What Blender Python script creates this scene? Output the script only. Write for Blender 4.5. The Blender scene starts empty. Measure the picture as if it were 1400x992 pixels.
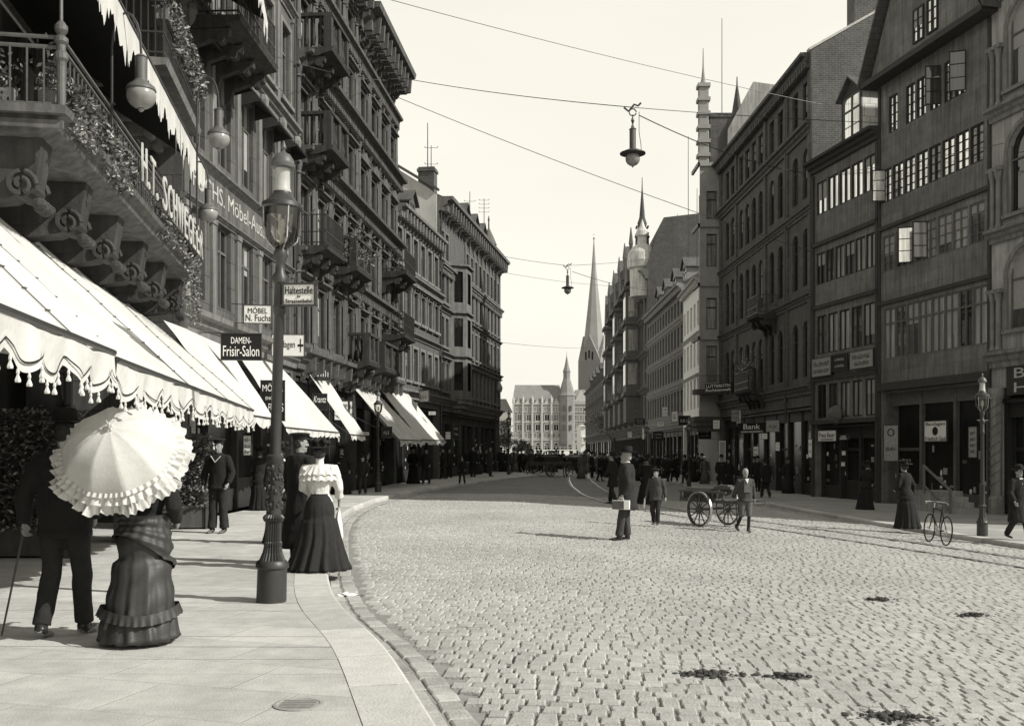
import bpy, bmesh, math, random
from mathutils import Vector, Matrix, noise
random.seed(7)
D=bpy.data; C=bpy.context
SC=C.scene; COL=SC.collection
PI=math.pi
F=1350.0; EYE=1.65
def P(px,d): return ((px-700.0)/F*d, d)          # photo column + distance -> plan position
def gz(x): return -0.045*min(max(x,0),11.0)         # cross fall of the street
def wz(x): return gz(x)+0.12                        # pavement level
def rad(a): return math.radians(a)

# ------------------------------------------------------------------ materials
def T(g,t=1.0): return (g, g*(1-.012*t), g*(1-.058*t), 1)
MATS={}
def nodes(m):
    m.use_nodes=True; n=m.node_tree.nodes; l=m.node_tree.links
    b=n.get('Principled BSDF'); return n,l,b
def mat(name,g,rough=.85,var=.25,scale=3.0,bump=.0,bscale=40,metal=0,streak=0.0,brick=None,spec=.3,attr=None,sheen=0,trans=0,coord='Object',blotch=0):
    if name in MATS: return MATS[name]
    m=D.materials.new(name); n,l,b=nodes(m)
    b.inputs['Roughness'].default_value=rough; b.inputs['Metallic'].default_value=metal
    b.inputs['Specular IOR Level'].default_value=spec
    if sheen: b.inputs['Sheen Weight'].default_value=sheen
    tc=n.new('ShaderNodeTexCoord'); out=tc.outputs[coord]
    nz=n.new('ShaderNodeTexNoise'); nz.inputs['Scale'].default_value=scale; nz.inputs['Detail'].default_value=7; nz.inputs['Roughness'].default_value=.65
    l.new(out,nz.inputs['Vector'])
    mr=n.new('ShaderNodeMapRange'); mr.inputs[1].default_value=.25; mr.inputs[2].default_value=.75
    mr.inputs[3].default_value=1-var; mr.inputs[4].default_value=1+var
    l.new(nz.outputs[0],mr.inputs[0]); val=mr.outputs[0]
    def mul(a,bb):
        q=n.new('ShaderNodeMath'); q.operation='MULTIPLY'; l.new(a,q.inputs[0]); l.new(bb,q.inputs[1]); return q.outputs[0]
    if streak:
        mp=n.new('ShaderNodeMapping'); mp.inputs['Scale'].default_value=(5,5,.35); l.new(out,mp.inputs[0])
        n2=n.new('ShaderNodeTexNoise'); n2.inputs['Scale'].default_value=1.6; n2.inputs['Detail'].default_value=5; l.new(mp.outputs[0],n2.inputs['Vector'])
        m2=n.new('ShaderNodeMapRange'); m2.inputs[1].default_value=.35; m2.inputs[2].default_value=.7; m2.inputs[3].default_value=1-streak; m2.inputs[4].default_value=1+streak*.4
        l.new(n2.outputs[0],m2.inputs[0]); val=mul(val,m2.outputs[0])
    if blotch:
        n3=n.new('ShaderNodeTexNoise'); n3.inputs['Scale'].default_value=.35; n3.inputs['Detail'].default_value=4; l.new(out,n3.inputs['Vector'])
        m3=n.new('ShaderNodeMapRange'); m3.inputs[1].default_value=.3; m3.inputs[2].default_value=.7; m3.inputs[3].default_value=1-blotch; m3.inputs[4].default_value=1+blotch
        l.new(n3.outputs[0],m3.inputs[0]); val=mul(val,m3.outputs[0])
    if attr:
        at=n.new('ShaderNodeAttribute'); at.attribute_name=attr; val=mul(val,at.outputs['Fac'])
    bk=None
    if brick:
        # brick=(w,h,mortar,dark,plane,rot)
        w,h,mo,dk,plane,rot=brick
        mp=n.new('ShaderNodeMapping'); l.new(out,mp.inputs[0])
        if plane=='xz': mp.inputs['Rotation'].default_value=(rad(90),0,0)
        elif plane=='yz': mp.inputs['Rotation'].default_value=(rad(90),0,rad(90))
        else: mp.inputs['Rotation'].default_value=(0,0,rot)
        if plane=='box':
            # sum of x and y runs along any vertical wall
            sx=n.new('ShaderNodeSeparateXYZ'); l.new(out,sx.inputs[0]); ad=n.new('ShaderNodeMath'); ad.operation='ADD'; l.new(sx.outputs[0],ad.inputs[0]); l.new(sx.outputs[1],ad.inputs[1])
            cx=n.new('ShaderNodeCombineXYZ'); l.new(ad.outputs[0],cx.inputs[0]); l.new(sx.outputs[2],cx.inputs[1]); vec=cx.outputs[0]
        else: vec=mp.outputs[0]
        bk=n.new('ShaderNodeTexBrick'); l.new(vec,bk.inputs['Vector']); bk.inputs['Scale'].default_value=1
        bk.inputs['Brick Width'].default_value=w; bk.inputs['Row Height'].default_value=h; bk.inputs['Mortar Size'].default_value=mo; bk.inputs['Mortar Smooth'].default_value=.3
        bk.inputs['Color1'].default_value=(1,1,1,1); bk.inputs['Color2'].default_value=(.8,.8,.8,1); bk.inputs['Mortar'].default_value=(dk,dk,dk,1)
        bw=n.new('ShaderNodeRGBToBW'); l.new(bk.outputs[0],bw.inputs[0]); val=mul(val,bw.outputs[0])
    cm=n.new('ShaderNodeVectorMath'); cm.operation='SCALE'; cm.inputs[0].default_value=T(g)[:3]; l.new(val,cm.inputs['Scale'])
    l.new(cm.outputs[0],b.inputs['Base Color'])
    if bump:
        n4=n.new('ShaderNodeTexNoise'); n4.inputs['Scale'].default_value=bscale; n4.inputs['Detail'].default_value=6; l.new(out,n4.inputs['Vector'])
        bp=n.new('ShaderNodeBump'); bp.inputs['Strength'].default_value=bump; bp.inputs['Distance'].default_value=.03; l.new(n4.outputs[0],bp.inputs['Height'])
        if bk:
            b2=n.new('ShaderNodeBump'); b2.invert=True; b2.inputs['Strength'].default_value=.6; b2.inputs['Distance'].default_value=.02; l.new(bk.outputs['Fac'],b2.inputs['Height']); l.new(bp.outputs[0],b2.inputs['Normal']); l.new(b2.outputs[0],b.inputs['Normal'])
        else: l.new(bp.outputs[0],b.inputs['Normal'])
    if trans:
        tr=n.new('ShaderNodeBsdfTranslucent'); l.new(cm.outputs[0],tr.inputs[0]); mx=n.new('ShaderNodeMixShader'); mx.inputs[0].default_value=trans
        l.new(b.outputs[0],mx.inputs[1]); l.new(tr.outputs[0],mx.inputs[2]); l.new(mx.outputs[0],n['Material Output'].inputs[0])
    MATS[name]=m; return m
def glassmat(name,g,rough=.04,wavy=.03,refl=1.0):
    m=D.materials.new(name); n,l,b=nodes(m)
    tc=n.new('ShaderNodeTexCoord'); mp=n.new('ShaderNodeMapping'); mp.inputs['Scale'].default_value=(5,5,.3); l.new(tc.outputs['Object'],mp.inputs[0])
    nz=n.new('ShaderNodeTexNoise'); nz.inputs['Scale'].default_value=1.7; nz.inputs['Detail'].default_value=3; l.new(mp.outputs[0],nz.inputs['Vector'])
    oi=n.new('ShaderNodeObjectInfo'); a=n.new('ShaderNodeMath'); a.operation='MULTIPLY'; a.inputs[1].default_value=9; l.new(oi.outputs['Random'],a.inputs[0]); nz.noise_dimensions='4D'; l.new(a.outputs[0],nz.inputs['W'])
    mr=n.new('ShaderNodeMapRange'); mr.inputs[1].default_value=.35; mr.inputs[2].default_value=.65; mr.inputs[3].default_value=.6; mr.inputs[4].default_value=1.25; l.new(nz.outputs[0],mr.inputs[0])
    cm=n.new('ShaderNodeVectorMath'); cm.operation='SCALE'; cm.inputs[0].default_value=T(g)[:3]; l.new(mr.outputs[0],cm.inputs['Scale']); l.new(cm.outputs[0],b.inputs['Base Color'])
    b.inputs['Roughness'].default_value=rough; b.inputs['Specular IOR Level'].default_value=refl; b.inputs['IOR'].default_value=1.55
    n4=n.new('ShaderNodeTexNoise'); n4.inputs['Scale'].default_value=2.2; n4.noise_dimensions='4D'; l.new(a.outputs[0],n4.inputs['W']); l.new(tc.outputs['Object'],n4.inputs['Vector'])
    bp=n.new('ShaderNodeBump'); bp.inputs['Strength'].default_value=wavy; bp.inputs['Distance'].default_value=.05; l.new(n4.outputs[0],bp.inputs['Height']); l.new(bp.outputs[0],b.inputs['Normal'])
    MATS[name]=m; return m
def clearglass(name,tint=.9):
    m=D.materials.new(name); m.use_nodes=True; n=m.node_tree.nodes; l=m.node_tree.links; n.remove(n['Principled BSDF'])
    t=n.new('ShaderNodeBsdfTransparent'); t.inputs[0].default_value=T(tint); g=n.new('ShaderNodeBsdfGlossy'); g.inputs['Roughness'].default_value=.05
    fr=n.new('ShaderNodeFresnel'); fr.inputs[0].default_value=1.6; mx=n.new('ShaderNodeMixShader'); l.new(fr.outputs[0],mx.inputs[0]); l.new(t.outputs[0],mx.inputs[1]); l.new(g.outputs[0],mx.inputs[2]); l.new(mx.outputs[0],n['Material Output'].inputs[0])
    MATS[name]=m; return m

M=MATS
mat('iron',.035,.45,.2,20,spec=.5); mat('iron_grey',.09,.5,.25,14,spec=.5); mat('iron_pale',.42,.5,.2,12)
mat('black',.012,.8,.2,6); mat('void',.004,1,.1,2,spec=0)
mat('steel',.55,.3,.2,30,metal=.8)
mat('setts',.40,.8,.2,9,bump=.5,bscale=60,attr='tone',blotch=.12)
mat('setts_far',.36,.9,.25,2,bump=.35,bscale=25,brick=(.2,.24,.03,.35,'xy',rad(6)),blotch=.1)
mat('joint',.24,.95,.3,8)
mat('ground',.22,.95,.3,1.2,blotch=.2)
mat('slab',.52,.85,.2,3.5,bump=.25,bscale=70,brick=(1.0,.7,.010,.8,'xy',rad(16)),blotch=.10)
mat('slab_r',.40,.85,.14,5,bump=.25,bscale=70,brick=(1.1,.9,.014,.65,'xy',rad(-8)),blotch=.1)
mat('kerb',.5,.8,.15,6,bump=.3,bscale=50,attr='tone')
mat('stone_a',.125,.85,.16,4,bump=.3,bscale=30,streak=.25,brick=(.9,.62,.012,.5,'box',0))
mat('stone_trim',.19,.85,.2,4,bump=.2,bscale=30,streak=.3)
mat('stone_dark',.052,.85,.25,4,bump=.3,bscale=25,streak=.35)
mat('trim_dark',.12,.85,.25,5,bump=.2,bscale=25,streak=.4)
mat('stone_b',.115,.85,.2,3,bump=.2,bscale=20,streak=.3); mat('trim_b',.21,.85,.2,3,streak=.3)
mat('stone_c',.12,.85,.2,3,bump=.2,bscale=20,streak=.35); mat('trim_c',.17,.85,.2,3,streak=.3)
mat('plaster_pale',.62,.9,.12,1.5,blotch=.12,streak=.12)
mat('brick_dark',.13,.9,.35,3,brick=(.26,.085,.012,.7,'box',0),streak=.2,blotch=.2)
mat('brick_gable',.13,.9,.3,6,bump=.3,brick=(.27,.09,.014,1.5,'box',0),blotch=.25)
mat('wood_r2',.2,.85,.28,2.2,streak=.35,brick=(3.3,.42,.008,.7,'box',0),blotch=.15)
mat('wood_trim',.05,.8,.25,5); mat('stone_r1',.36,.85,.2,2,streak=.3,blotch=.2); mat('trim_r1',.22,.85,.25,4,streak=.3)
mat('white_r6',.85,.9,.1,1.5,streak=.12); mat('trim_r6',.5,.9,.1,2)
mat('grey_r7',.17,.9,.2,1.5,streak=.2); mat('trim_r7',.3,.9,.2,2)
mat('dark_r8',.095,.85,.3,2,streak=.3); mat('trim_r8',.13,.85,.3,3)  # dark_r8 lightened to carry distance haze in its colour
mat('roof',.10,.8,.25,4,brick=(.3,.2,.012,.6,'box',0),blotch=.2)
mat('slate_pale',.95,.6,.2,4,brick=(.5,.5,.02,.55,'box',0))
mat('dome',.6,.5,.2,2,streak=.3)
mat('shop',.03,.6,.3,5,spec=.4); mat('shop2',.11,.7,.3,5)
mat('frame_d',.03,.7,.2,5); mat('frame_l',.34,.7,.2,5); mat('frame_m',.12,.7,.2,5)
glassmat('pane_dark',.012); glassmat('pane_mid',.07); glassmat('pane_curtain',.42,rough=.12); glassmat('pane_light',.8,rough=.12); glassmat('pane_shop',.016,rough=.22,wavy=.03,refl=.35)
MATS['pane_light'].node_tree.nodes['Principled BSDF'].inputs['Metallic'].default_value=.85
MATS['pane_curtain'].node_tree.nodes['Principled BSDF'].inputs['Metallic'].default_value=.25
clearglass('glass')
mat('globe',.34,.25,.25,9,spec=.6,trans=.25)
mat('canvas',.66,.9,.10,2.2,bump=.5,bscale=7,trans=.15,blotch=.08); mat('canvas_old',.55,.9,.2,3,bump=.2,bscale=9,trans=.1); mat('canvas_trim',.75,.9,.1,6,trans=.2); mat('lace',.85,.9,.05,6,trans=.4)
mat('canvas_parasol',.74,.9,.08,20,trans=.3,bump=.1,bscale=60); mat('canopy_shaded',.02,.95,.2,4)
mat('sign_w',.72,.7,.08,8); mat('sign_k',.012,.6,.2,8); mat('ink',.012,.7,.05,8); mat('letter_c',.5,.6,.2,6); mat('letter_w',.85,.6,.03,8); mat('letter_g',.45,.6,.2,8); mat('sign_g',.3,.7,.3,10)
mat('cloth_k',.013,.9,.25,12,sheen=.02,bump=.2,bscale=60); mat('cloth_k2',.022,.9,.25,12,bump=.2,bscale=60); mat('cloth_g',.05,.9,.25,10,bump=.2,bscale=60); mat('cloth_m',.10,.9,.25,10,bump=.2,bscale=80)
mat('satin',.034,.55,.35,5,spec=.45,bump=.08,bscale=60); mat('cloth_w',.75,.9,.06,10,bump=.3,bscale=35,trans=.1); mat('skin',.27,.6,.1,12); mat('hair',.03,.6,.3,40); mat('hair_l',.3,.7,.3,40); mat('leather',.02,.4,.2,15,spec=.5)
mat('leaf',.07,.5,.5,20,spec=.5,trans=.2); mat('leaf_l',.28,.45,.4,20,spec=.5,trans=.2); mat('flower',.7,.8,.1,9,trans=.3); mat('bark',.05,.9,.3,9)
mat('wood',.09,.8,.3,8,streak=.3); mat('wood_l',.3,.8,.2,8); mat('manhole',.3,.7,.2,20); mat('blind',.32,.9,.15,6); mat('dung',.075,.95,.5,30,bump=.8,bscale=90); mat('paper',.8,.8,.05,8)
mat('hotel',.34,.9,.15,.4); mat('hotel_trim',.46,.9,.1,.5); mat('hotel_roof',.22,.9,.2,.3); mat('hotel_dark',.12,.9,.2,.5); mat('far_white',.75,.9,.05,.5)  # hotel tones paled: distance haze put into the colour
mat('church',.2,.9,.15,.1); mat('spire',.27,.7,.15,.08); mat('church_lit',.22,.9,.15,.1)  # paled for distance haze; church_lit has sunlight put into its colour

# ------------------------------------------------------------------ mesh builder
class MB:
    def __init__(s): s.v=[]; s.f=[]; s.m=[]; s.mi=0
    def add(s,vs,fs):
        o=len(s.v); s.v.extend([tuple(v) for v in vs])
        for f in fs: s.f.append(tuple(i+o for i in f)); s.m.append(s.mi)
    def quad(s,a,b,c,d): s.add([a,b,c,d],[(0,1,2,3)])
    def box(s,x0,x1,y0,y1,z0,z1):
        s.add([(x0,y0,z0),(x1,y0,z0),(x1,y1,z0),(x0,y1,z0),(x0,y0,z1),(x1,y0,z1),(x1,y1,z1),(x0,y1,z1)],
              [(0,3,2,1),(4,5,6,7),(0,1,5,4),(1,2,6,5),(2,3,7,6),(3,0,4,7)])
    def cbox(s,c,sx,sy,sz): s.box(c[0]-sx/2,c[0]+sx/2,c[1]-sy/2,c[1]+sy/2,c[2]-sz/2,c[2]+sz/2)
    def rbox(s,mtx,sx,sy,sz):
        o=[(a*sx/2,b*sy/2,c*sz/2) for c in(-1,1) for (a,b) in((-1,-1),(1,-1),(1,1),(-1,1))]
        s.add([mtx@Vector(p) for p in o],[(0,3,2,1),(4,5,6,7),(0,1,5,4),(1,2,6,5),(2,3,7,6),(3,0,4,7)])
    def beam(s,a,b,w,h):
        a=Vector(a);b=Vector(b);t=(b-a); L=t.length
        if L<1e-6: return
        q=t.to_track_quat('X','Z'); s.rbox(Matrix.Translation((a+b)/2)@q.to_matrix().to_4x4(),L,w,h)
    def prism(s,prof,x0,x1):
        n=len(prof); vs=[(x0,y,z) for y,z in prof]+[(x1,y,z) for y,z in prof]
        s.add(vs,[(i,(i+1)%n,n+(i+1)%n,n+i) for i in range(n)]+[tuple(reversed(range(n))),tuple(range(n,2*n))])
    def poly(s,pts,thick=0,d=(0,1,0)):
        n=len(pts)
        if not thick: s.add(pts,[tuple(range(n))]); return
        d=Vector(d)*thick; vs=[Vector(p) for p in pts]+[Vector(p)+d for p in pts]
        s.add(vs,[(i,(i+1)%n,n+(i+1)%n,n+i) for i in range(n)]+[tuple(reversed(range(n))),tuple(range(n,2*n))])
    def tube(s,path,r,n=8,cap=True,flat=None):
        path=[Vector(p) for p in path]; N=len(path)
        rr=r if isinstance(r,(list,tuple)) else [r]*N
        vs=[]
        for i,p in enumerate(path):
            t=(path[min(i+1,N-1)]-path[max(i-1,0)]); t=t.normalized() if t.length>1e-9 else Vector((0,0,1))
            a=Vector((0,1,0)).cross(t)
            if a.length<.15: a=Vector((0,0,1)).cross(t) if abs(t.z)<.9 else Vector((1,0,0))
            a.normalize(); u=t.cross(a)
            q=rr[i]; ra,rb=(q if isinstance(q,(list,tuple)) else (q,q))
            for k in range(n):
                w=2*PI*k/n; vs.append(p+a*ra*math.cos(w)+u*rb*math.sin(w))
        fs=[(i*n+k,i*n+(k+1)%n,(i+1)*n+(k+1)%n,(i+1)*n+k) for i in range(N-1) for k in range(n)]
        if cap:
            vs+= [path[0],path[-1]]; c0=len(vs)-2; c1=c0+1
            fs+=[(c0,(k+1)%n,k) for k in range(n)]+[(c1,(N-1)*n+k,(N-1)*n+(k+1)%n) for k in range(n)]
        s.add(vs,fs)
    def lathe(s,prof,c=(0,0,0),n=16,mtx=None,flute=0):
        vs=[];N=len(prof)
        for j,(r,z) in enumerate(prof):
            for k in range(n):
                w=2*PI*k/n; q=r*(1-(flute if k%2 else 0)); p=Vector((q*math.cos(w),q*math.sin(w),z))
                if mtx is not None: p=mtx@p
                vs.append(p+Vector(c))
        fs=[(i*n+k,i*n+(k+1)%n,(i+1)*n+(k+1)%n,(i+1)*n+k) for i in range(N-1) for k in range(n)]
        fs+=[tuple(reversed(range(n))),tuple(range((N-1)*n,N*n))]
        s.add(vs,fs)
    def ball(s,c,rx,ry=None,rz=None,n=12,m=8):
        ry=ry or rx; rz=rz or rx
        prof=[(max(math.sin(PI*j/m),.02),-math.cos(PI*j/m)) for j in range(m+1)]
        s.lathe(prof,c,n,Matrix.Diagonal((rx,ry,rz)).to_3x3())
    def leaves(s,pts,size,nrm=None,mi=(0,)):
        for p in pts:
            p=Vector(p); a=random.uniform(0,2*PI); b=random.uniform(-1,1)
            e1=Vector((math.cos(a),math.sin(a),b)).normalized(); e2=e1.cross(Vector((random.uniform(-1,1),random.uniform(-1,1),random.uniform(-1,1)))).normalized()
            z=size*random.uniform(.5,1.6); s.mi=random.choice(mi)
            s.add([p-e1*z,p+e2*z*.45,p+e1*z,p-e2*z*.45],[(0,1,2,3)])
        s.mi=0
    def mesh(s,name,mats,smooth=False):
        me=D.meshes.new(name); me.from_pydata(s.v,[],s.f)
        if not isinstance(mats,(list,tuple)): mats=[mats]
        for m in mats: me.materials.append(MATS[m] if isinstance(m,str) else m)
        if len(mats)>1: me.polygons.foreach_set('material_index',s.m)
        if smooth:
            me.polygons.foreach_set('use_smooth',[True]*len(s.f))
            if smooth!='all':
                try: me.set_sharp_from_angle(angle=rad(40))
                except Exception: pass
        me.update(); return me
    def obj(s,name,mats,parent=None,loc=(0,0,0),rotz=0,smooth=False,label=None):
        o=D.objects.new(name,s.mesh(name,mats,smooth)); COL.objects.link(o); o.location=loc; o.rotation_euler=(0,0,rotz)
        if parent: o.parent=parent
        if label: o['label']=label
        return o
class EachMB(MB):
    # a builder that links one object per piece: call nxt() between pieces
    def __init__(s): super().__init__(); s.parts=[]
    def nxt(s):
        if s.f: s.parts.append((s.v,s.f,s.m)); s.v=[]; s.f=[]; s.m=[]
    def obj(s,name,mats,parent=None,**k):
        s.nxt(); o=None
        for v,f,m in s.parts: s.v,s.f,s.m=v,f,m; o=MB.obj(s,name,mats,parent,**k)
        s.v=[];s.f=[];s.m=[];s.parts=[]
        return o
def tag(o,label,cat,group=None):
    o['label']=label; o['category']=cat
    if group: o['group']=group
    return o
def thing(name,label,cat,loc=(0,0,0),rotz=0,group=None):
    o=D.objects.new(name,None); COL.objects.link(o); o.location=loc; o.rotation_euler=(0,0,rotz); o.empty_display_size=.3
    return tag(o,label,cat,group)
def struct(o,kind='structure'): o['kind']=kind; return o
def kids(o): return [c for c in list(o.children)]
def dup(root,loc,rotz=None,label=None,group=None):
    def cp(o,par):
        c=o.copy(); COL.objects.link(c); c.parent=par
        for k in kids(o): cp(k,c)
        return c
    r=cp(root,None); r.location=loc
    if rotz is not None: r.rotation_euler=(0,0,rotz)
    if label: r['label']=label
    if group: r['group']=group
    return r
def text_mesh(body,w,h,ext=.006,shear=0):
    cu=D.curves.new('t','FONT'); cu.body=body; cu.extrude=.001; cu.shear=shear; cu.resolution_u=3
    ob=D.objects.new('t',cu); COL.objects.link(ob); C.view_layer.update()
    me=D.meshes.new_from_object(ob.evaluated_get(C.evaluated_depsgraph_get())); D.objects.remove(ob)
    xs=[v.co.x for v in me.vertices]; ys=[v.co.y for v in me.vertices]
    x0,x1,y0,y1=min(xs),max(xs),min(ys),max(ys)
    for v in me.vertices:
        v.co.x=((v.co.x-x0)/(x1-x0)-.5)*w; v.co.y=((v.co.y-y0)/(y1-y0)-.5)*h; v.co.z=ext if v.co.z>0 else 0
    return me
def letter(body,w,h,m,parent,loc,out='-y',ext=.006,name='lettering',shear=0):
    me=text_mesh(body,w,h,ext,shear); me.materials.append(MATS[m]); me.name=name
    o=D.objects.new(name,me); COL.objects.link(o); o.parent=parent; o.location=loc
    o.rotation_euler=(rad(90),0,0) if out=='-y' else (rad(90),0,PI)
    return o
def strokes(w,h,m,par,loc):
    # lettering too faded to read: a row of worn strokes
    g=MB(); rnd=random.Random(int(w*1000+h*3000)); x=-w/2
    while x<w/2-.1*h:
        a=h*rnd.uniform(.09,.15); z0=0 if rnd.random()<.8 else -h*.12; z1=h*rnd.uniform(.55,1)
        g.box(x,x+a,-.004,0,-h/2+z0,-h/2+z1)
        if rnd.random()<.6: zz=-h/2+rnd.choice((.0,.4,.55))*h; g.box(x+a,x+a+h*.22,-.004,0,zz,zz+h*.12)
        x+=h*rnd.uniform(.28,.5)
    g.obj('lettering',m,par,loc)
def sign(label,loc,w,h,rotz,lines,bg,fg,name='shop_sign',frame='iron',thick=.04,cat='sign',tilt=0,shear=0,bracket=None,both=False):
    """board facing local -y; lines: (text, xc, zc, w, h) as fractions of the board"""
    t=thing(name,label,cat,loc,rotz); t.rotation_euler=(0,tilt,rotz)
    mb=MB(); mb.box(-w/2,w/2,-thick/2,thick/2,-h/2,h/2); mb.obj('board',bg,t)
    if frame:
        f=MB(); e=.018 if w<1.2 else .03
        for a in(-1,1): f.box(-w/2-e,w/2+e,-thick/2-.012,thick/2+.012,a*h/2-e/2,a*h/2+e/2); f.box(a*w/2-e/2,a*w/2+e/2,-thick/2-.01,thick/2+.01,-h/2,h/2)
        f.obj('frame',frame,t)
    for (s_,xc,zc,ww,hh) in lines:
        if s_=='~': strokes(ww*w,hh*h,fg,t,(xc*w,-thick/2-.001,zc*h)); continue
        letter(s_,ww*w,hh*h,fg,t,(xc*w,-thick/2-.001,zc*h),shear=shear)
    if bracket:
        b=MB(); b.tube([(0,0,h/2),(bracket,0,h/2+.02)],.012,6); b.tube([(0,0,-h/2+.02),(bracket,0,-h/2)],.01,6); b.obj('bracket','iron',t)
    return t
# ------------------------------------------------------------------ camera, light, world
cam=D.objects.new('camera',D.cameras.new('camera')); COL.objects.link(cam); SC.camera=cam
cam.location=(0,0,EYE); cam.rotation_euler=(rad(90),0,0)
cam.data.sensor_width=36; cam.data.lens=36*F/1400; cam.data.shift_y=119/1400; cam.data.clip_end=5000; cam.data.clip_start=.1
SUN_EL=rad(38); SUN_DIR=Vector((1,-.36,0)).normalized()*math.cos(SUN_EL)+Vector((0,0,math.sin(SUN_EL)))
su=D.lights.new('sun','SUN'); su.energy=5.0; su.angle=rad(.5); su.color=(1,.982,.92)
so=D.objects.new('sun',su); COL.objects.link(so); so.rotation_euler=(-SUN_DIR).to_track_quat('-Z','Y').to_euler(); so.location=(20,-10,30)
w=D.worlds.new('World'); SC.world=w; w.use_nodes=True; n=w.node_tree.nodes; l=w.node_tree.links
bg=n['Background']; sk=n.new('ShaderNodeTexSky'); sk.sky_type='NISHITA'; sk.sun_disc=False; sk.sun_elevation=SUN_EL; sk.sun_rotation=math.atan2(1,-.36); sk.dust_density=3; sk.air_density=1.2
bw=n.new('ShaderNodeRGBToBW'); l.new(sk.outputs[0],bw.inputs[0])
# black-and-white plate: luminance of the sky only, overcast-white near the horizon
mr=n.new('ShaderNodeMapRange'); mr.inputs[1].default_value=2.2; mr.inputs[2].default_value=9.0; mr.inputs[3].default_value=3.4; mr.inputs[4].default_value=9.3; l.new(bw.outputs[0],mr.inputs[0])
tc=n.new('ShaderNodeTexCoord'); sx=n.new('ShaderNodeSeparateXYZ'); l.new(tc.outputs['Generated'],sx.inputs[0])
hz=n.new('ShaderNodeMapRange'); hz.inputs[1].default_value=.40; hz.inputs[2].default_value=.85; hz.inputs[3].default_value=1.0; hz.inputs[4].default_value=.42; l.new(sx.outputs[2],hz.inputs[0])
mx=n.new('ShaderNodeMath'); mx.operation='MULTIPLY'; l.new(hz.outputs[0],mx.inputs[1])
mp_=n.new('ShaderNodeMapping'); mp_.inputs['Scale'].default_value=(1,1,3); l.new(tc.outputs['Generated'],mp_.inputs[0])
cl=n.new('ShaderNodeTexNoise'); cl.inputs['Scale'].default_value=1.6; cl.inputs['Detail'].default_value=5; l.new(mp_.outputs[0],cl.inputs['Vector'])
cr=n.new('ShaderNodeMapRange'); cr.inputs[1].default_value=.3; cr.inputs[2].default_value=.7; cr.inputs[3].default_value=8.5; cr.inputs[4].default_value=9.5; l.new(cl.outputs[0],cr.inputs[0])
av=n.new('ShaderNodeMix'); av.inputs[0].default_value=.75; l.new(mr.outputs[0],av.inputs[2]); l.new(cr.outputs[0],av.inputs[3]); l.new(av.outputs[0],mx.inputs[0])
tint=n.new('ShaderNodeVectorMath'); tint.operation='SCALE'; tint.inputs[0].default_value=(1.0,.975,.865); l.new(mx.outputs[0],tint.inputs['Scale'])
l.new(tint.outputs[0],bg.inputs[0]); bg.inputs[1].default_value=.125
SC.view_settings.view_transform='Standard'; SC.view_settings.look='None'; SC.view_settings.exposure=0
SC.cycles.max_bounces=6; SC.cycles.transparent_max_bounces=12; SC.cycles.use_denoising=True

# ------------------------------------------------------------------ ground
def interp(pts,d):
    pts=sorted(pts,key=lambda p:p[1])
    if d<=pts[0][1]: a,b=pts[0],pts[1]
    elif d>=pts[-1][1]: a,b=pts[-2],pts[-1]
    else:
        for a,b in zip(pts,pts[1:]):
            if a[1]<=d<=b[1]: break
    t=(d-a[1])/(b[1]-a[1]); return a[0]+(b[0]-a[0])*t
def spline(pts,step=.5):
    out=[]
    n=len(pts)
    for i in range(n-1):
        p0=Vector(pts[max(i-1,0)]);p1=Vector(pts[i]);p2=Vector(pts[i+1]);p3=Vector(pts[min(i+2,n-1)])
        k=max(1,int((p2-p1).length/step))
        for j in range(k):
            t=j/k; out.append(.5*((2*p1)+(-p0+p2)*t+(2*p0-5*p1+4*p2-p3)*t*t+(-p0+3*p1-3*p2+p3)*t**3))
    out.append(Vector(pts[-1])); return out
KL=spline([(2.9,-6),(1.05,0),(-.02,4),(-.41,5.5),(-1.01,7.8),(-1.75,10),(-2.35,12.6),(-3.0,16.2),(-3.62,20),(-4.12,24.3),(-4.3,28),(-4.22,32),(-3.5,39),(-1.8,48),(0.1,56),(1.3,62),(1.75,65.5),(1.2,68.3),(-1,69.6),(-6,70.6),(-40,73)],.4)
KR=spline([(24,-8),(19.5,0),(15.6,8),(12.9,15),(11.05,21.3),(9.95,29),(9.45,37.4),(9.6,46),(10.2,62),(11.3,85),(12.6,110),(14.2,150),(16,225)],1.0)
KLf=[(p.x,p.y) for p in KL if p.y<=65.6]; KRf=[(p.x,p.y) for p in KR]
def kl(d): return interp(KLf,d) if d<65.5 else (1.75-(d-65.5)*6 if d<72 else -60)
def kr(d): return interp(KRf,d)
mb=MB()
for (x0,x1) in((-1500,0),(0,11),(11,1500)):
    mb.quad((x0,-60,gz(x0)-.045),(x1,-60,gz(x1)-.045),(x1,2500,gz(x1)-.045),(x0,2500,gz(x0)-.045))
struct(mb.obj('ground','ground'))
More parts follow.
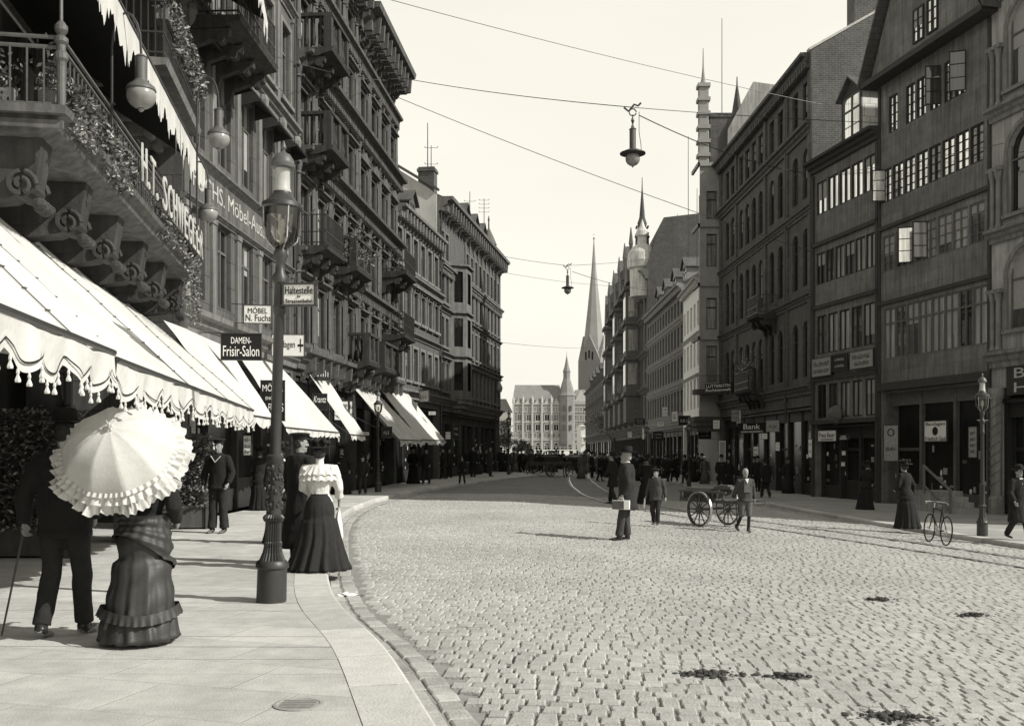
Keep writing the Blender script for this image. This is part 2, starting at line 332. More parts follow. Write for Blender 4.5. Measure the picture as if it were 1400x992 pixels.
# roadway bedding and the paving beyond the near field
mb=MB()
ds=[-6+ i*1.0 for i in range(0,45)]
for a,b in zip(ds,ds[1:]):
    xa0,xa1,xb0,xb1=kl(a),kr(a),kl(b),kr(b)
    ca=sorted({xa0,xa1,0.,11.} if xa1>11 else {xa0,xa1,0.}); N=8
    for i in range(N):
        u0,u1=i/N,(i+1)/N
        p=[(xa0+(xa1-xa0)*u0,a),(xa0+(xa1-xa0)*u1,a),(xb0+(xb1-xb0)*u1,b),(xb0+(xb1-xb0)*u0,b)]
        mb.add([(x,y,gz(x)-.004) for x,y in p],[(0,1,2,3)])
struct(mb.obj('roadway_bedding','joint'))
mb=MB(); D0=37.4; ds=[D0]+[40+i*2.5 for i in range(0,77)]
for a,b in zip(ds,ds[1:]):
    for i in range(14):
        u0,u1=i/14,(i+1)/14
        xa0,xa1,xb0,xb1=max(kl(a),-14),kr(a),max(kl(b),-14),kr(b)
        p=[(xa0+(xa1-xa0)*u0,a),(xa0+(xa1-xa0)*u1,a),(xb0+(xb1-xb0)*u1,b),(xb0+(xb1-xb0)*u0,b)]
        mb.add([(x,y,gz(x)+.0) for x,y in p],[(0,1,2,3)])
struct(mb.obj('far_roadway','setts_far'))
mb=MB(); mb.quad((-160,72,-.012),(-14,69,-.012),(-14,232,-.012),(-160,232,-.012)); mb.quad((-160,232,-.012),(60,232,-.49),(60,330,-.49),(-160,330,-.012)); struct(mb.obj('town_square','ground'))

# setts laid one by one: they are one uncountable paving
def setts():
    V=[];Fc=[];tone=[]
    rnd=random.Random(3)
    def stone(cx,cy,w,d,ang,tn):
        o=len(V); ca,sa=math.cos(ang),math.sin(ang); h=rnd.uniform(-.004,.006); tx,ty=rnd.uniform(-.018,.018),rnd.uniform(-.018,.018)
        j=[rnd.uniform(-.007,.007) for _ in range(8)]
        base=gz(cx)
        for (k,z) in((1.0,-.02),(.98,.0),(.84,.007)):
            for q,(a,b) in enumerate(((-1,-1),(1,-1),(1,1),(-1,1))):
                x=a*w/2*k+j[q*2]; y=b*d/2*(k if k>.9 else .9)+j[q*2+1]
                V.append((cx+x*ca-y*sa,cy+x*sa+y*ca,base+z+h+(x*tx+y*ty)*(1 if z>-.01 else 0)))
                tone.append(tn)
        for L_ in(0,4):
            for k in range(4): Fc.append((o+L_+k,o+L_+(k+1)%4,o+L_+4+(k+1)%4,o+L_+4+k))
        Fc.append((o+8,o+9,o+10,o+11))
    ang=rad(-5); ca,sa=math.cos(ang),math.sin(ang); rd=.15
    r=0; v=-9
    while v<44:
        rowd=rd*rnd.uniform(.92,1.08); vc=v+rowd/2; u=-14+rnd.uniform(0,.2)
        while u<26:
            ww=rnd.choice((.11,.125,.14,.15,.165)); uc=u+ww/2; u+=ww
            wob=.03*math.sin(uc*.5+vc*.2)+.012*math.sin(uc*1.3+vc)
            x=uc*ca-(vc+wob)*sa; y=uc*sa+(vc+wob)*ca
            if y<-5 or y>D0: continue
            if x>(y*.62+2.2 if y>0 else 3) or x<(-y*.3-1.5): continue
            if x-.075<kl(y)+.34 or x+.1>kr(y)-.36: continue
            tn=rnd.gauss(1.0,.06)
            stone(x,y,ww-.017,rowd-.007,ang+rnd.gauss(0,.015),max(.65,min(1.3,tn)))
        v+=rowd
    # gutter courses follow the kerbs
    for K,side in((KLf,1),(KRf,-1)):
        for off,dw in((.075,.125),(.235,.175)) if side>0 else ((.16,.2),):
            s=0; L=0
            pts=[Vector(p) for p in K if -5<p[1]<D0]
            i=0; pos=pts[0].copy(); acc=0
            seg=[(pts[k],pts[k+1]) for k in range(len(pts)-1)]
            nxt=rnd.uniform(0,.2); run=0
            for a,b in seg:
                t=(b-a); ln=t.length; t.normalize(); nr=Vector((t.y,-t.x))*side
                while nxt<run+ln:
                    ll=rnd.choice((.2,.24,.28,.3)); c=a+t*(nxt-run+ll/2)+nr*(off+rnd.uniform(-.008,.008))
                    stone(c.x,c.y,dw-.018,ll-.018,math.atan2(t.y,t.x)-PI/2,max(.6,rnd.gauss(.93,.09)))
                    nxt+=ll
                run+=ln
    me=D.meshes.new('cobbled_roadway'); me.from_pydata(V,[],Fc); me.materials.append(M['setts'])
    at=me.attributes.new('tone','FLOAT','POINT'); at.data.foreach_set('value',tone)
    me.polygons.foreach_set('use_smooth',[True]*len(Fc)); me.set_sharp_from_angle(angle=rad(30)); me.update()
    o=D.objects.new('cobbled_roadway',me); COL.objects.link(o); struct(o)
setts()
# pavements with kerb stones
def pavement(name,K,side,far,m,kw=.42,length=1.05,dmax=200):
    mb=MB(); pts=[p for p in K]
    for a,b in zip(pts,pts[1:]):
        t=(b-a).normalized(); nr=Vector((-t.y,t.x))*side
        A,B=a+nr*kw*.98,b+nr*kw*.98
        fa,fb=far(a,nr),far(b,nr)
        N=3
        for i in range(N):
            u0,u1=i/N,(i+1)/N
            q=[A.lerp(fa,u0),A.lerp(fa,u1),B.lerp(fb,u1),B.lerp(fb,u0)]
            vs=[(p.x,p.y,wz(p.x)) for p in q]; mb.add(vs,[(0,1,2,3) if side>0 else (3,2,1,0)])
    struct(mb.obj(name,m))
    # kerb stones
    V=[];Fc=[];tone=[]; rnd=random.Random(5); run=0; nxt=0
    allp=[]
    cum=[0]
    for a,b in zip(pts,pts[1:]): cum.append(cum[-1]+(b-a).length)
    def at(s):
        for i in range(len(cum)-1):
            if cum[i]<=s<=cum[i+1]:
                t=(s-cum[i])/max(cum[i+1]-cum[i],1e-6); p=pts[i].lerp(pts[i+1],t); d=(pts[i+1]-pts[i]).normalized(); return p,d
        return pts[-1],(pts[-1]-pts[-2]).normalized()
    s=0
    while s<cum[-1]-1.2:
        ll=length*rnd.uniform(.85,1.15); tn=rnd.uniform(.8,1.1); o=len(V); dz=rnd.uniform(-.003,.003)
        sub=3
        for k in range(sub+1):
            p,d=at(s+.012+(ll-.024)*k/sub); nr=Vector((-d.y,d.x))*side
            for (off,z) in((.0,-.15),(.0,.085),(.012,.112),(.03,.12),(kw-.012,.12),(kw-.004,.10)):
                q=p+nr*off; V.append((q.x,q.y,gz(q.x)+z+dz+(.004 if z>.1 else 0))); tone.append(tn)
        for k in range(sub):
            for j in range(5):
                f=(o+k*6+j,o+k*6+j+1,o+(k+1)*6+j+1,o+(k+1)*6+j); Fc.append(f if side<0 else f[::-1])
        Fc.append(tuple(o+j for j in range(6))); Fc.append(tuple(o+sub*6+j for j in reversed(range(6))))
        s+=ll
    me=D.meshes.new('kerb'); me.from_pydata(V,[],Fc); me.materials.append(M['kerb']); at_=me.attributes.new('tone','FLOAT','POINT'); at_.data.foreach_set('value',tone); me.update()
    o=D.objects.new('kerb',me); COL.objects.link(o); struct(o)
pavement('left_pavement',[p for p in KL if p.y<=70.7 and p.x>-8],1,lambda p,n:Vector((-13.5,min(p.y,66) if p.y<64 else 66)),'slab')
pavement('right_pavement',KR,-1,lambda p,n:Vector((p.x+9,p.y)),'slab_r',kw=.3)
# tram rails
R1p=spline([(13.0,2),(10.6,10),(8.75,17.4),(6.5,23.6),(4.5,28),(3.3,33),(2.85,38),(2.85,43),(3.1,52),(4.1,70),(6.5,100),(9.5,140)],.5)
R2p=spline([(14.2,3),(11.9,10.6),(10.0,18.2),(7.7,24.7),(5.7,29.1),(4.6,33.8),(4.15,38.3),(4.15,43),(4.45,52),(5.4,69.6),(7.8,99.6),(10.8,139.6)],.5)
for r_,lab in((R1p,'left rail'),(R2p,'right rail')):
    mb=MB(); mb2=MB()
    for a,b in zip(r_,r_[1:]):
        t=(b-a).normalized(); nr=Vector((-t.y,t.x))
        for (o0,o1,zz,m_) in((-.04,.02,.026,mb),(.02,.065,.024,mb2),(.065,.085,.025,mb)):
            q=[a+nr*o1,a+nr*o0,b+nr*o0,b+nr*o1]; m_.add([(p.x,p.y,gz(p.x)+zz) for p in q],[(0,1,2,3)])
    o=struct(mb.obj('tram_rail','steel')); struct(mb2.obj('rail_groove','black'))
# ------------------------------------------------------------------ facade kit (local x along the front, y out to the street)
CACHE={}
def wallgrid(mb,L,z0,z1,ops,reveal=.22):
    e=.003
    xs=sorted({e,L-e}|{o[0] for o in ops}|{o[1] for o in ops}); zs=sorted({z0,z1}|{o[2] for o in ops}|{o[3] for o in ops})
    for i in range(len(xs)-1):
        for j in range(len(zs)-1):
            cx=(xs[i]+xs[i+1])/2; cz=(zs[j]+zs[j+1])/2
            if any(o[0]<cx<o[1] and o[2]<cz<o[3] for o in ops): continue
            mb.quad((xs[i+1],0,zs[j]),(xs[i],0,zs[j]),(xs[i],0,zs[j+1]),(xs[i+1],0,zs[j+1]))
    for o in ops:
        x0,x1,a,b=o[:4]; arch=o[4] if len(o)>4 else 0; r=(x1-x0)/2; rv=o[5] if len(o)>5 else reveal
        zt=b-r*arch if arch else b
        mb.quad((x0,0,a),(x0,-rv,a),(x0,-rv,zt),(x0,0,zt)); mb.quad((x1,-rv,a),(x1,0,a),(x1,0,zt),(x1,-rv,zt)); mb.quad((x0,-rv,a),(x0,0,a),(x1,0,a),(x1,-rv,a))
        if not arch: mb.quad((x0,0,b),(x0,-rv,b),(x1,-rv,b),(x1,0,b))
        else:
            N=10; cx=(x0+x1)/2; pr=None
            for k in range(N+1):
                w=PI-PI*k/N; p=(cx+r*math.cos(w),zt+r*arch*math.sin(w))
                if pr:
                    mb.quad((p[0],0,p[1]),(pr[0],0,pr[1]),(pr[0],0,b),(p[0],0,b)) if p[1]<b-1e-4 or pr[1]<b-1e-4 else None
                    mb.quad((pr[0],0,pr[1]),(pr[0],-rv,pr[1]),(p[0],-rv,p[1]),(p[0],0,p[1]))
                pr=p
def win_meshes(w,h,cols,rows,fm,bar=.035,tr=.68):
    key=('w',round(w,2),round(h,2),cols,rows,fm,bar,tr)
    if key not in CACHE:
        f=MB(); e=.055
        f.box(-w/2,-w/2+e,-.17,-.11,0,h); f.box(w/2-e,w/2,-.17,-.11,0,h); f.box(-w/2+e,w/2-e,-.17,-.11,0,e); f.box(-w/2+e,w/2-e,-.17,-.11,h-e,h)
        for i in range(1,cols): x=-w/2+w*i/cols; f.box(x-bar/2-.008,x+bar/2+.008,-.165,-.10,e,h-e)
        if tr: f.box(-w/2+e,w/2-e,-.163,-.105,h*tr-.03,h*tr+.03)
        for j in range(1,rows):
            z=h*(tr or 1)*j/rows; f.box(-w/2+e,w/2-e,-.158,-.12,z-.012,z+.012)
        p=MB(); p.quad((w/2-.02,-.15,.02),(-w/2+.02,-.15,.02),(-w/2+.02,-.15,h-.02),(w/2-.02,-.15,h-.02))
        CACHE[key]=(f.mesh('window',fm),p.mesh('pane','pane_dark'))
    return CACHE[key]
def link(name,me,par,loc):
    o=D.objects.new(name,me); COL.objects.link(o); o.parent=par; o.location=loc; return o
def surround(w,h,style,m):
    key=('s',round(w,2),round(h,2),style,m)
    if key not in CACHE:
        s=MB(); e=.14
        if style=='plain':
            s.box(-w/2-e,-w/2,-.02,.05,0,h+e); s.box(w/2,w/2+e,-.02,.05,0,h+e); s.box(-w/2,w/2,-.02,.05,h,h+e); s.box(-w/2-e-.05,w/2+e+.05,-.02,.12,-.12,-.002)
        elif style in('hood','pediment'):
            s.box(-w/2-e,-w/2,-.02,.07,0,h+.1); s.box(w/2,w/2+e,-.02,.07,0,h+.1); s.box(-w/2,w/2,-.02,.06,h,h+.1)
            s.box(-w/2-e-.06,w/2+e+.06,-.02,.14,-.14,-.002)
            s.box(-w/2-e-.04,w/2+e+.04,-.02,.16,h+.12,h+.2); s.box(-w/2-e-.1,w/2+e+.1,-.02,.26,h+.2,h+.27)
            for a in(-1,1): s.prism([(-.02,h-.2),(.10,h-.15),(.14,h+.118),(-.02,h+.118)],a*(w/2+e/2)-.05,a*(w/2+e/2)+.05)
            if style=='pediment':
                W=w/2+e+.1
                s.poly([(-W,.0,h+.272),(W,.0,h+.272),(0,.0,h+.272+W*.5)],.24)
        elif style=='arch':
            r=w/2; N=12; zt=h-r
            s.box(-w/2-e,-w/2,-.02,.06,0,zt); s.box(w/2,w/2+e,-.02,.06,0,zt); s.box(-w/2-e-.04,w/2+e+.04,-.02,.12,-.12,-.002)
            for k in range(N):
                a0=PI*k/N;a1=PI*(k+1)/N; R=r+e
                s.poly([(r*math.cos(a0),-.02,zt+r*math.sin(a0)),(R*math.cos(a0),-.02,zt+R*math.sin(a0)),(R*math.cos(a1),-.02,zt+R*math.sin(a1)),(r*math.cos(a1),-.02,zt+r*math.sin(a1))],.08)
            s.box(-.09,.09,-.02,.11,h-.02,h+.22)
        CACHE[key]=s.mesh('surround',m)
    return CACHE[key]
def pick_pane(o,weights):
    r=random.random(); a=0
    for m,wt in weights:
        a+=wt
        if r<=a: break
    o.material_slots[0].link='OBJECT'; o.material_slots[0].material=M[m]
BRP=(('pane_light',.75),('pane_mid',.25))
PW=(('pane_dark',.6),('pane_mid',.25),('pane_curtain',.15))
def window(root,x,z0,w,h,cols=2,rows=1,fm='frame_m',panes=PW,sur=None,sm='stone_trim',tr=.68,bar=.035,sub=True,rev=.22):
    fme,pme=win_meshes(w,h,cols,rows,fm,bar,tr)
    o=link('window',fme,root,(x,max(0,.165-rev) if rev<.15 else 0,z0)); p=link('pane',pme,o,(0,0,0)); pick_pane(p,panes)
    if panes is not BRP and random.random()<.38:
        fr_=random.choice((.28,.4,.55,.75)); kb=('b',round(w,2),round(h,2),fr_)
        if kb not in CACHE:
            bq=MB(); bq.quad((w/2-.06,-.143,h*(1-fr_)),(-w/2+.06,-.143,h*(1-fr_)),(-w/2+.06,-.143,h-.05),(w/2-.06,-.143,h-.05)); CACHE[kb]=bq.mesh('window_blind','blind')
        link('window_blind',CACHE[kb],o,(0,0,0))
    if sur: link('surround',surround(w,h,sur,sm),o,(0,0,0))
    return o
def cornice(mb,x0,x1,z,proj=.4,h=.4,dent=0,brk=0):
    if isinstance(mb,EachMB): mb.nxt()
    mb.prism([(-.04,z-h),(proj*.25,z-h),(proj*.3,z-h*.7),(proj*.55,z-h*.55),(proj*.62,z-h*.3),(proj*.95,z-h*.22),(proj,z),(-.04,z+.03)],x0,x1)
    if dent:
        n=int((x1-x0)/dent)
        for i in range(n): x=x0+dent*(i+.5); mb.box(x-dent*.28,x+dent*.28,proj*.24,proj*.58,z-h-.02,z-h*.6)
    if brk:
        n=int((x1-x0)/brk)
        for i in range(n): x=x0+brk*(i+.5); mb.prism([(-.03,z-h-.35),(proj*.18,z-h-.28),(proj*.3,z-h-.1),(proj*.8,z-h-.03),(proj*.85,z-h*.35),(-.03,z-h*.4)],x-.075,x+.075)
def frontage(name,label,A,B,zb,H,m,rows,zshop,depth=10,cats='building',trim=None,roof=None,shop=True,rise=2.6,top_open=None,extra_ops=(),group=None,roofm='roof'):
    """A,B plan points; rows: dict(z0,z1,n|xs,w,arch,sur,cols,rows,fm,panes)"""
    L=math.hypot(B[0]-A[0],B[1]-A[1]); rz=math.atan2(B[1]-A[1],B[0]-A[0])
    root=thing(name,label,cats,(A[0],A[1],0),rz)
    ops=list(extra_ops)
    for r in rows:
        xs=r.get('xs') or [r.get('m0',.0)+(L-r.get('m0',.0)-r.get('m1',.0))*(i+.5)/r['n'] for i in range(r['n'])]
        r['xs']=xs
        for x in xs: ops.append((x-r['w']/2,x+r['w']/2,r['z0'],r['z1'],r.get('arch',0),r.get('rev',.22)))
    if shop: ops.append((.25,L-.25,zb,zshop,0,.5))
    mb=MB(); wallgrid(mb,L,zb-.6,H,ops); e=.003
    mb.quad((e,0,zb-.6),(e,-depth,zb-.6),(e,-depth,H),(e,0,H)); mb.quad((L-e,-depth,zb-.6),(L-e,0,zb-.6),(L-e,0,H),(L-e,-depth,H)); mb.quad((e,-depth,zb-.6),(L-e,-depth,zb-.6),(L-e,-depth,H),(e,-depth,H))
    mb.obj('wall',m,root)
    for r in rows:
        for x in r['xs']:
            window(root,x,r['z0'],r['w'],r['z1']-r['z0'],r.get('cols',2),r.get('rows',1),r.get('fm','frame_m'),r.get('panes',PW),r.get('sur'),r.get('sm',trim or m),r.get('tr',.68),rev=r.get('rev',.22))
    if roof!='none':
        rb=MB(); rb.prism([(.25,H+.002),(-depth*.45,H+rise),(-depth-.02,H+.002)],.01,L-.01); rb.obj('roof',roofm,root)
    return root,L
def shopfront(root,L,zb,zt,seed=0,x0=.3,x1=None,bays=None,m='shop',doorx=None,items=True):
    rnd=random.Random(seed); x1=x1 or L-.3; bays=bays or max(2,int((x1-x0)/1.9)); bw=(x1-x0)/bays
    f=MB(); y=-.42
    for i in range(bays+1): x=x0+bw*i; f.box(x-.07,x+.07,y-.05,y+.16,zb,zt-.02)
    f.box(x0+.08,x1-.08,y,y+.12,zt-.62,zt-.03); f.box(x0-.02,x1+.02,y+.1,y+.34,zt-.16,zt-.05)
    dr=[i for i in range(bays) if i%3==(seed%3)]
    for i in range(bays):
        a,b=x0+bw*i+.07,x0+bw*(i+1)-.07
        if i in dr:
            d=MB(); d.box(a,a+.12,y-.12,y-.05,zb,zt-.63); d.box(b-.12,b,y-.12,y-.05,zb,zt-.63); d.box(a+.12,b-.12,y-.12,y-.05,zb,zb+.8); d.box(a+.12,b-.12,y-.12,y-.05,zb+2.0,zb+2.12)
            do=d.obj('door',m,root); h=MB(); h.tube([(b-.1,y-.04,zb+1.0),(b-.1,y+.02,zb+1.0),(b-.1,y+.02,zb+1.14)],.014,6); h.obj('handle','steel',do)
            p=MB(); p.quad((b-.1,y-.09,zb+.8),(a+.1,y-.09,zb+.8),(a+.1,y-.09,zt-.62),(b-.1,y-.09,zt-.62)); p.obj('pane','pane_shop',do)
        else:
            f.box(a,b,y-.02,y+.08,zb,zb+.55)
            p=MB(); p.quad((b,y+.01,zb+.55),(a,y+.01,zb+.55),(a,y+.01,zt-.6),(b,y+.01,zt-.6)); po=p.obj('display_window','pane_shop',root)
            if items:
                g=MB(); 
                for k in range(rnd.randint(5,10)):
                    ww,hh=rnd.uniform(.07,.3),rnd.uniform(.07,.3); cx=rnd.uniform(a+.2,b-.2); cz=zb+.6+rnd.random()**1.5*1.7; g.mi=rnd.choice((0,0,1,2))
                    if rnd.random()<.6: g.box(cx-ww/2,cx+ww/2,y+.012,y+.03,cz,cz+hh)
                    else: g.ball((cx,y+.03,cz),ww*.3,.03,hh*.45,8,5)
                g.obj('goods',['sign_g','paper','cloth_m'],po)
    f.obj('shopfront',m,root)
def balcony(root,x0,x1,z,proj=1.0,m='stone_dark',style='rail',plants=0,rh=.95):
    b=MB(); b.prism([(0,z-.28),(proj*.6,z-.26),(proj*.85,z-.16),(proj,z-.12),(proj+.04,z),(0,z)],x0,x1)
    n=max(2,int((x1-x0)/.9)+1)
    for i in range(n):
        x=x0+.14+(x1-x0-.28)*i/(n-1)
        b.prism([(0,z-.95),(.12,z-.9),(.2,z-.62),(proj*.45,z-.5),(proj*.78,z-.42),(proj*.8,z-.27),(0,z-.27)],x-.09,x+.09)
        b.tube([(x-.11,proj*.62,z-.46),(x+.11,proj*.62,z-.46)],.11,10)
    o=b.obj('balcony',m,root); r=MB()
    if style=='rail':
        for zz in(z+.1,z+rh*.45,z+rh): r.box(x0+.03,x1-.03,proj-.06,proj-.03,zz-.015,zz+.015); r.box(x0+.03,x0+.06,0,proj-.06,zz-.015,zz+.015); r.box(x1-.06,x1-.03,0,proj-.06,zz-.015,zz+.015)
        k=int((x1-x0)/.11)
        for i in range(k+1): x=x0+.045+(x1-x0-.09)*i/k; r.box(x-.01,x+.01,proj-.055,proj-.035,z+.001,z+rh)
        for i in range(int(proj/.12)):
            yy=.06+.12*i
            for x in(x0+.045,x1-.045): r.box(x-.01,x+.01,yy-.01,yy+.01,z+.001,z+rh)
        r.obj('railing','iron',o)
    else:
        for x in(x0+.12,x1-.12,(x0+x1)/2): r.box(x-.12,x+.12,proj-.26,proj-.02,z+.001,z+rh)
        r.box(x0,x1,proj-.28,proj+.01,z+rh,z+rh+.1); r.box(x0,x0+.2,0,proj-.29,z+rh,z+rh+.1); r.box(x1-.2,x1,0,proj-.29,z+rh,z+rh+.1); r.box(x0+.01,x1-.01,proj-.25,proj-.03,z+.001,z+.1)
        k=int((x1-x0)/.22)
        for i in range(k): r.lathe([(.05,z+.1),(.075,z+.3),(.035,z+.6),(.06,z+rh)],(x0+.22*(i+.5),proj-.14,0),8)
        for i in range(int(proj/.22)):
            for x in(x0+.1,x1-.1): r.lathe([(.05,z+.1),(.075,z+.3),(.035,z+.6),(.06,z+rh)],(x,.22*(i+.5),0),8)
        r.obj('balustrade',m,o)
    return o
def chimney(root,x,y,z0,z1,w=.8,d=.6,m='brick_gable',pots=3):
    c=EachMB(); c.box(x-w/2,x+w/2,y-d/2,y+d/2,z0,z1); c.box(x-w/2-.06,x+w/2+.06,y-d/2-.06,y+d/2+.06,z1-.25,z1-.1)
    o=c.obj('chimney',m,root)
    if pots:
        p=MB()
        for i in range(pots): p.lathe([(.1,z1),(.11,z1+.1),(.08,z1+.55),(.1,z1+.6)],(x-w/2+w*(i+.5)/pots,y,0),8)
        p.obj('chimney_pot','iron_grey',o)
def dormer(root,x,z,w,h,depth,front,m,rm='roof',panes=(('pane_light',1),),sidem=None,cols=2):
    d=MB(); y=front
    d.quad((x-w/2,y,z),(x-w/2,y-depth,z),(x-w/2,y-depth,z+h),(x-w/2,y,z+h)); d.quad((x+w/2,y-depth,z),(x+w/2,y,z),(x+w/2,y,z+h),(x+w/2,y-depth,z+h))
    o=d.obj('dormer',sidem or m,root)
    g=MB(); g.box(x-w/2,x+w/2,y-.06,y,z-.02,z+.12); g.poly([(x-w/2,y-.06,z+h),(x+w/2,y-.06,z+h),(x,y-.06,z+h+w*.42)],.06); g.box(x-w/2,x-w/2+.1,y-.06,y,z+.12,z+h); g.box(x+w/2-.1,x+w/2,y-.06,y,z+.12,z+h)
    g.obj('gable',m,o)
    r=MB()
    for a in(-1,1):
        r.poly([(x,y+.18,z+h+w*.42+.06),(x+a*(w/2+.18),y+.18,z+h-.08),(x+a*(w/2+.18),y-depth,z+h-.08),(x,y-depth,z+h+w*.42+.06)],.07,(0,0,1))
    r.obj('dormer_roof',rm,o)
    fme,pme=win_meshes(w-.22,h-.12,cols,2,'frame_m'); wn=link('window',fme,o,(x,y+.1,z+.12)); 
    pn=D.objects.new('window_pane',pme); D.objects.remove(pn)
    p=MB(); p.quad((x+w/2-.12,y-.04,z+.13),(x-w/2+.12,y-.04,z+.13),(x-w/2+.12,y-.04,z+h),(x+w/2-.12,y-.04,z+h)); p.obj('pane',panes[0][0],o)
    return o
def downpipe(root,x,z0,z1,m='iron'):
    d=MB(); d.tube([(x,.1,z0),(x,.1,z1)],.05,8)
    for i in range(int((z1-z0)/2.5)): d.box(x-.07,x+.07,.0,.15,z0+1+i*2.5,z0+1.05+i*2.5)
    d.obj('downpipe',m,root)
ZL,ZR=.12,-.38
def on(A,B,x,y=0,z=0):
    L=math.hypot(B[0]-A[0],B[1]-A[1]); u=((B[0]-A[0])/L,(B[1]-A[1])/L); return (A[0]+u[0]*x-u[1]*y, A[1]+u[1]*x+u[0]*y, z)
def ang(A,B): return math.atan2(B[1]-A[1],B[0]-A[0])

# ================================================================== LEFT SIDE
# plan points, far to near
pC0=(-.90,72.6); pC1=(-3.97,53.6); pB0=pC1; pB1=(-5.34,45.0); pA20=pB1; pA2m=(-5.98,37.6); pA21=(-6.65,30.0); pA0=pA21; pA1=(-6.95,20.8)
pR0=(-9.2,23.2); pR1=(-5.4,.3)   # restaurant front, set back behind its balcony
# --- grey ashlar furniture house
rows=[dict(z0=5.0,z1=6.95,n=5,w=.95,sur=None,cols=2,rows=1,tr=.7),dict(z0=8.35,z1=10.6,n=5,w=.95,sur=None,cols=2,tr=.7),dict(z0=11.9,z1=14.1,n=5,w=.95,sur='plain'),dict(z0=15.3,z1=17.3,n=5,w=.95,sur='plain')]
HA,LA=frontage('corner_house','grey ashlar town house with a furniture shop sign band across its front',pA0,pA1,ZL,18.6,'stone_a',rows,3.95,trim='stone_trim')
c=EachMB(); cornice(c,0,LA,4.62,.42,.5); cornice(c,0,LA,8.06,.22,.16); cornice(c,0,LA,7.08,.14,.12); cornice(c,0,LA,11.35,.3,.35); cornice(c,0,LA,14.8,.2,.2); cornice(c,0,LA,18.6,.7,.6,.4)
c.obj('cornice','stone_trim',HA)
p=EachMB()
for i in range(6):
    p.nxt()
    x=min(max(LA*i/5,.16),LA-.16)
    for z0,z1 in((4.65,6.94),(8.08,11.0),(11.37,14.6),(14.82,18.0)): p.box(x-.13,x+.13,-.01,.075,z0,z1); p.box(x-.17,x+.17,-.01,.1,z1-.12,z1)
    p.lathe([(.05,10.6),(.13,10.75),(.16,10.95),(.1,11.1)],(x,.14,0),8)
p.obj('pilaster','stone_trim',HA)
for i in range(5):
    x=LA*(i+.5)/5
    h=MB(); h.prism([(.0,10.72),(.5,10.42),(.52,10.46),(.0,10.8)],x-.6,x+.6); h.poly([(x-.6,.01,10.3),(x-.6,.01,10.72),(x-.6,.5,10.42)],.01,(1,0,0)); h.poly([(x+.59,.01,10.3),(x+.59,.01,10.72),(x+.59,.5,10.42)],.01,(1,0,0))
    h.obj('window_hood','iron',HA)
sb=MB(); sb.box(.02,LA-.02,-.01,.045,7.12,7.9); sb.obj('sign_band','trim_dark',HA)
letter('FUCHS. Möbel-Ausstellungen',7.9,.52,'letter_g',HA,(4.75,.05,7.5),out='+y')
shopfront(HA,LA,ZL,3.95,1); downpipe(HA,.2,4.7,18)
# --- ornate dark house, in two blocks
def ornate(name,label,A,B,H,lv,nb,seed,ped=False):
    rows=[]
    for i,(a,b) in enumerate(lv): rows.append(dict(z0=a,z1=b,n=nb,w=.95,sur=('pediment' if ped and i==2 else 'hood'),fm='frame_m',tr=.72))
    R_,L=frontage(name,label,A,B,ZL,H,'stone_dark',rows,3.95,trim='trim_dark')
    c=EachMB()
    cornice(c,0,L,4.75,.55,.6,0,.9)
    for i,z in enumerate((7.85,10.9,13.85,16.7)): 
        if z<H-1: cornice(c,0,L,z,.62 if i in(1,2) else .4,.45,.22)
    cornice(c,0,L,H,1.0,.9,.34,.7); c.obj('cornice','trim_dark',R_)
    p=EachMB()
    for i in range(nb+1):
        p.nxt()
        x=min(max(L*i/nb,.2),L-.2)
        for (z0,z1) in((4.78,7.4),(7.88,10.42),(10.93,13.37),(13.88,16.24),(16.73,H-1.2)):
            if z1-z0<1: continue
            for dx in((-.13,.13) if 0<i<nb else (0,)):
                p.box(x+dx-.11,x+dx+.11,0,.16,z0,z0+.3); p.lathe([(.095,z0+.3),(.1,z0+.5),(.08,z1-.35),(.13,z1-.3),(.08,z1-.24),(.14,z1-.06),(.14,z1)],(x+dx,.1,0),10,flute=.12)
            p.box(x-.27,x+.27,-.02,.2,z1-.02,z1+.12)
    p.obj('pilaster','trim_dark',R_)
    rl=EachMB(); rnd=random.Random(seed)
    for i in range(nb):
        rl.nxt()
        xc=L*(i+.5)/nb
        for z in(4.9,):
            for k in range(3): rl.ball((xc+rnd.uniform(-.3,.3),.05,z-.9+k*.18),.12,.08,.1,8,5)
        for z in(7.25,10.3,13.25,16.1):
            if z<H-1.5:
                for k in range(7): rl.ball((xc-.4+k*.133,.03,z+.08*math.sin(k)),.06,.06,.07,6,4)
                rl.ball((xc,.06,z+.06),.13,.1,.15,8,6)
    rl.obj('relief_ornament','trim_dark',R_)
    shopfront(R_,L,ZL,3.95,seed); return R_,L
HB,LB=ornate('ornate_house','sooty ornate town house with fluted half columns and stacked heavy cornices',pA2m,pA21,19.2,[(5.0,6.9),(8.05,9.9),(11.05,12.9),(14.0,15.75),(16.85,17.9)],4,2)
HB2,LB2=ornate('ornate_house','sooty ornate corner house with stone pediments and bulging dark balconies',pA20,pA2m,18.7,[(5.0,6.8),(8.05,9.8),(11.05,12.6),(14.0,15.6),(16.6,17.5)],4,5,ped=True)
balcony(HB,LB-2.3,LB-.2,10.95,1.15,'stone_dark','baluster'); balcony(HB,LB-2.3,LB-.2,13.95,1.15,'stone_dark','baluster'); balcony(HB,1.6,3.9,7.9,1.05,'stone_dark','baluster')
balcony(HB,LB-2.3,LB-.2,7.9,1.0,'stone_dark','rail'); balcony(HB,.2,1.8,4.85,1.0,'stone_dark','baluster')
balcony(HB2,.3,2.8,9.3,1.05,'stone_dark','rail'); balcony(HB2,.3,2.8,6.6,1.0,'stone_dark','rail'); balcony(HB2,3.6,6.4,4.85,.95,'stone_dark','baluster')
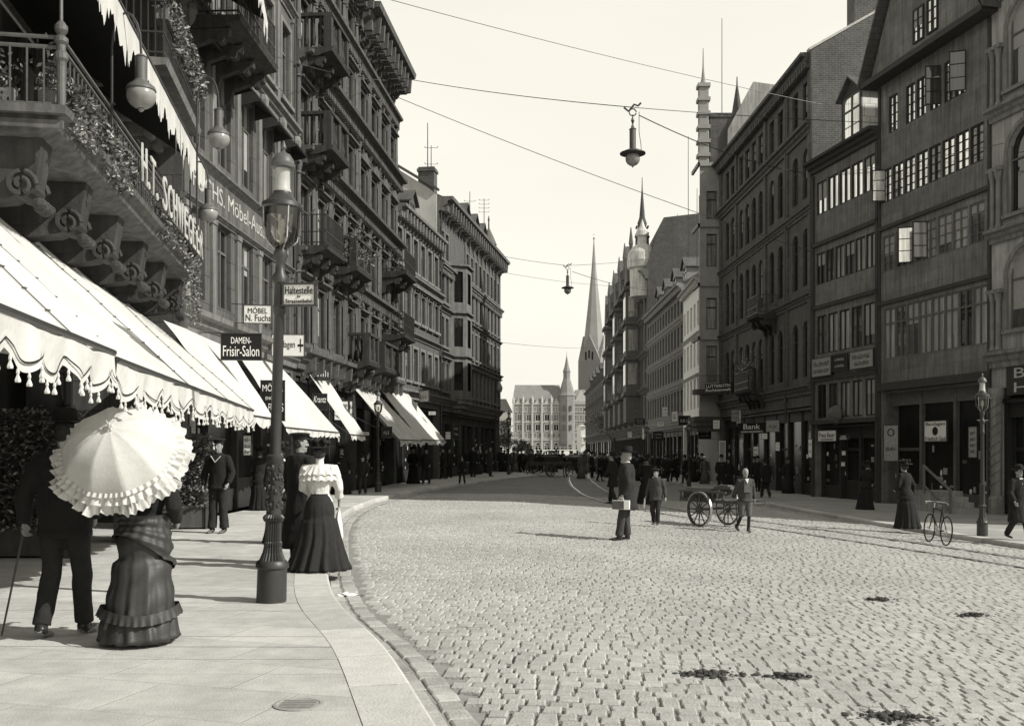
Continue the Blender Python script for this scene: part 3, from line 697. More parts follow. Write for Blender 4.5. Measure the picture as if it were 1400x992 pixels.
# --- plain house with six windows a floor
rows=[dict(z0=5.0,z1=6.6,n=6,w=.85,sur='plain'),dict(z0=7.95,z1=9.35,n=6,w=.85,sur='hood'),dict(z0=10.35,z1=11.95,n=6,w=.85,sur='plain')]
HC,LC=frontage('town_house','lower grey town house with six tall windows a floor and two roof dormers',pB0,pB1,ZL,12.9,'stone_b',rows,3.8,trim='trim_b',rise=3.2)
c=EachMB(); cornice(c,0,LC,4.5,.4,.4); cornice(c,0,LC,7.3,.25,.22); cornice(c,0,LC,9.98,.42,.4,.25); cornice(c,0,LC,12.9,.55,.55,.3,.6); c.obj('cornice','trim_b',HC)
shopfront(HC,LC,ZL,3.8,3)
for x in(2.2,5.4): dormer(HC,x,13.3,1.3,1.25,2.2,-.9,'stone_b',cols=2,panes=(('pane_mid',1),))
# --- tall corner house at the far left
rows=[]
for (a,b,s) in((4.95,6.5,'hood'),(7.4,9.0,'plain'),(9.85,11.4,'hood'),(12.2,13.7,'plain')): rows.append(dict(z0=a,z1=b,xs=[.9+1.36*i for i in range(9)]+[17.4,18.5],w=.72,sur=s))
HD,LD=frontage('corner_block','tall grey corner block with an oriel at the far end of the left side',pC0,pC1,ZL,15.4,'stone_c',rows,3.8,trim='trim_c',rise=2.2)
c=EachMB(); cornice(c,0,LD,4.5,.4,.4); cornice(c,0,LD,7.05,.3,.3); cornice(c,0,LD,9.5,.25,.22); cornice(c,0,LD,11.85,.35,.5,.3); cornice(c,0,LD,15.4,.8,.75,.4,.7); c.obj('cornice','trim_c',HD)
p=EachMB()
for i in range(10):
    p.nxt()
    x=.9-.68+1.36*i
    for z0,z1 in((4.52,6.8),(7.07,9.3),(9.52,11.4),(11.87,14.7)): p.box(x-.12,x+.12,-.01,.08,z0,z1)
p.obj('pilaster','trim_c',HD)
o=MB(); X=15.0
for (z0,z1) in((4.6,7.0),(7.1,9.5),(9.6,12.2)):
    pts=[(X-1.3,0),(X-.8,.8),(X+.8,.8),(X+1.3,0)]
    for a,b in zip(pts,pts[1:]):
        a_,b_=Vector((a[0],a[1],0)),Vector((b[0],b[1],0)); t=(b_-a_)
        for u0,u1,q0,q1 in((0,.22,0,1),(.78,1,0,1),(.22,.78,0,.2),(.22,.78,.88,1)):
            A_=a_+t*u0;B_=a_+t*u1; zz0=z0+(z1-z0)*q0; zz1=z0+(z1-z0)*q1
            o.quad((A_.x,A_.y,zz0),(B_.x,B_.y,zz0),(B_.x,B_.y,zz1),(A_.x,A_.y,zz1))
    o.poly([(X-1.45,0,z1),(X-.88,.95,z1),(X+.88,.95,z1),(X+1.45,0,z1)],.1,(0,0,1)); o.poly([(X-1.35,0,z0-.06),(X-.82,.85,z0-.06),(X+.82,.85,z0-.06),(X+1.35,0,z0-.06)],.06,(0,0,1))
for k,(s_,zz) in enumerate(((1,4.5),(.8,4.25),(.5,4.0))): o.poly([(X-1.3*s_,0,zz-.2),(X-.8*s_,.8*s_,zz-.2),(X+.8*s_,.8*s_,zz-.2),(X+1.3*s_,0,zz-.2)],.22,(0,0,1))
oo=o.obj('oriel','trim_c',HD)
for (z0,z1) in((4.6,7.0),(7.1,9.5),(9.6,12.2)):
    g=MB(); h=z1-z0; pts=[(X-1.22,.0),(X-.76,.72),(X+.76,.72),(X+1.22,.0)]
    for a,b in zip(pts,pts[1:]): g.quad((a[0],a[1],z0+.1),(b[0],b[1],z0+.1),(b[0],b[1],z1-.1),(a[0],a[1],z1-.1))
    g.obj('oriel_window','pane_dark',oo)
shopfront(HD,LD,ZL,3.8,4); downpipe(HD,LD-.12,1,15); downpipe(HD,2.3,1,14.6)
g=MB(); g.poly([(LD+.02,-.1,12.6),(LD+.02,-.1,15.5),(LD+.02,-.6,15.9),(LD+.02,-4.2,18.2),(LD+.02,-7,18.4),(LD+.02,-9.9,16),(LD+.02,-9.9,12.6)],.06,(1,0,0)); g.obj('party_wall','plaster_pale',HD)
g=MB(); g.beam((LD+.05,0,15.75),(LD+.05,-4.2,18.35),.3,.12); g.beam((LD+.05,-4.2,18.35),(LD+.05,-7,18.55),.3,.12); g.obj('wall_coping','iron_grey',HD)
chimney(HD,LD-.5,-.75,15.4,17.1,.7,.9,'brick_gable',0)
for (x,z) in((3.4,15.6),(6.2,15.6),(9.2,15.6)): dormer(HD,x,z,1.3,1.3,2,-.6,'stone_c',cols=2,panes=(('pane_mid',1),))
t=MB(); t.lathe([(.5,15.5),(.5,16.4),(.6,16.5),(.35,17.1),(.06,17.7),(.05,18.2),(.08,18.3),(.02,18.6)],(1.2,-.6,0),10); t.obj('roof_turret','hotel_dark',HD)
def antenna(label,loc,h,arms=3):
    t=thing('roof_mast',label,'mast',loc); m=MB(); m.tube([(0,0,-.3),(0,0,h)],[.03,.02],6)
    m.obj('pole','iron',t)
    if arms:
        a=MB()
        for i in range(arms): z=h*(.6+.35*i/max(arms-1,1)); a.tube([(-.35,0,z),(.35,0,z)],.012,5); a.ball((-.35,0,z+.05),.03); a.ball((.35,0,z+.05),.03)
        a.obj('cross_arm','iron',t)
q=on(pC0,pC1,LD-.5,-.75); antenna('thin mast on the chimney of the far left corner block',(q[0],q[1],17.3),2.3,0)
q=on(pC0,pC1,LD-1.3,-.75); antenna('forked wire mast beside the chimney of the corner block',(q[0],q[1],16.0),2.6,2)
q=on(pC0,pC1,3,-.6); antenna('wire mast with cross arms over the far end of the left corner block',(q[0],q[1],17.0),2.4,4)
q=on(pC0,pC1,8,-.6); antenna('short finial mast on the middle of the left corner block roof',(q[0],q[1],17.0),1.6,1)
# --- restaurant with the long balcony
LRs=math.hypot(pR0[0]-pR1[0],pR0[1]-pR1[1])
rows=[dict(z0=5.9,z1=8.3,n=9,w=1.4,sur='plain',cols=2,panes=(('pane_dark',1),)),dict(z0=9.9,z1=12.2,n=9,w=1.3,sur='hood',panes=(('pane_dark',1),)),dict(z0=13.3,z1=15.4,n=9,w=1.2,sur='plain',panes=(('pane_dark',1),))]
HR,LR=frontage('restaurant_house','dark restaurant building with a long planted balcony above white awnings',pR0,pR1,ZL,17.5,'stone_dark',rows,4.2,trim='trim_dark')
c=EachMB(); cornice(c,0,LR,8.95,.3,.3); cornice(c,0,LR,12.8,.3,.3); cornice(c,0,LR,17.5,.8,.8,.4); c.obj('cornice','trim_dark',HR)
shopfront(HR,LR,ZL,4.2,6,bays=8,items=False,m='black')  # black front: the shade under the awnings is put into its colour
def rloc(x,d):   # world -> restaurant local
    u=Vector((pR1[0]-pR0[0],pR1[1]-pR0[1])).normalized(); v=Vector((-u.y,u.x)); q=Vector((x-pR0[0],d-pR0[1])); return q.dot(u),q.dot(v)
bx0,bp=rloc(-6.02,18.9); bx1,_=rloc(-4.52,9.9); PR=bp
b=MB(); z=4.62
prof=[(0,z+.2),(PR-.22,z+.2),(PR-.16,z+.24),(PR-.06,z+.27),(PR-.02,z+.36),(PR+.06,z+.40),(PR+.08,z+.46),(0,z+.46)]
b.prism(prof,bx0,bx1)
# near end return moulding
for (e,a0,a1) in((.05,.24,.32),(.11,.37,.455)): b.box(bx1,bx1+e,0,PR+e*.7,z+a0,z+a1)
bo=b.obj('balcony','trim_dark',HR)
n=6
for i in range(n):
    x=bx0+.35+(bx1-bx0-.7)*i/(n-1); k=MB()
    k.prism([(0,z-1.05),(.7,z-.85),(PR*.45,z-.52),(PR-.55,z-.42),(PR-.3,z-.3),(PR-.22,z+.197),(0,z+.197)],x-.17,x+.17)
    k.prism([(.2,z-.5),(PR-.7,z-.3),(PR-.7,z-.1),(.2,z-.1)],x-.21,x+.21)
    ko=k.obj('console','stone_dark',bo); s=MB()  # console and scroll in dark stone: soffit shade put into the colour
    sp=[]
    for j in range(26): a=j*.42; r=.15*(1-j/30); sp.append((r*math.cos(a),r*math.sin(a)))
    for sx_ in(-.2,.2):
        s.tube([(x+sx_,PR-.42+p_[0],z-.28+p_[1]) for p_ in sp],.032,5)
    s.tube([(x-.19,PR-.42,z-.28),(x+.19,PR-.42,z-.28)],.13,14)
    for j in range(5): s.ball((x-.15+.075*j,PR-.26,z-.46-.03*(j%2)),.05,.08,.06,7,5)
    s.obj('scroll','stone_dark',ko)
r=MB()
ins=PR-.02
for zz in(z+.52,z+1.1,z+1.2): r.tube([(bx0,ins,zz),(bx1-.1,ins,zz),(bx1-.1,0,zz)],.022,6)
N=int((bx1-bx0)/.16)
for i in range(N+1): x=bx0+(bx1-.1-bx0)*i/N; r.box(x-.008,x+.008,ins-.008,ins+.008,z+.47,z+1.1)
for i in range(N//2): 
    x=bx0+.16+.32*i
    r.tube([(x+.07*math.cos(a*.7),ins,z+.8+.07*math.sin(a*.7)) for a in range(10)],.008,4)
for i in range(int(PR/.16)): r.box(bx1-.108,bx1-.092,.16*i,.16*i+.016,z+.47,z+1.1)
r.obj('railing','iron_grey',bo)
ps=MB()
for x in(bx1-.1,):
    ps.lathe([(.045,z+.46),(.045,z+.9),(.05,z+.95),(.07,z+.98),(.07,z+1.03),(.045,z+1.06),(.045,z+1.12),(.07,z+1.15),(.07,z+1.19),(.035,z+1.22),(.065,z+1.27),(.065,z+1.31),(.03,z+1.36)],(x,ins,0),12)
ps.obj('corner_post','iron_grey',bo)
t=MB(); x=bx1-.1; t.tube([(x,ins,z+1.35),(x,ins,z+1.7),(x-.03,ins,z+1.85),(x-.2,ins+.02,z+1.95),(x-.45,ins+.03,z+1.98),(x-.8,ins+.03,z+1.98)],.018,6); t.obj('stay_rod','iron_grey',bo)
# balcony awning: underside shade put into the canopy colour, white scalloped edge
def valance(mb,a,b,z,drop,per,seed=0,ragged=.35):
    rnd=random.Random(seed); a=Vector(a);b=Vector(b); L=(b-a).length; n=int(L/.035); u=(b-a)/L; nr=Vector((-u.y,u.x,0))
    prev=None
    for i in range(n+1):
        s=L*i/n; ph=(s/per)%1; dd=drop*(.55+.45*abs(math.sin(PI*ph)))*(1+ragged*(noise.noise(Vector((s*15,seed,0))))+.3*noise.noise(Vector((s*3,seed,0)))) ; w_=.03*math.sin(s*9+seed)
        p=a.lerp(b,i/n); t=Vector((p.x,p.y,z)); q=t+nr*w_+Vector((0,0,-dd))
        if prev: mb.add([prev[0],t,q,prev[1]],[(0,1,2,3)])
        prev=(t,q)
def tt(nm,x,y,zz): return on(pR0,pR1,x,y,zz)
def hood(label,x0,x1,ytop,ybar,ztop,zbar,seed,drop=.42):
    t=thing('balcony_awning',label,'awning',on(pR0,pR1,x0,0,zbar),ang(pR0,pR1))
    m=MB(); n=12
    m.poly([(0,ytop,ztop-zbar),(x1-x0,ytop,ztop-zbar),(x1-x0,ybar,0),(0,ybar,0)],.01,(0,0,1)); m.obj('canopy','canopy_shaded',t)
    v=MB(); valance(v,(x1-x0,ybar,0),(0,ybar,0),0,drop,.42,seed,.8); v.obj('valance','lace',t)
    f=MB(); f.tube([(0,ybar,.01),(x1-x0,ybar,.01)],.02,6); f.obj('front_bar','iron',t); return t
_,ya=rloc(-5.10,10.9)
hood('awning with painted-in underside shade and white scalloped edge above the long restaurant balcony',bx0+.1,bx1-.6,.1,PR+.15,8.6,7.0,3,.5)
hood('white edged awning hanging under the top floor of the restaurant',bx0-3.4,bx1-6.5,.1,PR+1.05,13.2,11.35,5,.5)
# upper balconies on the restaurant
bb=balcony(HR,*sorted((rloc(-6.1,17.1)[0],rloc(-6.8,21.0)[0])),8.45,rloc(-6.1,17.1)[1]+.1,'stone_trim','rail',rh=1.0)
# --- high balcony on the furniture house
balcony(HA,LA-3.0,LA-.1,10.85,1.2,'stone_dark','rail')
# ================================================================== RIGHT SIDE (near to far)
q3=(13.1,43.0); q2=(14.1,37.9); q1=(15.35,31.6); q0=(16.6,25.6); q4=(12.66,60.0)
BR=BRP; DK=(('pane_dark',.2),('pane_mid',.35),('pane_curtain',.45))
# arched stone house at the right edge
rows=[dict(z0=5.4,z1=7.9,n=2,w=1.75,arch=1,sur='arch',cols=2,rows=1,tr=.62,panes=DK,rev=.35),dict(z0=9.0,z1=11.7,n=2,w=1.75,arch=1,sur='arch',tr=.62,panes=DK,rev=.35),dict(z0=12.9,z1=15.6,n=2,w=1.75,arch=1,sur='arch',tr=.62,panes=DK,rev=.35),dict(z0=16.6,z1=18.6,n=4,w=.8,arch=1,sur='arch',panes=DK)]
for r in rows[:3]: r['m0']=.2; r['m1']=.2
G1,L1=frontage('arcaded_house','pale stone house with big round arched windows at the right edge',q0,q1,ZR,19.6,'stone_r1',rows,3.6,trim='trim_r1')
c=EachMB()
for z,pj,h in((4.75,.4,.5),(8.6,.35,.4),(12.45,.35,.4),(16.1,.3,.3),(19.6,.8,.8)): cornice(c,0,L1,z,pj,h)
c.obj('cornice','trim_r1',G1)
p=EachMB()
for x in(.3,L1/2,L1-.3):
    for z0,z1 in((4.8,6.6),(8.65,10.45),(12.5,14.3)):
        p.nxt()
        for dx in(-.14,.14): p.lathe([(.12,z0),(.08,z0+.15),(.075,z1-.3),(.13,z1-.05),(.13,z1)],(x+dx,.1,0),10)
        p.box(x-.32,x+.32,-.02,.22,z1,z1+.12)
p.obj('half_column','trim_r1',G1)
k=MB(); k.lathe([(.24,ZR),(.24,ZR+.5),(.17,ZR+.6),(.17,3.2),(.25,3.4),(.25,3.6)],(L1-.45,.18,0),14); ko=k.obj('corner_column','trim_r1',G1)
s=MB()
for j in range(9): z=ZR+.75+j*.3; s.tube([(L1-.45+.176*math.cos(a),.18+.176*math.sin(a),z+.12*a) for a in [i*.4 for i in range(9)]],.028,5)
s.obj('spiral_moulding','stone_trim',ko)
fb=MB(); fb.box(.4,L1-.8,-.02,.1,3.35,4.25); fb.obj('sign_band','shop',G1); letter('BI\nHe',1.1,.75,'letter_g',G1,(L1-1.7,.1,3.8),out='+y')
shopfront(G1,L1,ZR,3.3,2,bays=3)
# plank fronted gabled house
rows=[dict(z0=5.07,z1=7.0,n=8,w=.72,fm='frame_m',panes=DK,tr=.7,rev=.08,m0=.2,m1=.3),dict(z0=8.4,z1=9.75,n=7,w=.78,fm='frame_m',rows=4,cols=2,tr=0,panes=DK,rev=.08,m0=.3,m1=.2),
 dict(z0=11.04,z1=12.3,n=8,w=.69,fm='frame_d',rows=4,cols=2,tr=0,panes=BR,rev=.08,m0=.35,m1=.1),dict(z0=13.56,z1=14.95,xs=[1.55,2.15,2.95,3.75,4.4,5.5],w=.58,fm='frame_d',rows=4,cols=2,tr=0,panes=BR,rev=.08)]
G2,L2=frontage('plank_fronted_house','old plank fronted house with bands of small windows and a steep attic gable',q1,q2,ZR,15.55,'wood_r2',rows,3.94,trim='wood_trim',roof='none')
for x in(.9,): pass
c=EachMB(); 
for z in(4.05,7.15,10.0): c.nxt(); c.box(0,L2,-.02,.09,z,z+.14)
c.nxt(); c.box(0,L2,-.02,.14,3.9,4.045); c.obj('band_moulding','wood_trim',G2)
for x in(.06,L2-.06):
    b=MB(); b.box(x-.06,x+.06,-.01,.07,ZR,15.5); b.obj('corner_board','wood_trim',G2)
g=MB(); gx0,gx1,gp=-.3,L2+.35,22.3; mid=L2/2+.1
y=.35
g.poly([(gx0+.3,y,15.75),(gx1-.3,y,15.75),(mid,y,gp-.5)],-.2); go=g.obj('attic_gable','wood_r2',G2)
for xx in(2.55,3.35): 
    w_=window(G2,xx,16.05,.62,1.2,2,3,'frame_d',(('pane_light',1),),None,'wood_trim',0); w_.location.y=y+.17
e=MB()
e.poly([(gx0,y+.25,15.55),(gx1,y+.25,15.55),(gx1,-.0,15.55),(gx0,-.0,15.55)],.2,(0,0,1))
e.obj('eaves','wood_trim',G2)
r=MB()
for a,b_ in(((gx0-.15,15.6),(mid,gp)),((mid,gp),(gx1+.15,15.6))):
    r.poly([(a[0],y+.3,a[1]),(b_[0],y+.3,b_[1]),(b_[0],-10,b_[1]),(a[0],-10,a[1])],.16,(0,0,1))
r.obj('roof','roof',G2)
# open casements
for (x,z,h,m_,an) in((4.15,8.42,1.3,'pane_light',60),(5.9,11.05,1.2,'pane_light',75),(1.2,13.58,1.35,'pane_mid',60),(2.55,13.58,1.35,'pane_mid',70),(3.3,8.42,1.3,'pane_curtain',75)):
    f=MB(); w_=.52
    for bx in((0,.04,0,h),(w_-.04,w_,0,h),(.04,w_-.04,0,.04),(.04,w_-.04,h-.04,h),(.04,w_-.04,h*.33,h*.33+.025),(.04,w_-.04,h*.66,h*.66+.025)): f.box(bx[0],bx[1],-.02,.02,bx[2],bx[3])
    o=f.obj('open_casement','frame_d',G2,(x,.05,z),rad(an)); pp=MB(); pp.box(.03,w_-.03,-.004,.004,.03,h-.03); pp.obj('pane',m_,o)
shopfront(G2,L2,ZR,3.94,5,bays=3,m='shop2')
# narrow house
rows=[dict(z0=3.0,z1=4.45,n=5,w=.72,fm='frame_d',panes=DK,tr=0,cols=2,rev=.08,m0=.15,m1=.3),dict(z0=5.75,z1=7.4,n=5,w=.8,fm='frame_d',cols=2,rows=1,panes=(('pane_curtain',.6),('pane_mid',.4)),tr=0,rev=.08,m0=.25,m1=.3),
 dict(z0=8.75,z1=10.1,n=6,w=.72,cols=2,rows=1,tr=0,fm='frame_d',panes=DK,rev=.08,m0=.2,m1=.3),dict(z0=11.75,z1=13.15,n=5,w=.84,cols=2,rows=1,tr=0,fm='frame_d',panes=(('pane_light',1),),rev=.08,m0=.2,m1=.3)]
G3,L3=frontage('narrow_house','narrow plank house with a pale slated dormer',q2,q3,ZR,14.0,'wood_r2',rows,2.75,trim='wood_trim',rise=2.4)
c=EachMB()
for z in(4.6,7.7,10.4): c.nxt(); c.box(0,L3,-.02,.1,z,z+.16)
c.nxt(); c.box(0,L3,-.02,.16,2.75,2.92); cornice(c,-.05,L3+.05,14.05,.5,.45); c.obj('band_moulding','wood_trim',G3)
for x in(.08,L3-.1):
    b=MB(); b.box(x-.08,x+.08,-.01,.1,ZR,13.5); b.obj('corner_board','wood_trim',G3)
dormer(G3,2.3,14.1,1.5,2.0,2.6,-.15,'wood_trim','roof',sidem='slate_pale',panes=(('pane_light',1),))
shopfront(G3,L3,ZR,2.75,7,bays=3)
t=MB(); t.lathe([(.35,0),(.42,.1),(.3,.35),(.1,.42)],(0,0,0),9,Matrix.Rotation(rad(-90),3,'X')); t.obj('carved_crest','shop2',G3,(3.0,.02,3.1))
# brick house with arched windows
S=17.1/9.2
XS=[.95,2.45,4.75,6.2,8.2,9.5,10.8,12.1,14.0,15.3]
rows=[dict(z0=4.9,z1=7.4,xs=XS,w=.85,arch=1,sur=None,panes=(('pane_dark',.8),('pane_mid',.2))),dict(z0=8.95,z1=11.5,xs=XS,w=.85,arch=1,panes=(('pane_dark',.75),('pane_mid',.25))),dict(z0=12.85,z1=15.05,xs=XS,w=.85,arch=1,panes=(('pane_dark',.75),('pane_mid',.25))),dict(z0=16.4,z1=18.0,xs=XS,w=.85,panes=(('pane_dark',.75),('pane_mid',.25)))]
for r in rows: r['fm']='frame_d'; r['rev']=.3
G4,L4=frontage('brick_house','long dark brick house with rows of round arched windows and a bare gable wall',q3,q4,ZR,18.9,'brick_dark',rows,3.6,trim='trim_dark',roof='none')
c=EachMB()
for z,pj,h in((4.55,.3,.45),(8.55,.22,.35),(12.4,.22,.35),(16.0,.35,.45)): cornice(c,0,L4,z,pj,h)
cornice(c,0,L4,18.95,.55,.6,.35); c.obj('cornice','trim_dark',G4)
p=EachMB()
for x in(.25,3.6,7.2,13.05,L4-.3):
    p.nxt()
    for z0,z1 in((4.6,8.2),(8.6,12.0),(12.45,15.5),(16.05,18.3)): p.box(x-.2,x+.2,-.01,.1,z0,z1)
p.obj('pilaster','brick_dark',G4)
g=MB(); g.poly([(-.01,.1,13.8),(-.01,.15,18.95),(-.01,-3.4,21.0),(-.01,-6.5,22.0),(-.01,-10,20),(-.01,-10,13.8)],-.25,(1,0,0)); g.obj('gable_wall','brick_gable',G4)
g=MB(); g.beam((.02,.2,19.05),(.02,-3.4,21.1),.35,.1); g.beam((.02,-3.4,21.1),(.02,-6.5,22.1),.35,.1); g.obj('wall_coping','plaster_pale',G4)
r=MB(); r.prism([(.3,18.96),(-3.4,20.9),(-6.5,21.8),(-10,18.96)],.27,L4-.05); r.obj('roof','roof',G4)
chimney(G4,.5,-2.5,20,22.0,.9,1.3,'brick_gable',0); chimney(G4,1.6,-3.9,20.5,22.6,.8,1.0,'brick_gable',0)
balcony(G4,5.3,7.2,8.3,1.0,'stone_dark','rail'); balcony(G4,7.4,10.2,4.75,.9,'stone_dark','rail'); downpipe(G4,3.6,3,18)
shopfront(G4,L4,ZR,3.6,8,bays=8)
# corner house with pinnacle: shows its near side wall
TX0,TD0,TD1=11.42,60.1,67.6
G5=thing('pinnacled_house','brick corner house with a banded pinnacle and arched side windows stepping out into the street','building',(TX0,TD0,0))
# side wall faces the camera: local x to the right, so build in a child-free local frame with y toward the camera
def side_ops():
    return [(.42,1.05,z0,z1) for z0,z1 in((5.8,8.0),(9.0,10.9),(12.8,14.8),(15.7,17.4))]
m=MB(); W5=3.4
def wall_cam(mb,x0,x1,z0,z1,ops,y=0,rev=.2):
    xs=sorted({x0,x1}|{o[0] for o in ops}|{o[1] for o in ops}); zs=sorted({z0,z1}|{o[2] for o in ops}|{o[3] for o in ops})
    for i in range(len(xs)-1):
        for j in range(len(zs)-1):
            cx=(xs[i]+xs[i+1])/2; cz=(zs[j]+zs[j+1])/2
            if any(o[0]<cx<o[1] and o[2]<cz<o[3] for o in ops): continue
            mb.quad((xs[i],y,zs[j]),(xs[i+1],y,zs[j]),(xs[i+1],y,zs[j+1]),(xs[i],y,zs[j+1]))
    for o in ops:
        x0_,x1_,a,b=o[:4]
        mb.quad((x0_,y,a),(x0_,y,b),(x0_,y+rev,b),(x0_,y+rev,a)); mb.quad((x1_,y,a),(x1_,y+rev,a),(x1_,y+rev,b),(x1_,y,b)); mb.quad((x0_,y,a),(x0_,y+rev,a),(x1_,y+rev,a),(x1_,y,a)); mb.quad((x0_,y,b),(x1_,y,b),(x1_,y+rev,b),(x0_,y+rev,b))
wall_cam(m,0,1.6,3.6,18.9,side_ops())
m.quad((0,0,3.6),(0,0,18.9),(1.5,7.4,18.9),(1.5,7.4,3.6)); m.poly([(0,0,3.6),(1.6,0,3.6),(1.6,7.4,3.6),(1.5,7.4,3.6)]); m.box(1.35,5,.02,7.4,-.9,19.0)
m.obj('wall','trim_r7',G5)
for (a,b,z0,z1) in side_ops():
    f=MB(); f.box(a,a+.05,.1,.15,z0,z1); f.box(b-.05,b,.1,.15,z0,z1); f.box(a+.05,b-.05,.1,.15,z0,z0+.05); f.box(a+.05,b-.05,.1,.15,z0+(z1-z0)*.68,z0+(z1-z0)*.68+.07); f.box(a+.05,b-.05,.1,.15,z1-.05,z1)
    fo=f.obj('window','frame_d',G5); pp=MB(); pp.quad((a,.14,z0),(b,.14,z0),(b,.14,z1),(a,.14,z1)); pp.obj('pane','pane_light' if z0>12 or z0<7 else 'pane_curtain',fo)
c=EachMB()
for z in(8.35,11.6,15.2,18.9): c.nxt(); c.box(-.12,1.6,-.12,-.001,z,z+.22); c.box(-.14,-.002,-.12,2,z,z+.22)
c.obj('cornice','trim_r7',G5); c=MB(); c.box(.0,.55,.0,.55,19.12,24.0)
for j in range(6): c.box(-.1,.65,-.1,.65,19.5+j*.85,19.72+j*.85)
c.lathe([(.2,24),(.12,24.3),(.05,25),(.02,26.2)],(.27,.27,0),8)
c.obj('pinnacle','trim_r7',G5)
g=MB(); g.box(.7,3.2,.3,.7,18.9,22.0); g.box(.65,3.25,.25,.75,22.0,22.25); g.obj('parapet_gable','brick_dark',G5)
g=MB(); g.poly([(1.7,.1,18.5),(1.75,.1,21.2),(3.3,.1,24.1),(6.0,.1,23.7),(9,.1,20),(9,.1,18.5)],.3,(0,1,0)); g.obj('party_wall','stone_r1',G5)
g=MB(); g.lathe([(.35,21.5),(.38,22.3),(.3,22.7),(.05,24.3),(.03,24.8)],(2.55,1.2,0),8); g.obj('roof_turret','roof',G5)
k=MB()
for s_,z in((1,3.4),(.8,3.1),(.5,2.8)): k.box(-.35*s_,1.6,-.25*s_,1.5,z,z+.28)
k.box(-.45,1.2,-.9,-.001,5.0,5.3); k.obj('corbel','dark_r8',G5)
rl=MB(); rl.box(-.4,1.15,-.88,-.85,6.1,6.14)
for i in range(14): rl.box(-.4+.11*i,-.385+.11*i,-.88,-.86,5.3,6.1)
rl.obj('balcony_railing','iron',G5)
chimney(G5,6.4,1.0,20,23.2,1.0,.8,'brick_gable',3)
m=MB(); m.box(1.4,5,-.0,7.4,-.9,-.89); 
# white, grey, domed and far houses
q6a=(13.0,68.3); q6b=(13.36,77.0); q7b=(13.38,97.5); q8b=(14.8,144.6); q9b=(16.2,218.0)
rows=[dict(z0=a,z1=b,n=5,w=.8,panes=(('pane_dark',1),),fm='frame_l',tr=.7,rev=.15) for a,b in((4.6,6.7),(7.6,9.4),(10.4,12.1))]
G6,L6=frontage('white_house','bright white plastered house with narrow windows halfway down the right side',q6a,q6b,ZR,13.6,'white_r6',rows,3.4,trim='trim_r6',rise=3.2)
c=EachMB(); 
for z in(4.0,7.0,9.9): cornice(c,0,L6,z,.2,.2)
cornice(c,0,L6,13.6,.5,.4,.3); c.obj('cornice','trim_r6',G6); shopfront(G6,L6,ZR,3.4,9)
m=MB(); m.box(1,3.4,-3.5,-1.2,13.6,16.4); m.obj('attic_wall','plaster_pale',G6)
rows=[dict(z0=a,z1=b,n=13,w=.85,panes=(('pane_dark',1),),fm='frame_m',tr=.7,rev=.15) for a,b in((4.6,6.4),(7.3,9.0),(9.9,11.5),(12.4,13.6))]
G7,L7=frontage('tenement','long grey tenement with four rows of close-set windows beyond the white house',q6b,q7b,ZR,14.6,'grey_r7',rows,3.4,trim='trim_r7',rise=3.0)
c=EachMB()
for z in(4.0,6.9,9.5,12.0): cornice(c,0,L7,z,.25,.3)
cornice(c,0,L7,14.6,.6,.5,.4); c.obj('cornice','trim_r7',G7); shopfront(G7,L7,ZR,3.4,10)
for x in(3,8,13,17.5): dormer(G7,x,14.8,1.8,1.6,2.5,-.6,'trim_r7',panes=(('pane_mid',1),))
rows=[dict(z0=a,z1=b,n=14,w=1.3,panes=(('pane_light',.5),('pane_dark',.5)),fm='frame_l',tr=.7,rev=.2) for a,b in((4.8,7.2),(8.4,10.8),(12.0,14.4),(15.6,17.8))]
G8,L8=frontage('domed_house','dark ornate house with a metal dome and bay fronts far down the right side',q7b,q8b,ZR,19.5,'dark_r8',rows,3.6,trim='trim_r8',rise=5.2,roof='none')
rr_=MB(); rr_.prism([(.25,19.502),(-1.6,24.6),(-9,25.4),(-10.02,19.502)],.01,L8-.01); rr_.obj('roof','roof',G8)
c=EachMB()
for z in(4.2,7.8,11.4,15.0): cornice(c,0,L8,z,.45,.4)
cornice(c,0,L8,19.5,.9,.9); c.obj('cornice','trim_r8',G8); shopfront(G8,L8,ZR,3.6,11)
o=MB()
for X in(9,17,25,34,43):
    if X>9: o.obj('bay_front','trim_r8',G8); o=MB()
    o.box(X-1.7,X+1.7,0,1.5,4.6,7.0 if X in(17,34) else 18.8); 
    o.poly([(X-2,.9,19.5),(X+2,.9,19.5),(X+.9,.9,21.8),(X,.9,23.6),(X-.9,.9,21.8)],.5); o.lathe([(.3,21),(.12,22.8),(.25,23.5),(.05,25.2)],(X-2,1.0,0),7)
    for z in(7.4,11.2,15,18.6): o.box(X-1.9,X+1.9,0,1.75,z,z+.4)
oo=o.obj('bay_front','trim_r8',G8)
for X in(9,25,43):
    for z in(8.6,12.2,15.8):
        g=MB(); g.box(X-1.74,X-1.70,.25,1.25,z,z+2.2); g.box(X-1.2,X-.2,1.5,1.54,z,z+2.2); g.box(X+.2,X+1.2,1.5,1.54,z,z+2.2); g.obj('bay_window','pane_light',oo)
dm=MB(); dm.lathe([(1.2,17),(1.25,19.7),(1.5,19.9),(1.55,20.6),(1.4,21.4),(1.0,22.0),(.5,22.3),(.45,23.0),(.62,23.15),(.6,23.6),(.3,24.0),(.03,24.8)],(1.7,.35,0),18); dm.obj('dome','dome',G8)
sp=MB(); sp.lathe([(.5,17),(.55,22),(.75,22.2),(.7,23.6),(.8,23.8),(.42,24.8),(.5,25.2),(.3,25.8),(.06,28.8),(.03,30)],(5.2,.0,0),8)
for j in range(5):
    for k in range(6): a=k*PI/3; sp.ball((5.2+.66*math.cos(a),.0+.66*math.sin(a),22+j*.7),.13,n=6,m=4)
sp.obj('spike_turret','dark_r8',G8)
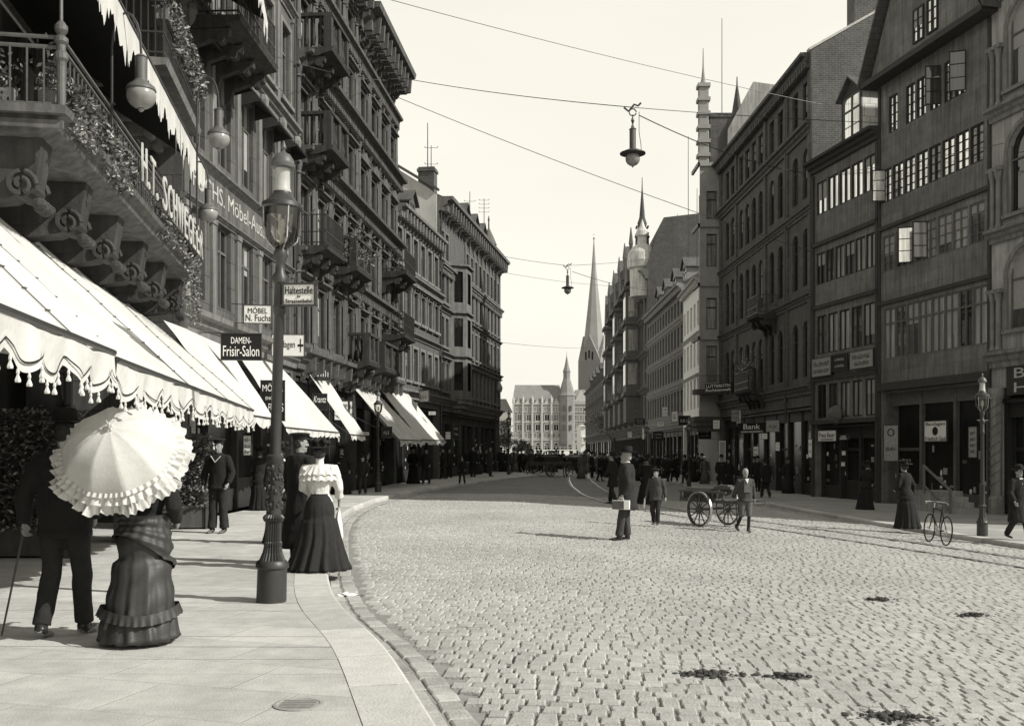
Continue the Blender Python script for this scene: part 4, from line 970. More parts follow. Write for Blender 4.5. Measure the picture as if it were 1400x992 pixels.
rows=[dict(z0=a,z1=b,n=16,w=1.4,panes=(('pane_mid',.5),('pane_dark',.5)),fm='frame_m',rev=.2) for a,b in((4.8,6.8),(8.0,10.0),(11.0,12.6))]
G9,L9=frontage('gabled_row','dark row of steep roofed houses at the far end of the right side',q8b,q9b,ZR,14.0,'dark_r8',rows,3.6,trim='trim_r8',rise=5.0,roofm='roof')
c=EachMB()
for z in(4.2,7.4,10.6,14.0): cornice(c,0,L9,z,.5,.4)
c.obj('cornice','trim_r8',G9); shopfront(G9,L9,ZR,3.6,12,bays=14,items=False)
for i in range(7): dormer(G9,5+i*10,14.2,2.4,2.2,2.8,-.6,'trim_r8',panes=(('pane_mid',1),))
# roof masts and chimneys on the right
def tv(label,px,d,z0,h,arms=0): x,y=P(px,d); antenna(label,(x,y,z0),h,arms)
tv('very tall flagpole on the roof of the pinnacled corner house',987,64,22,7.6)
tv('tall thin pole over the white house roof',941,72,16,8.5)
tv('short pole left of the tall one over the grey tenement',926,86,17,5.2); tv('shorter pole over the far tenement roof',920,92,17,4.5)
tv('pole with a pennant arm behind the white house',953,75,16,5.5,1)
# far end of the street: hotel, white house, church
def gridhouse(name,label,x0,x1,d,zb,H,m,trim,rows,roofm,roof_h,slope=2,hip=0):
    rt=thing(name,label,'building',(x0,d,zb),0); W=x1-x0; b=MB(); b.box(0,W,0,14,-1,H); b.obj('wall',m,rt)
    c=EachMB()
    for z,e in rows['bands']: c.nxt(); c.box(-.3,W+.3,-.4,-.01,z,z+e)
    c.obj('cornice',trim,rt)
    for (z,h,n,w_,m0,m1,arch) in rows['win']:
        key=('hw',w_,h,arch)
        if key not in CACHE:
            q=MB(); q.box(-w_/2-.25,-w_/2,-.25,0,0,h); q.box(w_/2,w_/2+.25,-.25,0,0,h); q.box(-w_/2-.25,w_/2+.25,-.3,0,h,h+.25); q.box(-w_/2-.3,w_/2+.3,-.35,0,-.3,0); q.box(-.1,.1,-.18,-.06,0,h)
            if arch: q.tube([(w_/2*1.1*math.cos(a*PI/8),-.15,h+w_/2*1.1*math.sin(a*PI/8)) for a in range(9)],.18,5)
            pn=MB(); pn.quad((-w_/2,-.05,0),(w_/2,-.05,0),(w_/2,-.05,h),(-w_/2,-.05,h))
            if arch: pn.poly([(w_/2*math.cos(a*PI/8),-.05,h+w_/2*math.sin(a*PI/8)) for a in range(9)])
            CACHE[key]=(q.mesh('window',trim),pn.mesh('pane','pane_dark'))
        for i in range(n):
            X=m0+(W-m0-m1)*(i+.5)/n; o=link('window',CACHE[key][0],rt,(X,0,z)); link('pane',CACHE[key][1],o,(0,0,0))
    if roof_h:
        r=MB(); r.add([(-.4,-.4,H),(W+.4,-.4,H),(W+.4,14,H),(-.4,14,H),(hip,4,H+roof_h),(W-hip,4,H+roof_h),(W-hip,9,H+roof_h),(hip,9,H+roof_h)],[(0,1,5,4),(1,2,6,5),(2,3,7,6),(3,0,4,7),(4,5,6,7)]); r.obj('roof',roofm,rt)
    return rt
DH=370.; k=DH/F
hx0=(702-700)*k; hx1=(767-700)*k; zH=lambda y: EYE+(615-y)*k
HT=gridhouse('grand_hotel','large pale hotel with slate roof and corner tower closing the end of the street',hx0,hx1+.2,DH,-.3,zH(547)+.3,'hotel','hotel_trim',
 dict(bands=[(5.6,.5),(12.2,.4),(19.0,.5)],win=[(1.6,2.0,5,1.9,.6,.3,1),(6.6,1.7,10,.75,.3,.2,0),(9.3,2.2,5,1.6,.6,.3,0),(13.0,2.2,5,1.6,.6,.3,0),(16.4,1.5,10,.7,.3,.2,0)]),'hotel_roof',6.0,hip=.6)
m=EachMB()
for i in range(6): m.nxt(); X=(hx1-hx0)*i/5; m.box(X-.35,X+.35,-.7,-.31,0,19.6); m.lathe([(.5,19.6),(.4,21),(.05,22.6)],(X,-.4,0),6)
m.obj('buttress','hotel_trim',HT); m=EachMB()
for i in range(5):
    m.nxt(); X=(hx1-hx0)*(i+.5)/5; m.poly([(X-.9,-.3,19.4),(X+.9,-.3,19.4),(X,-.3,21.6)],.6)
m.obj('roof_gable','hotel_trim',HT)
tw=MB(); W=hx1-hx0; tw.lathe([(3.3,0),(3.3,22),(3.6,22.3),(2.9,23.5),(1.4,28.5),(1.35,29)],(W+2.2,1.0,0),8); tw.lathe([(1.3,29),(1.3,31),(1.5,31.3),(.8,33.5),(.08,37.5),(.05,39)],(W+2.2,1,0),8)
tw.obj('corner_tower','hotel_roof',HT)
for z in(2,9.3,13,16.5):
    for dx in(-1.2,1.2): 
        g=MB(); g.box(W+2.2+dx-.45,W+2.2+dx+.45,-2.25,-2.1,z,z+2); g.obj('window','pane_dark',HT)
HT2=gridhouse('hotel_wing','pale gabled wing right of the hotel corner tower',hx1+4.6,hx1+10.5,DH+.5,-.3,19.8,'hotel','hotel_trim',dict(bands=[(5.6,.5),(19.2,.5)],win=[(1.6,2.2,2,1.5,.4,.4,1),(6.6,1.7,4,.7,.3,.3,0),(9.8,2,3,.9,.3,.3,0),(13,2,3,.9,.3,.3,0),(16.4,1.5,3,.8,.3,.3,0)]),'hotel_roof',5,hip=1.2)
m=MB(); m.poly([(.3,-.1,20),(5.6,-.1,20),(2.95,-.1,24.6)],.6); m.obj('stepped_gable','hotel_trim',HT2)
gridhouse('white_townhouse','white house with a dark hipped roof left of the hotel',(676-700)*k,(699-700)*k,DH+3,-.3,zH(562)+.3,'far_white','far_white',dict(bands=[(13.8,.4)],win=[(5,1.8,5,.9,.3,.3,0),(8.2,1.8,5,.9,.3,.3,0),(11.2,1.8,5,.9,.3,.3,0)]),'hotel_roof',5,hip=2)
gridhouse('narrow_white_building','narrow white building right of the hotel',(795-700)*230/F,(803-700)*230/F,232,-.6,8.2,'far_white','far_white',dict(bands=[(7.8,.3)],win=[(4,1.2,1,.5,.3,.3,0)]),None,0)
w_=thing('terrace_wall','long low white terrace wall in front of the hotel','wall',(hx0-14,340,-.4)); m=MB(); m.box(0,(hx1-hx0)+28,0,.6,0,2.0); m.box(-.2,(hx1-hx0)+28.2,-.15,.75,2.0,2.2); m.obj('wall','far_white',w_); m=MB()
for i in range(30): m.box(i*1.5,i*1.5+.1,.2,.3,2.2,3.1)
m.box(0,(hx1-hx0)+28,.2,.3,3.1,3.2); m.obj('railing','hotel_trim',w_)
# church
DC=615.; k=DC/F; CX=(812-700)*k
CH=thing('church','tall brick church tower with a slender pointed spire beyond the hotel','church',(CX,DC,-.3),rad(-28))
b=MB(); s=7.4; b.box(-s,s,-s,s,-2,57); bo=b.obj('tower','church',CH)
g=MB()
for a in range(4):
    mt=Matrix.Rotation(a*PI/2,4,'Z'); pts=[(-s,-s,57),(s,-s,57),(0,-s,73)]; g.add([mt@Vector(p) for p in pts]+[mt@Vector((0,0,73))],[(0,1,2),(0,2,3),(2,1,3)])
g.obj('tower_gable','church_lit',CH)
g=EachMB()
for a in range(4):
    mt=Matrix.Rotation(a*PI/2,4,'Z')
    for dx in(-2.2,0,2.2): g.nxt(); g.rbox(mt@Matrix.Translation((dx,-s-.05,60 if dx else 61)),1.0,.2,5)
g.obj('belfry_window','black',CH)
sp=MB(); sp.lathe([(7.4,58),(6.3,72),(4.1,91),(1.7,113),(.35,131),(.2,134)],(0,0,0),8); sp.lathe([(.6,133),(.6,134.2)],(0,0,0),8); sp.tube([(-.8,0,136),(.8,0,136)],.12,5); so_=sp.obj('spire','spire',CH)
gridhouse('church_nave','steep dark church roof below the tower',(795-700)*520/F,(850-700)*520/F,520,-.3,24,'church','church',dict(bands=[(22,.6)],win=[(6,8,5,1.6,1,1,0)]),'hotel_roof',16,hip=8)
# ================================================================== awnings
def awning(label,wa,wb,ba,bb,zt,zb,m='canvas',scallop=.45,drop=.28,group=None,tassel=False,ribs=4,sag=.05,cheek=False,seed=1,trimline=False):
    """wa,wb wall corners and ba,bb bar corners in plan (near, far)"""
    base=Vector((wa[0],wa[1],zb)); t=thing('awning',label,'awning',base,0,group)
    W0=Vector((wa[0],wa[1],zt))-base; W1=Vector((wb[0],wb[1],zt))-base; B0=Vector((ba[0],ba[1],zb))-base; B1=Vector((bb[0],bb[1],zb))-base
    c=MB(); NU=ribs*8; NV=14; g=[]
    for i in range(NU+1):
        u=i/NU; a=W0.lerp(W1,u); b=B0.lerp(B1,u); row=[]
        rib=abs(math.sin(PI*u*ribs))
        for j in range(NV+1):
            v=j/NV; p=a.lerp(b,v); p.z-=sag*rib*math.sin(PI*v)*1.0+.045*noise.noise(Vector((u*ribs*2.2,v*4,seed)))*math.sin(PI*min(1,v*1.1))+.025*noise.noise(Vector((u*ribs*5,v*2,seed+3)))*v+ (sag*.8*rib*v)
            row.append(p)
        g.append(row)
    vs=[p for r in g for p in r]; n=NV+1
    c.add(vs,[(i*n+j,i*n+j+1,(i+1)*n+j+1,(i+1)*n+j) for i in range(NU) for j in range(NV)])
    c.obj('canopy',m,t,smooth='all')
    # scalloped valance following the sagging front edge
    v=MB(); edge=[r[-1] for r in g]; L=(B1-B0).length; per=scallop; K=max(20,int(L/.03)); out=(B0-W0); out.z=0; out.normalize()
    prev=None; tp=[]
    for k in range(K+1):
        u=k/K; f=u*NU; i=min(int(f),NU-1); p=edge[i].lerp(edge[i+1],f-i); s=u*L
        ph=(s/per)%1; d=drop*(.62+.38*math.sin(PI*ph)); w=.035*math.sin(s*7.3+seed)+.02*math.sin(s*17)
        q=p+out*w+Vector((0,0,-d)); mid=p+out*w*.5+Vector((0,0,-d*.5))
        if prev: v.add([prev[0],p,mid,prev[1]],[(0,1,2,3)]); v.add([prev[1],mid,q,prev[2]],[(0,1,2,3)])
        prev=(p,mid,q)
        if tassel and abs((s/(per/4))%1-.5)<.5*(.03/(per/4)) : tp.append(q)
    v.obj('valance',m,t,smooth='all')
    if tassel:
        x=MB(); x.lathe([(.005,.0),(.010,-.022),(.006,-.034),(.017,-.062),(.015,-.072)][::-1],(0,0,0),6); xm=x.mesh('tassel',m)
        for q in tp: link('tassel',xm,t,q)
        pass
        x=MB(); last=None
        for k in range(K+1):
            u=k/K; f=u*NU; i=min(int(f),NU-1); p=edge[i].lerp(edge[i+1],f-i); s=u*L
            q=p+out*(.014+.035*math.sin(s*7.3+seed)+.02*math.sin(s*17))+Vector((0,0,-drop*(.62+.38*math.sin(PI*((s/per)%1)))+.045))
            if last: x.add([last,q,q+Vector((0,0,.012)),last+Vector((0,0,.012))],[(0,1,2,3)])
            last=q
        x.obj('braid','ink',t)
    if trimline:
        x=MB()
        for uu in [i/ribs for i in range(0,ribs+1,2)]:
            i=min(int(uu*NU),NU)
            for j in range(NV): x.beam(g[i][j]+Vector((0,0,.012)),g[i][j+1]+Vector((0,0,.012)),.008,.005)
            for j in range(0,NV):
                jj=j; a=int(jj); p=g[i][a].lerp(g[i][min(a+1,NV)],jj-a); x.cbox(p+Vector((0,0,.016)),.02,.035,.01)
        x.obj('seam_cord','iron_grey',t)
    f=MB(); f.tube([B0+Vector((0,0,.0)),B1],.022,6); f.tube([W0+(B0-W0)*.0+Vector((0,0,-(zt-zb)*.55)),B0],.014,5); f.tube([W1+Vector((0,0,-(zt-zb)*.55)),B1],.014,5); f.obj('frame','iron',t)
    if cheek:
        ch=MB()
        for (W,B,sgn) in((W0,B0,1),(W1,B1,1)):
            lo=W+Vector((0,0,-(zt-zb)*.75)); n_=10
            for k in range(n_):
                a0=k/n_;a1=(k+1)/n_
                up=lambda q:W.lerp(B,q)+Vector((0,0,-.01)); dn=lambda q:lo.lerp(B,q)+Vector((0,0,-.12*math.sin(PI*q)))
                ch.add([up(a0),up(a1),dn(a1),dn(a0)],[(0,1,2,3)])
        ch.obj('side_cheek',m,t)
    return t
def fr(x,d): return (x,d)
def rb(d,off=0): return (-2.48-.155*(d-4.8)+off,d)        # line of the restaurant's front bars
def rw(d,off=0): return (-5.98-.166*(d-10)+off,d)
GA='white canvas awnings over the left pavement'
awning('white fringed restaurant awning nearest the camera at the left edge',rw(3.4),rw(9.0),rb(1.9),rb(7.0),4.6,2.34,tassel=True,ribs=5,scallop=.5,drop=.27,group=GA,trimline=True,cheek=False,seed=2)
awning('long white fringed restaurant awning with dark swagged braid behind the parasol',rw(9.05),rw(19.2),rb(7.1),rb(16.2),4.6,2.30,tassel=True,ribs=6,scallop=.5,drop=.27,group=GA,trimline=True,cheek=True,seed=4)
awning('small white awning just past the long restaurant awning',(-6.85,19.4),(-6.85,23.6),(-5.2,18.6),(-5.35,22.2),4.2,2.35,group=GA,ribs=2,drop=.2,scallop=.3,seed=6)
awning('steep white awning right behind the big gas lamp',(-6.83,24.3),(-6.72,28.2),(-5.5,24.0),(-5.45,31.2),4.15,2.2,group=GA,ribs=3,drop=.16,scallop=.35,seed=7)
awning('narrow white awning before the variety bill',(-6.5,31.6),(-6.35,34.0),(-5.2,31.8),(-5.15,34.6),4.1,2.15,group=GA,ribs=2,drop=.16,scallop=.35,seed=8)
awning('drooping grey striped awning beyond the second lamp',(-6.0,37.5),(-5.6,41.0),(-4.3,37.8),(-3.75,41.4),4.0,2.05,m='canvas_old',group=GA,ribs=5,sag=.16,drop=.14,scallop=.5,seed=9)
awning('wide pale awning with a folded front, farthest of the row',(-5.6,41.4),(-4.9,46.5),(-3.9,41.8),(-3.15,46.6),4.3,2.1,group=GA,ribs=4,sag=.12,drop=.16,scallop=.6,seed=10)

# ================================================================== signs, left
x,y=P(388+22,9.95); sign('white tram stop board reading Haltestelle on the big gas lamp',(x,y-.02,3.21),.325,.215,rad(-4),[('Haltestelle',0,.2,.86,.36),('der',0,-.08,.12,.1),('Strassenbahn',0,-.3,.84,.2)],'sign_w','ink',name='tram_stop_sign')
def psign(label,px0,px1,py0,py1,d,rot,lines,bg,fg,**k):
    x,y=P((px0+px1)/2,d); z=EYE+(615-(py0+py1)/2)*d/F; w=(px1-px0)*d/F; h=(py1-py0)*d/F
    return sign(label,(x,y,z),w,h,rot,lines,bg,fg,**k)
psign('white furniture sign reading Möbel N. Fuchs left of the lamp',334,371,417,442,23,rad(8),[('MÖBEL',0,.22,.7,.36),('N. Fuchs',.02,-.2,.9,.36)],'sign_w','ink',bracket=-.6)
psign('black hairdresser sign reading Damen Frisir-Salon above the small awning',303,357,456,492,21.5,rad(4),[('DAMEN-',0,.24,.5,.24),('Frisir-Salon',0,-.16,.9,.4)],'sign_k','letter_w',bracket=-.9)
psign('white bandage maker sign with a cross right behind the lamp post',372,416,457,487,26.5,rad(6),[('Bandagen',-.12,0,.66,.4),('+',.38,0,.17,.6)],'sign_w','ink')
psign('tall black furniture sign with white lettering behind the lamp post',357,389,520,575,23.2,rad(3),[('MÖBEL',0,.33,.86,.2),('ENGROS',0,.06,.6,.08),('N. FUCHS',0,-.17,.9,.2)],'sign_k','letter_w')
psign('narrow white hanging sign beneath the small awning',333,344,595,622,21.8,0,[('el-',0,.3,.7,.22),('aus',0,-.05,.7,.16),('ihr',0,-.32,.7,.22)],'sign_w','ink')
psign('dark slanted shop board reading Krantz between two awnings',428,447,538,560,31,rad(10),[('Krantz',0,.15,.9,.4)],'sign_k','letter_w',shear=.3)
psign('framed pale variety theatre bill beside the narrow awning',457,476,548,574,36,rad(20),[('Variete',0,.3,.8,.2),('Theater',0,-.05,.7,.14),('Konzert',0,-.3,.6,.12)],'sign_w','ink')
psign('dark panel board with faint lettering under the ornate house balcony',428,452,499,520,32,rad(30),[('~',0,0,.8,.5)],'sign_k','letter_g')
psign('small white nameplate over the pavement beyond the narrow awning',490,505,590,595,37,0,[('~',0,0,.8,.6)],'sign_w','ink')
psign('dark box sign hanging beside the second lamp',522,536,583,598,37.5,rad(10),[('~',0,0,.6,.4)],'sign_k','letter_g')
psign('pale enamel plate under the last awning eaves',586,596,562,567,46,0,[('~',0,0,.7,.5)],'sign_w','ink')
psign('long pale fascia board on the plain six window house',566,594,534,549,46,rad(-60),[('~',0,0,.9,.5)],'sign_g','ink')
# raised letters along the restaurant balcony
t=thing('balcony_lettering','tall white raised letters reading H.T. SCHWEGLER along the restaurant balcony rail','sign',on(pR0,pR1,bx0,PR+.08,5.1),ang(pR0,pR1))
LW=5.9; cw=['H','.','T','.',' ','S','C','H','W','E','G','L','E','R']; wd={'.':.16,' ':.3,'W':.62}
tot=sum(wd.get(c_,.44) for c_ in cw); xx=bx1-bx0-3.1
for c_ in cw:
    a=wd.get(c_,.44)
    if c_!=' ':
        hh=.5 if c_!='.' else .1
        letter(c_,a*.74,hh,'letter_c',t,(xx-a/2,.07,.36 if c_!='.' else .16),out='+y',ext=.018,name='letter')
    xx-=a
m=MB(); m.tube([(bx1-bx0-3.0,.05,.12),(xx,.05,.12)],.012,5); m.tube([(bx1-bx0-3.0,.05,.6),(xx,.05,.6)],.012,5); m.obj('letter_rail','iron',t)

# ================================================================== signs, right
def rsign(label,A,B,px,py0,py1,w,lines,bg,fg,out=.16,rot=0,**k):
    # on a right hand front: find the point along the front seen at column px
    ux,uy=B[0]-A[0],B[1]-A[1]; s=(px-700)/F; tt_=(s*A[1]-A[0])/(ux-s*uy); X,Y=A[0]+ux*tt_,A[1]+uy*tt_
    L=math.hypot(ux,uy); nx,ny=-uy/L,ux/L; X+=nx*out; Y+=ny*out; z=EYE+(615-(py0+py1)/2)*Y/F; h=(py1-py0)*Y/F
    return sign(label,(X,Y,z),w,h,math.atan2(uy,ux)+PI+rot,lines,bg,fg,**k)
rsign('white truss maker sign with a black disc reading Bandagen Friedrich Gaul',q1,q2,1285,575,603,1.25,[('Bandagen',0,.33,.86,.22),('Friedrich Gaul',0,-.36,.9,.2),('●',0,0,.28,.32)] if 0 else [('Bandagen',0,.33,.86,.22),('Friedrich Gaul',0,-.36,.9,.2)],'sign_w','ink')
S_=[o for o in D.objects if o.get('label','').startswith('white truss')][0]; m=MB(); m.lathe([(.15,0),(.15,.012)],(0,-.022,0),20,Matrix.Rotation(rad(90),3,'X')); m.obj('disc','ink',S_)
rsign('small white shop sign over the narrow house window reading Franz Bauer',q2,q3,1136,588,603,1.5,[('Franz Bauer',0,.08,.84,.42),('~',0,-.3,.7,.18)],'sign_w','ink')
rsign('faded pale board, left one of two on the narrow house sill',q2,q3,1128,489,514,1.6,[('~',0,.2,.8,.3),('~',0,-.2,.8,.24)],'sign_g','ink')
rsign('dark oval pattern board between the two faded boards',q2,q3,1153,484,506,1.2,[('~',0,.2,.6,.2),('~',0,-.2,.6,.2)],'sign_k','letter_g')
rsign('faded pale board, right one of two on the narrow house sill',q2,q3,1183,479,503,1.7,[('~',0,.2,.8,.3),('~',0,-.2,.6,.24)],'sign_g','ink')
rsign('white lawyer lettering plate on the brick house balcony',q3,q4,1001,524,536,2.0,[('LUTTEROTH',0,.22,.9,.34),('Rechtsanwalt',0,-.22,.95,.34)],'sign_k','letter_w',frame=None,rot=rad(35),out=.8)
rsign('dark shop board reading Bank in white over the brick house shop',q3,q4,1036,578,592,2.2,[('Bank',0,.15,.6,.5),('~',0,-.32,.8,.2)],'sign_k','letter_w',out=.3,rot=rad(25))
rsign('round pale lamp-shaped sign on the brick house pier',q3,q4,1071,574,590,.75,[('~',0,0,.5,.4)],'sign_g','ink',out=.5,rot=rad(40))
rsign('tall white striped shop plate beside the brick house doorway',q3,q4,997,602,640,.45,[('|||||||||||||||',0,0,.7,.9)],'sign_w','ink',out=.4,rot=rad(50))
rsign('small black plate with white text beside the narrow house sign',q2,q3,1160,594,601,.8,[('~',0,.2,.5,.35),('~',0,-.22,.7,.35)],'sign_k','letter_w',out=.2)
rsign('leaning pale enamel panel with a black ring in the plank house doorway',q1,q2,1227,581,630,.75,[('O',0,.3,.5,.22),('~',0,-.15,.7,.12)],'sign_g','ink',out=.25,rot=rad(10))
rsign('narrow white vertical plate behind the right gas lamp',q1,q2,1340,583,625,.42,[('~',0,.3,.6,.12),('~',0,.1,.6,.12),('~',0,-.1,.6,.12),('~',0,-.3,.6,.12)],'sign_g','ink',out=.25)
psign('white square board far along the right shops',918,927,562,576,72,rad(-30),[('~',0,0,.5,.4)],'sign_w','ink')
psign('dark box sign over the far right pavement',928,944,568,581,66,rad(-15),[('~',0,0,.7,.4)],'sign_k','letter_g')
psign('white sign reading 306 under the dark box sign',950,961,585,589,64,rad(-15),[('306',0,0,.8,.8)],'sign_w','ink')
psign('white shop board at the foot of the white house',962,972,535,545,66,rad(-20),[('~',0,0,.7,.4)],'sign_w','ink')
psign('tall narrow white sign on the domed house front',878,881,582,600,100,rad(-30),[('~',0,.3,.5,.1),('~',0,0,.5,.1)],'sign_w','ink')
for i,(lab,px0,px1,py0,py1,d,bg_,fg_) in enumerate((
 ('white square board over the tenement shops, highest of its cluster',905,913,556,569,80,'sign_w','ink'),
 ('dark hanging board over the tenement shops, below the white ones',893,907,590,602,84,'sign_k','letter_g'),
 ('small white plate over the tenement shops, lowest of its cluster',898,908,576,583,82,'sign_w','ink'),
 ('long dark board beneath the domed house, nearest the tenement',868,882,572,580,100,'sign_k','letter_g'),
 ('tiny white board under the domed house bays',858,864,590,598,110,'sign_w','ink'),
 ('square white board left of the pinnacled house corner at shop height',975,984,574,586,57,'sign_w','ink'),
 ('dark square board beneath the street clock',955,972,586,600,61,'sign_k','letter_g'),
 ('narrow pale plate on the last pier of the brick house',1007,1013,560,580,55,'sign_w','ink'),
 ('arched pale poster in the brick house shop, left of two',1000,1010,560,576,54,'sign_g','ink'),
 ('white poster low beside the brick house bank doorway',1030,1037,610,626,49,'sign_w','ink'),
 ('small white notice above the low poster by the bank',1041,1049,592,600,47,'sign_w','ink'),
 ('pale crooked card on the pier right of the bank',1060,1066,604,616,44,'sign_w','ink'),
 ('white star notices strip in the last brick house arch',1105,1110,600,625,41.5,'sign_w','ink'),
 ('small white card by the narrow house door, upper of two',1151,1156,616,622,38.5,'sign_w','ink'),
 ('small white card by the narrow house door, lower of two',1150,1155,631,637,38.6,'sign_w','ink'),
 ('pale window bill on the left shops under the corner block',609,616,590,600,52,'sign_w','ink'),
 ('white upright bill on the ornate house shop pier',478,482,548,575,37,'sign_w','ink'),
 ('dark upright board on the left beyond the wide pale awning',620,628,580,600,55,'sign_k','letter_g'))):
    psign(lab,px0,px1,py0,py1,d,rad(-15 if px0>700 else 15),[('~',0,.22,.7,.2),('~',0,-.15,.6,.16)],bg_,fg_,bracket=(1.0 if px0>700 else -1.0) if d>50 else None)
# street clock
x,y=P(964,63.5); z=EYE+(615-563)*63.5/F; t=thing('street_clock','round clock with a pale dial on a bracket at the white house','clock',(x,y,z),rad(-20))
m=MB(); R_=Matrix.Rotation(rad(90),3,'X'); m.lathe([(.36,-.1),(.36,.1)],(0,0,0),20,R_); m.obj('case','iron',t); m=MB(); m.lathe([(.3,0),(.3,.01)],(0,-.11,0),20,R_); m.obj('dial','sign_w',t); m=MB(); m.box(-.015,.015,-.14,-.125,0,.24); m.box(0,.17,-.14,-.125,-.015,.015); m.obj('hand','ink',t); m=MB(); m.tube([(.36,0,0),(1.1,0,.1)],.03,6); m.obj('bracket','iron',t)

# ================================================================== lamps
def gaslamp(label,loc,H,big=False,lean=0):
    t=thing('gas_lamp',label,'street lamp',loc); t.rotation_euler=(0,lean,rad(10)); s=H/4.5; n=24 if big else 10
    b=MB(); b.lathe([(.148,0),(.15,.02),(.146,.33),(.165,.35),(.165,.39),(.14,.42)],n=n); b.obj('base','iron',t,smooth=True)
    c=MB(); c.lathe([(.135,.41),(.10,.50),(.088,.56),(.092,.57),(.092,.60),(.082,.61),(.08,.80),(.10,.82),(.11,.85),(.085,.88)],n=n*2,flute=.14)
    c.obj('fluted_foot','iron',t,smooth=False)
    o=MB(); o.lathe([(.075,.87),(.072,1.40),(.085,1.42),(.085,1.47),(.058,1.49)],n=n)
    if big:
        rnd=random.Random(2)
        for i in range(110):
            a=rnd.uniform(0,2*PI); z=rnd.uniform(.93,1.38); o.ball((.074*math.cos(a),.074*math.sin(a),z),rnd.uniform(.012,.022),rnd.uniform(.012,.02),rnd.uniform(.015,.035),6,4)
    o.obj('ornamented_sleeve','iron',t,smooth=True)
    p=MB(); p.lathe([(.056,1.48),(.05,2.9),(.064,2.92),(.064,2.98),(.055,3.0),(.055,3.2),(.075,3.22),(.08,3.28),(.05,3.33),(.045,3.42),(.075,3.5),(.06,3.56)],n=n); p.obj('shaft','iron',t,smooth=True)
    g=MB(); g.lathe([(.06,3.57),(.12,3.6),(.165,3.68),(.185,3.78),(.188,3.97)],n=n); 
    g.f=[f for f in g.f if len(f)<=4]; g.m=[0]*len(g.f); g.obj('glass_globe','glass',t,smooth='all')
    bn=MB(); bn.tube([(0,0,3.56),(0,0,3.74)],.015,6); bn.lathe([(.02,3.7),(.035,3.74),(.03,3.86),(.01,3.88)],n=8); 
    for a in range(4): w_=a*PI/2+.4; bn.tube([(.06*math.cos(w_),.06*math.sin(w_),3.55),(.17*math.cos(w_),.17*math.sin(w_),3.66),(.192*math.cos(w_),.192*math.sin(w_),3.98)],.007,4)
    bn.obj('burner','iron_pale',t)
    h=MB(); h.lathe([(.19,3.96),(.205,3.98),(.2,4.02),(.15,4.05),(.12,4.09),(.095,4.12),(.09,4.14)],n=n); h.obj('hood','iron',t,smooth=True)
    ch=MB(); ch.lathe([(.085,4.13),(.09,4.15),(.076,4.18),(.07,4.34),(.078,4.36),(.075,4.38)],n=n); ch.obj('chimney','iron_pale',t,smooth=True)
    k=MB(); k.lathe([(.08,4.375),(.12,4.385),(.125,4.42),(.11,4.44),(.11,4.46),(.07,4.52),(.03,4.54),(.015,4.56),(.03,4.59),(.02,4.62),(.006,4.66)],n=n); k.obj('cap','iron_grey',t,smooth=True)
    a=MB(); a.tube([(.19,0,3.97),(.27,0,3.93),(.33,0,3.99)],[.012,.01,.004],5); a.tube([(-.19,0,3.97),(-.24,0,3.94)],.01,5); a.tube([(-.17,0,3.3),(.17,0,3.3)],.012,5) if not big else None
    a.obj('ladder_arm','iron',t)
    for c_ in t.children: c_.scale=(s if not big else 1,)*3
    if not big:
        for c_ in t.children: c_.scale=(s,s,s)
    return t
x,y=P(371,9.98); gaslamp('large ornate gas lamp with tram stop board in the left foreground',(x,y,.12),4.5,True,rad(1.5))
x,y=P(517,36); gaslamp('gas lamp on the left pavement beside the drooping grey awning',(x,y,.12),3.62)
x,y=P(682,66); x=-.2; gaslamp('distant gas lamp near the far left corner of the pavement',(x,62,.12),3.9)
x,y=P(1343,23.3); gaslamp('gas lamp on the right pavement beside the leaning bicycle',(x,y,-.36),3.7)
x,y=P(942,54); gaslamp('gas lamp on the far right pavement behind the handcart',(x,y,-.33),3.7)
x,y=P(884,78); gaslamp('distant gas lamp at the kerb before the grey tenement',(x,y,-.33),4.2)
def balcony_lamp(label,px,py,d,r,z0):
    x,y=P(px,d); z=EYE+(615-py)*d/F
    t=thing('globe_lamp',label,'lamp',(x,y,z),0,'globe arc lamps along the restaurant balcony')
    g=MB(); g.ball((0,0,0),r,r,r*.92,20,12); g.lathe([(r*.25,-r*.93),(r*.16,-r*1.05),(.012,-r*1.12)],n=8); g.obj('globe','globe',t,smooth='all')
    c=MB(); c.lathe([(r*1.02,r*.35),(r*.95,r*.6),(r*.5,r*.95),(r*.45,r*1.1)],n=16); c.lathe([(r*.42,r*1.05),(r*.42,r*2.6),(r*.48,r*2.65),(r*.3,r*2.8)],n=12); c.obj('housing','iron_grey',t,smooth=True)
    a=MB(); s=-r*1.6
    zt=r*5.6
    a.tube([(s*1.2,-.05,z0-z),(s*1.2,-.05,zt-.4)]+[(s*1.2*(.5+.5*math.cos(q*PI/8)),-.05*(1-q/8),zt-.4+.42*math.sin(q*PI/8)) for q in range(1,8)]+[(0,0,zt-.45),(0,0,r*2.7)],.016,6)
    a.obj('bent_arm','iron',t); return t
balcony_lamp('largest glass globe lamp hooked on the balcony, nearest of the three',193,131,12.0,.175,5.1)
balcony_lamp('glass globe lamp on a curled bracket, middle of the three by the sign band',299,190,16.0,.175,5.2)
balcony_lamp('glass globe lamp lowest over the balcony flowers, farthest of the three',285,292,18.0,.165,5.2)
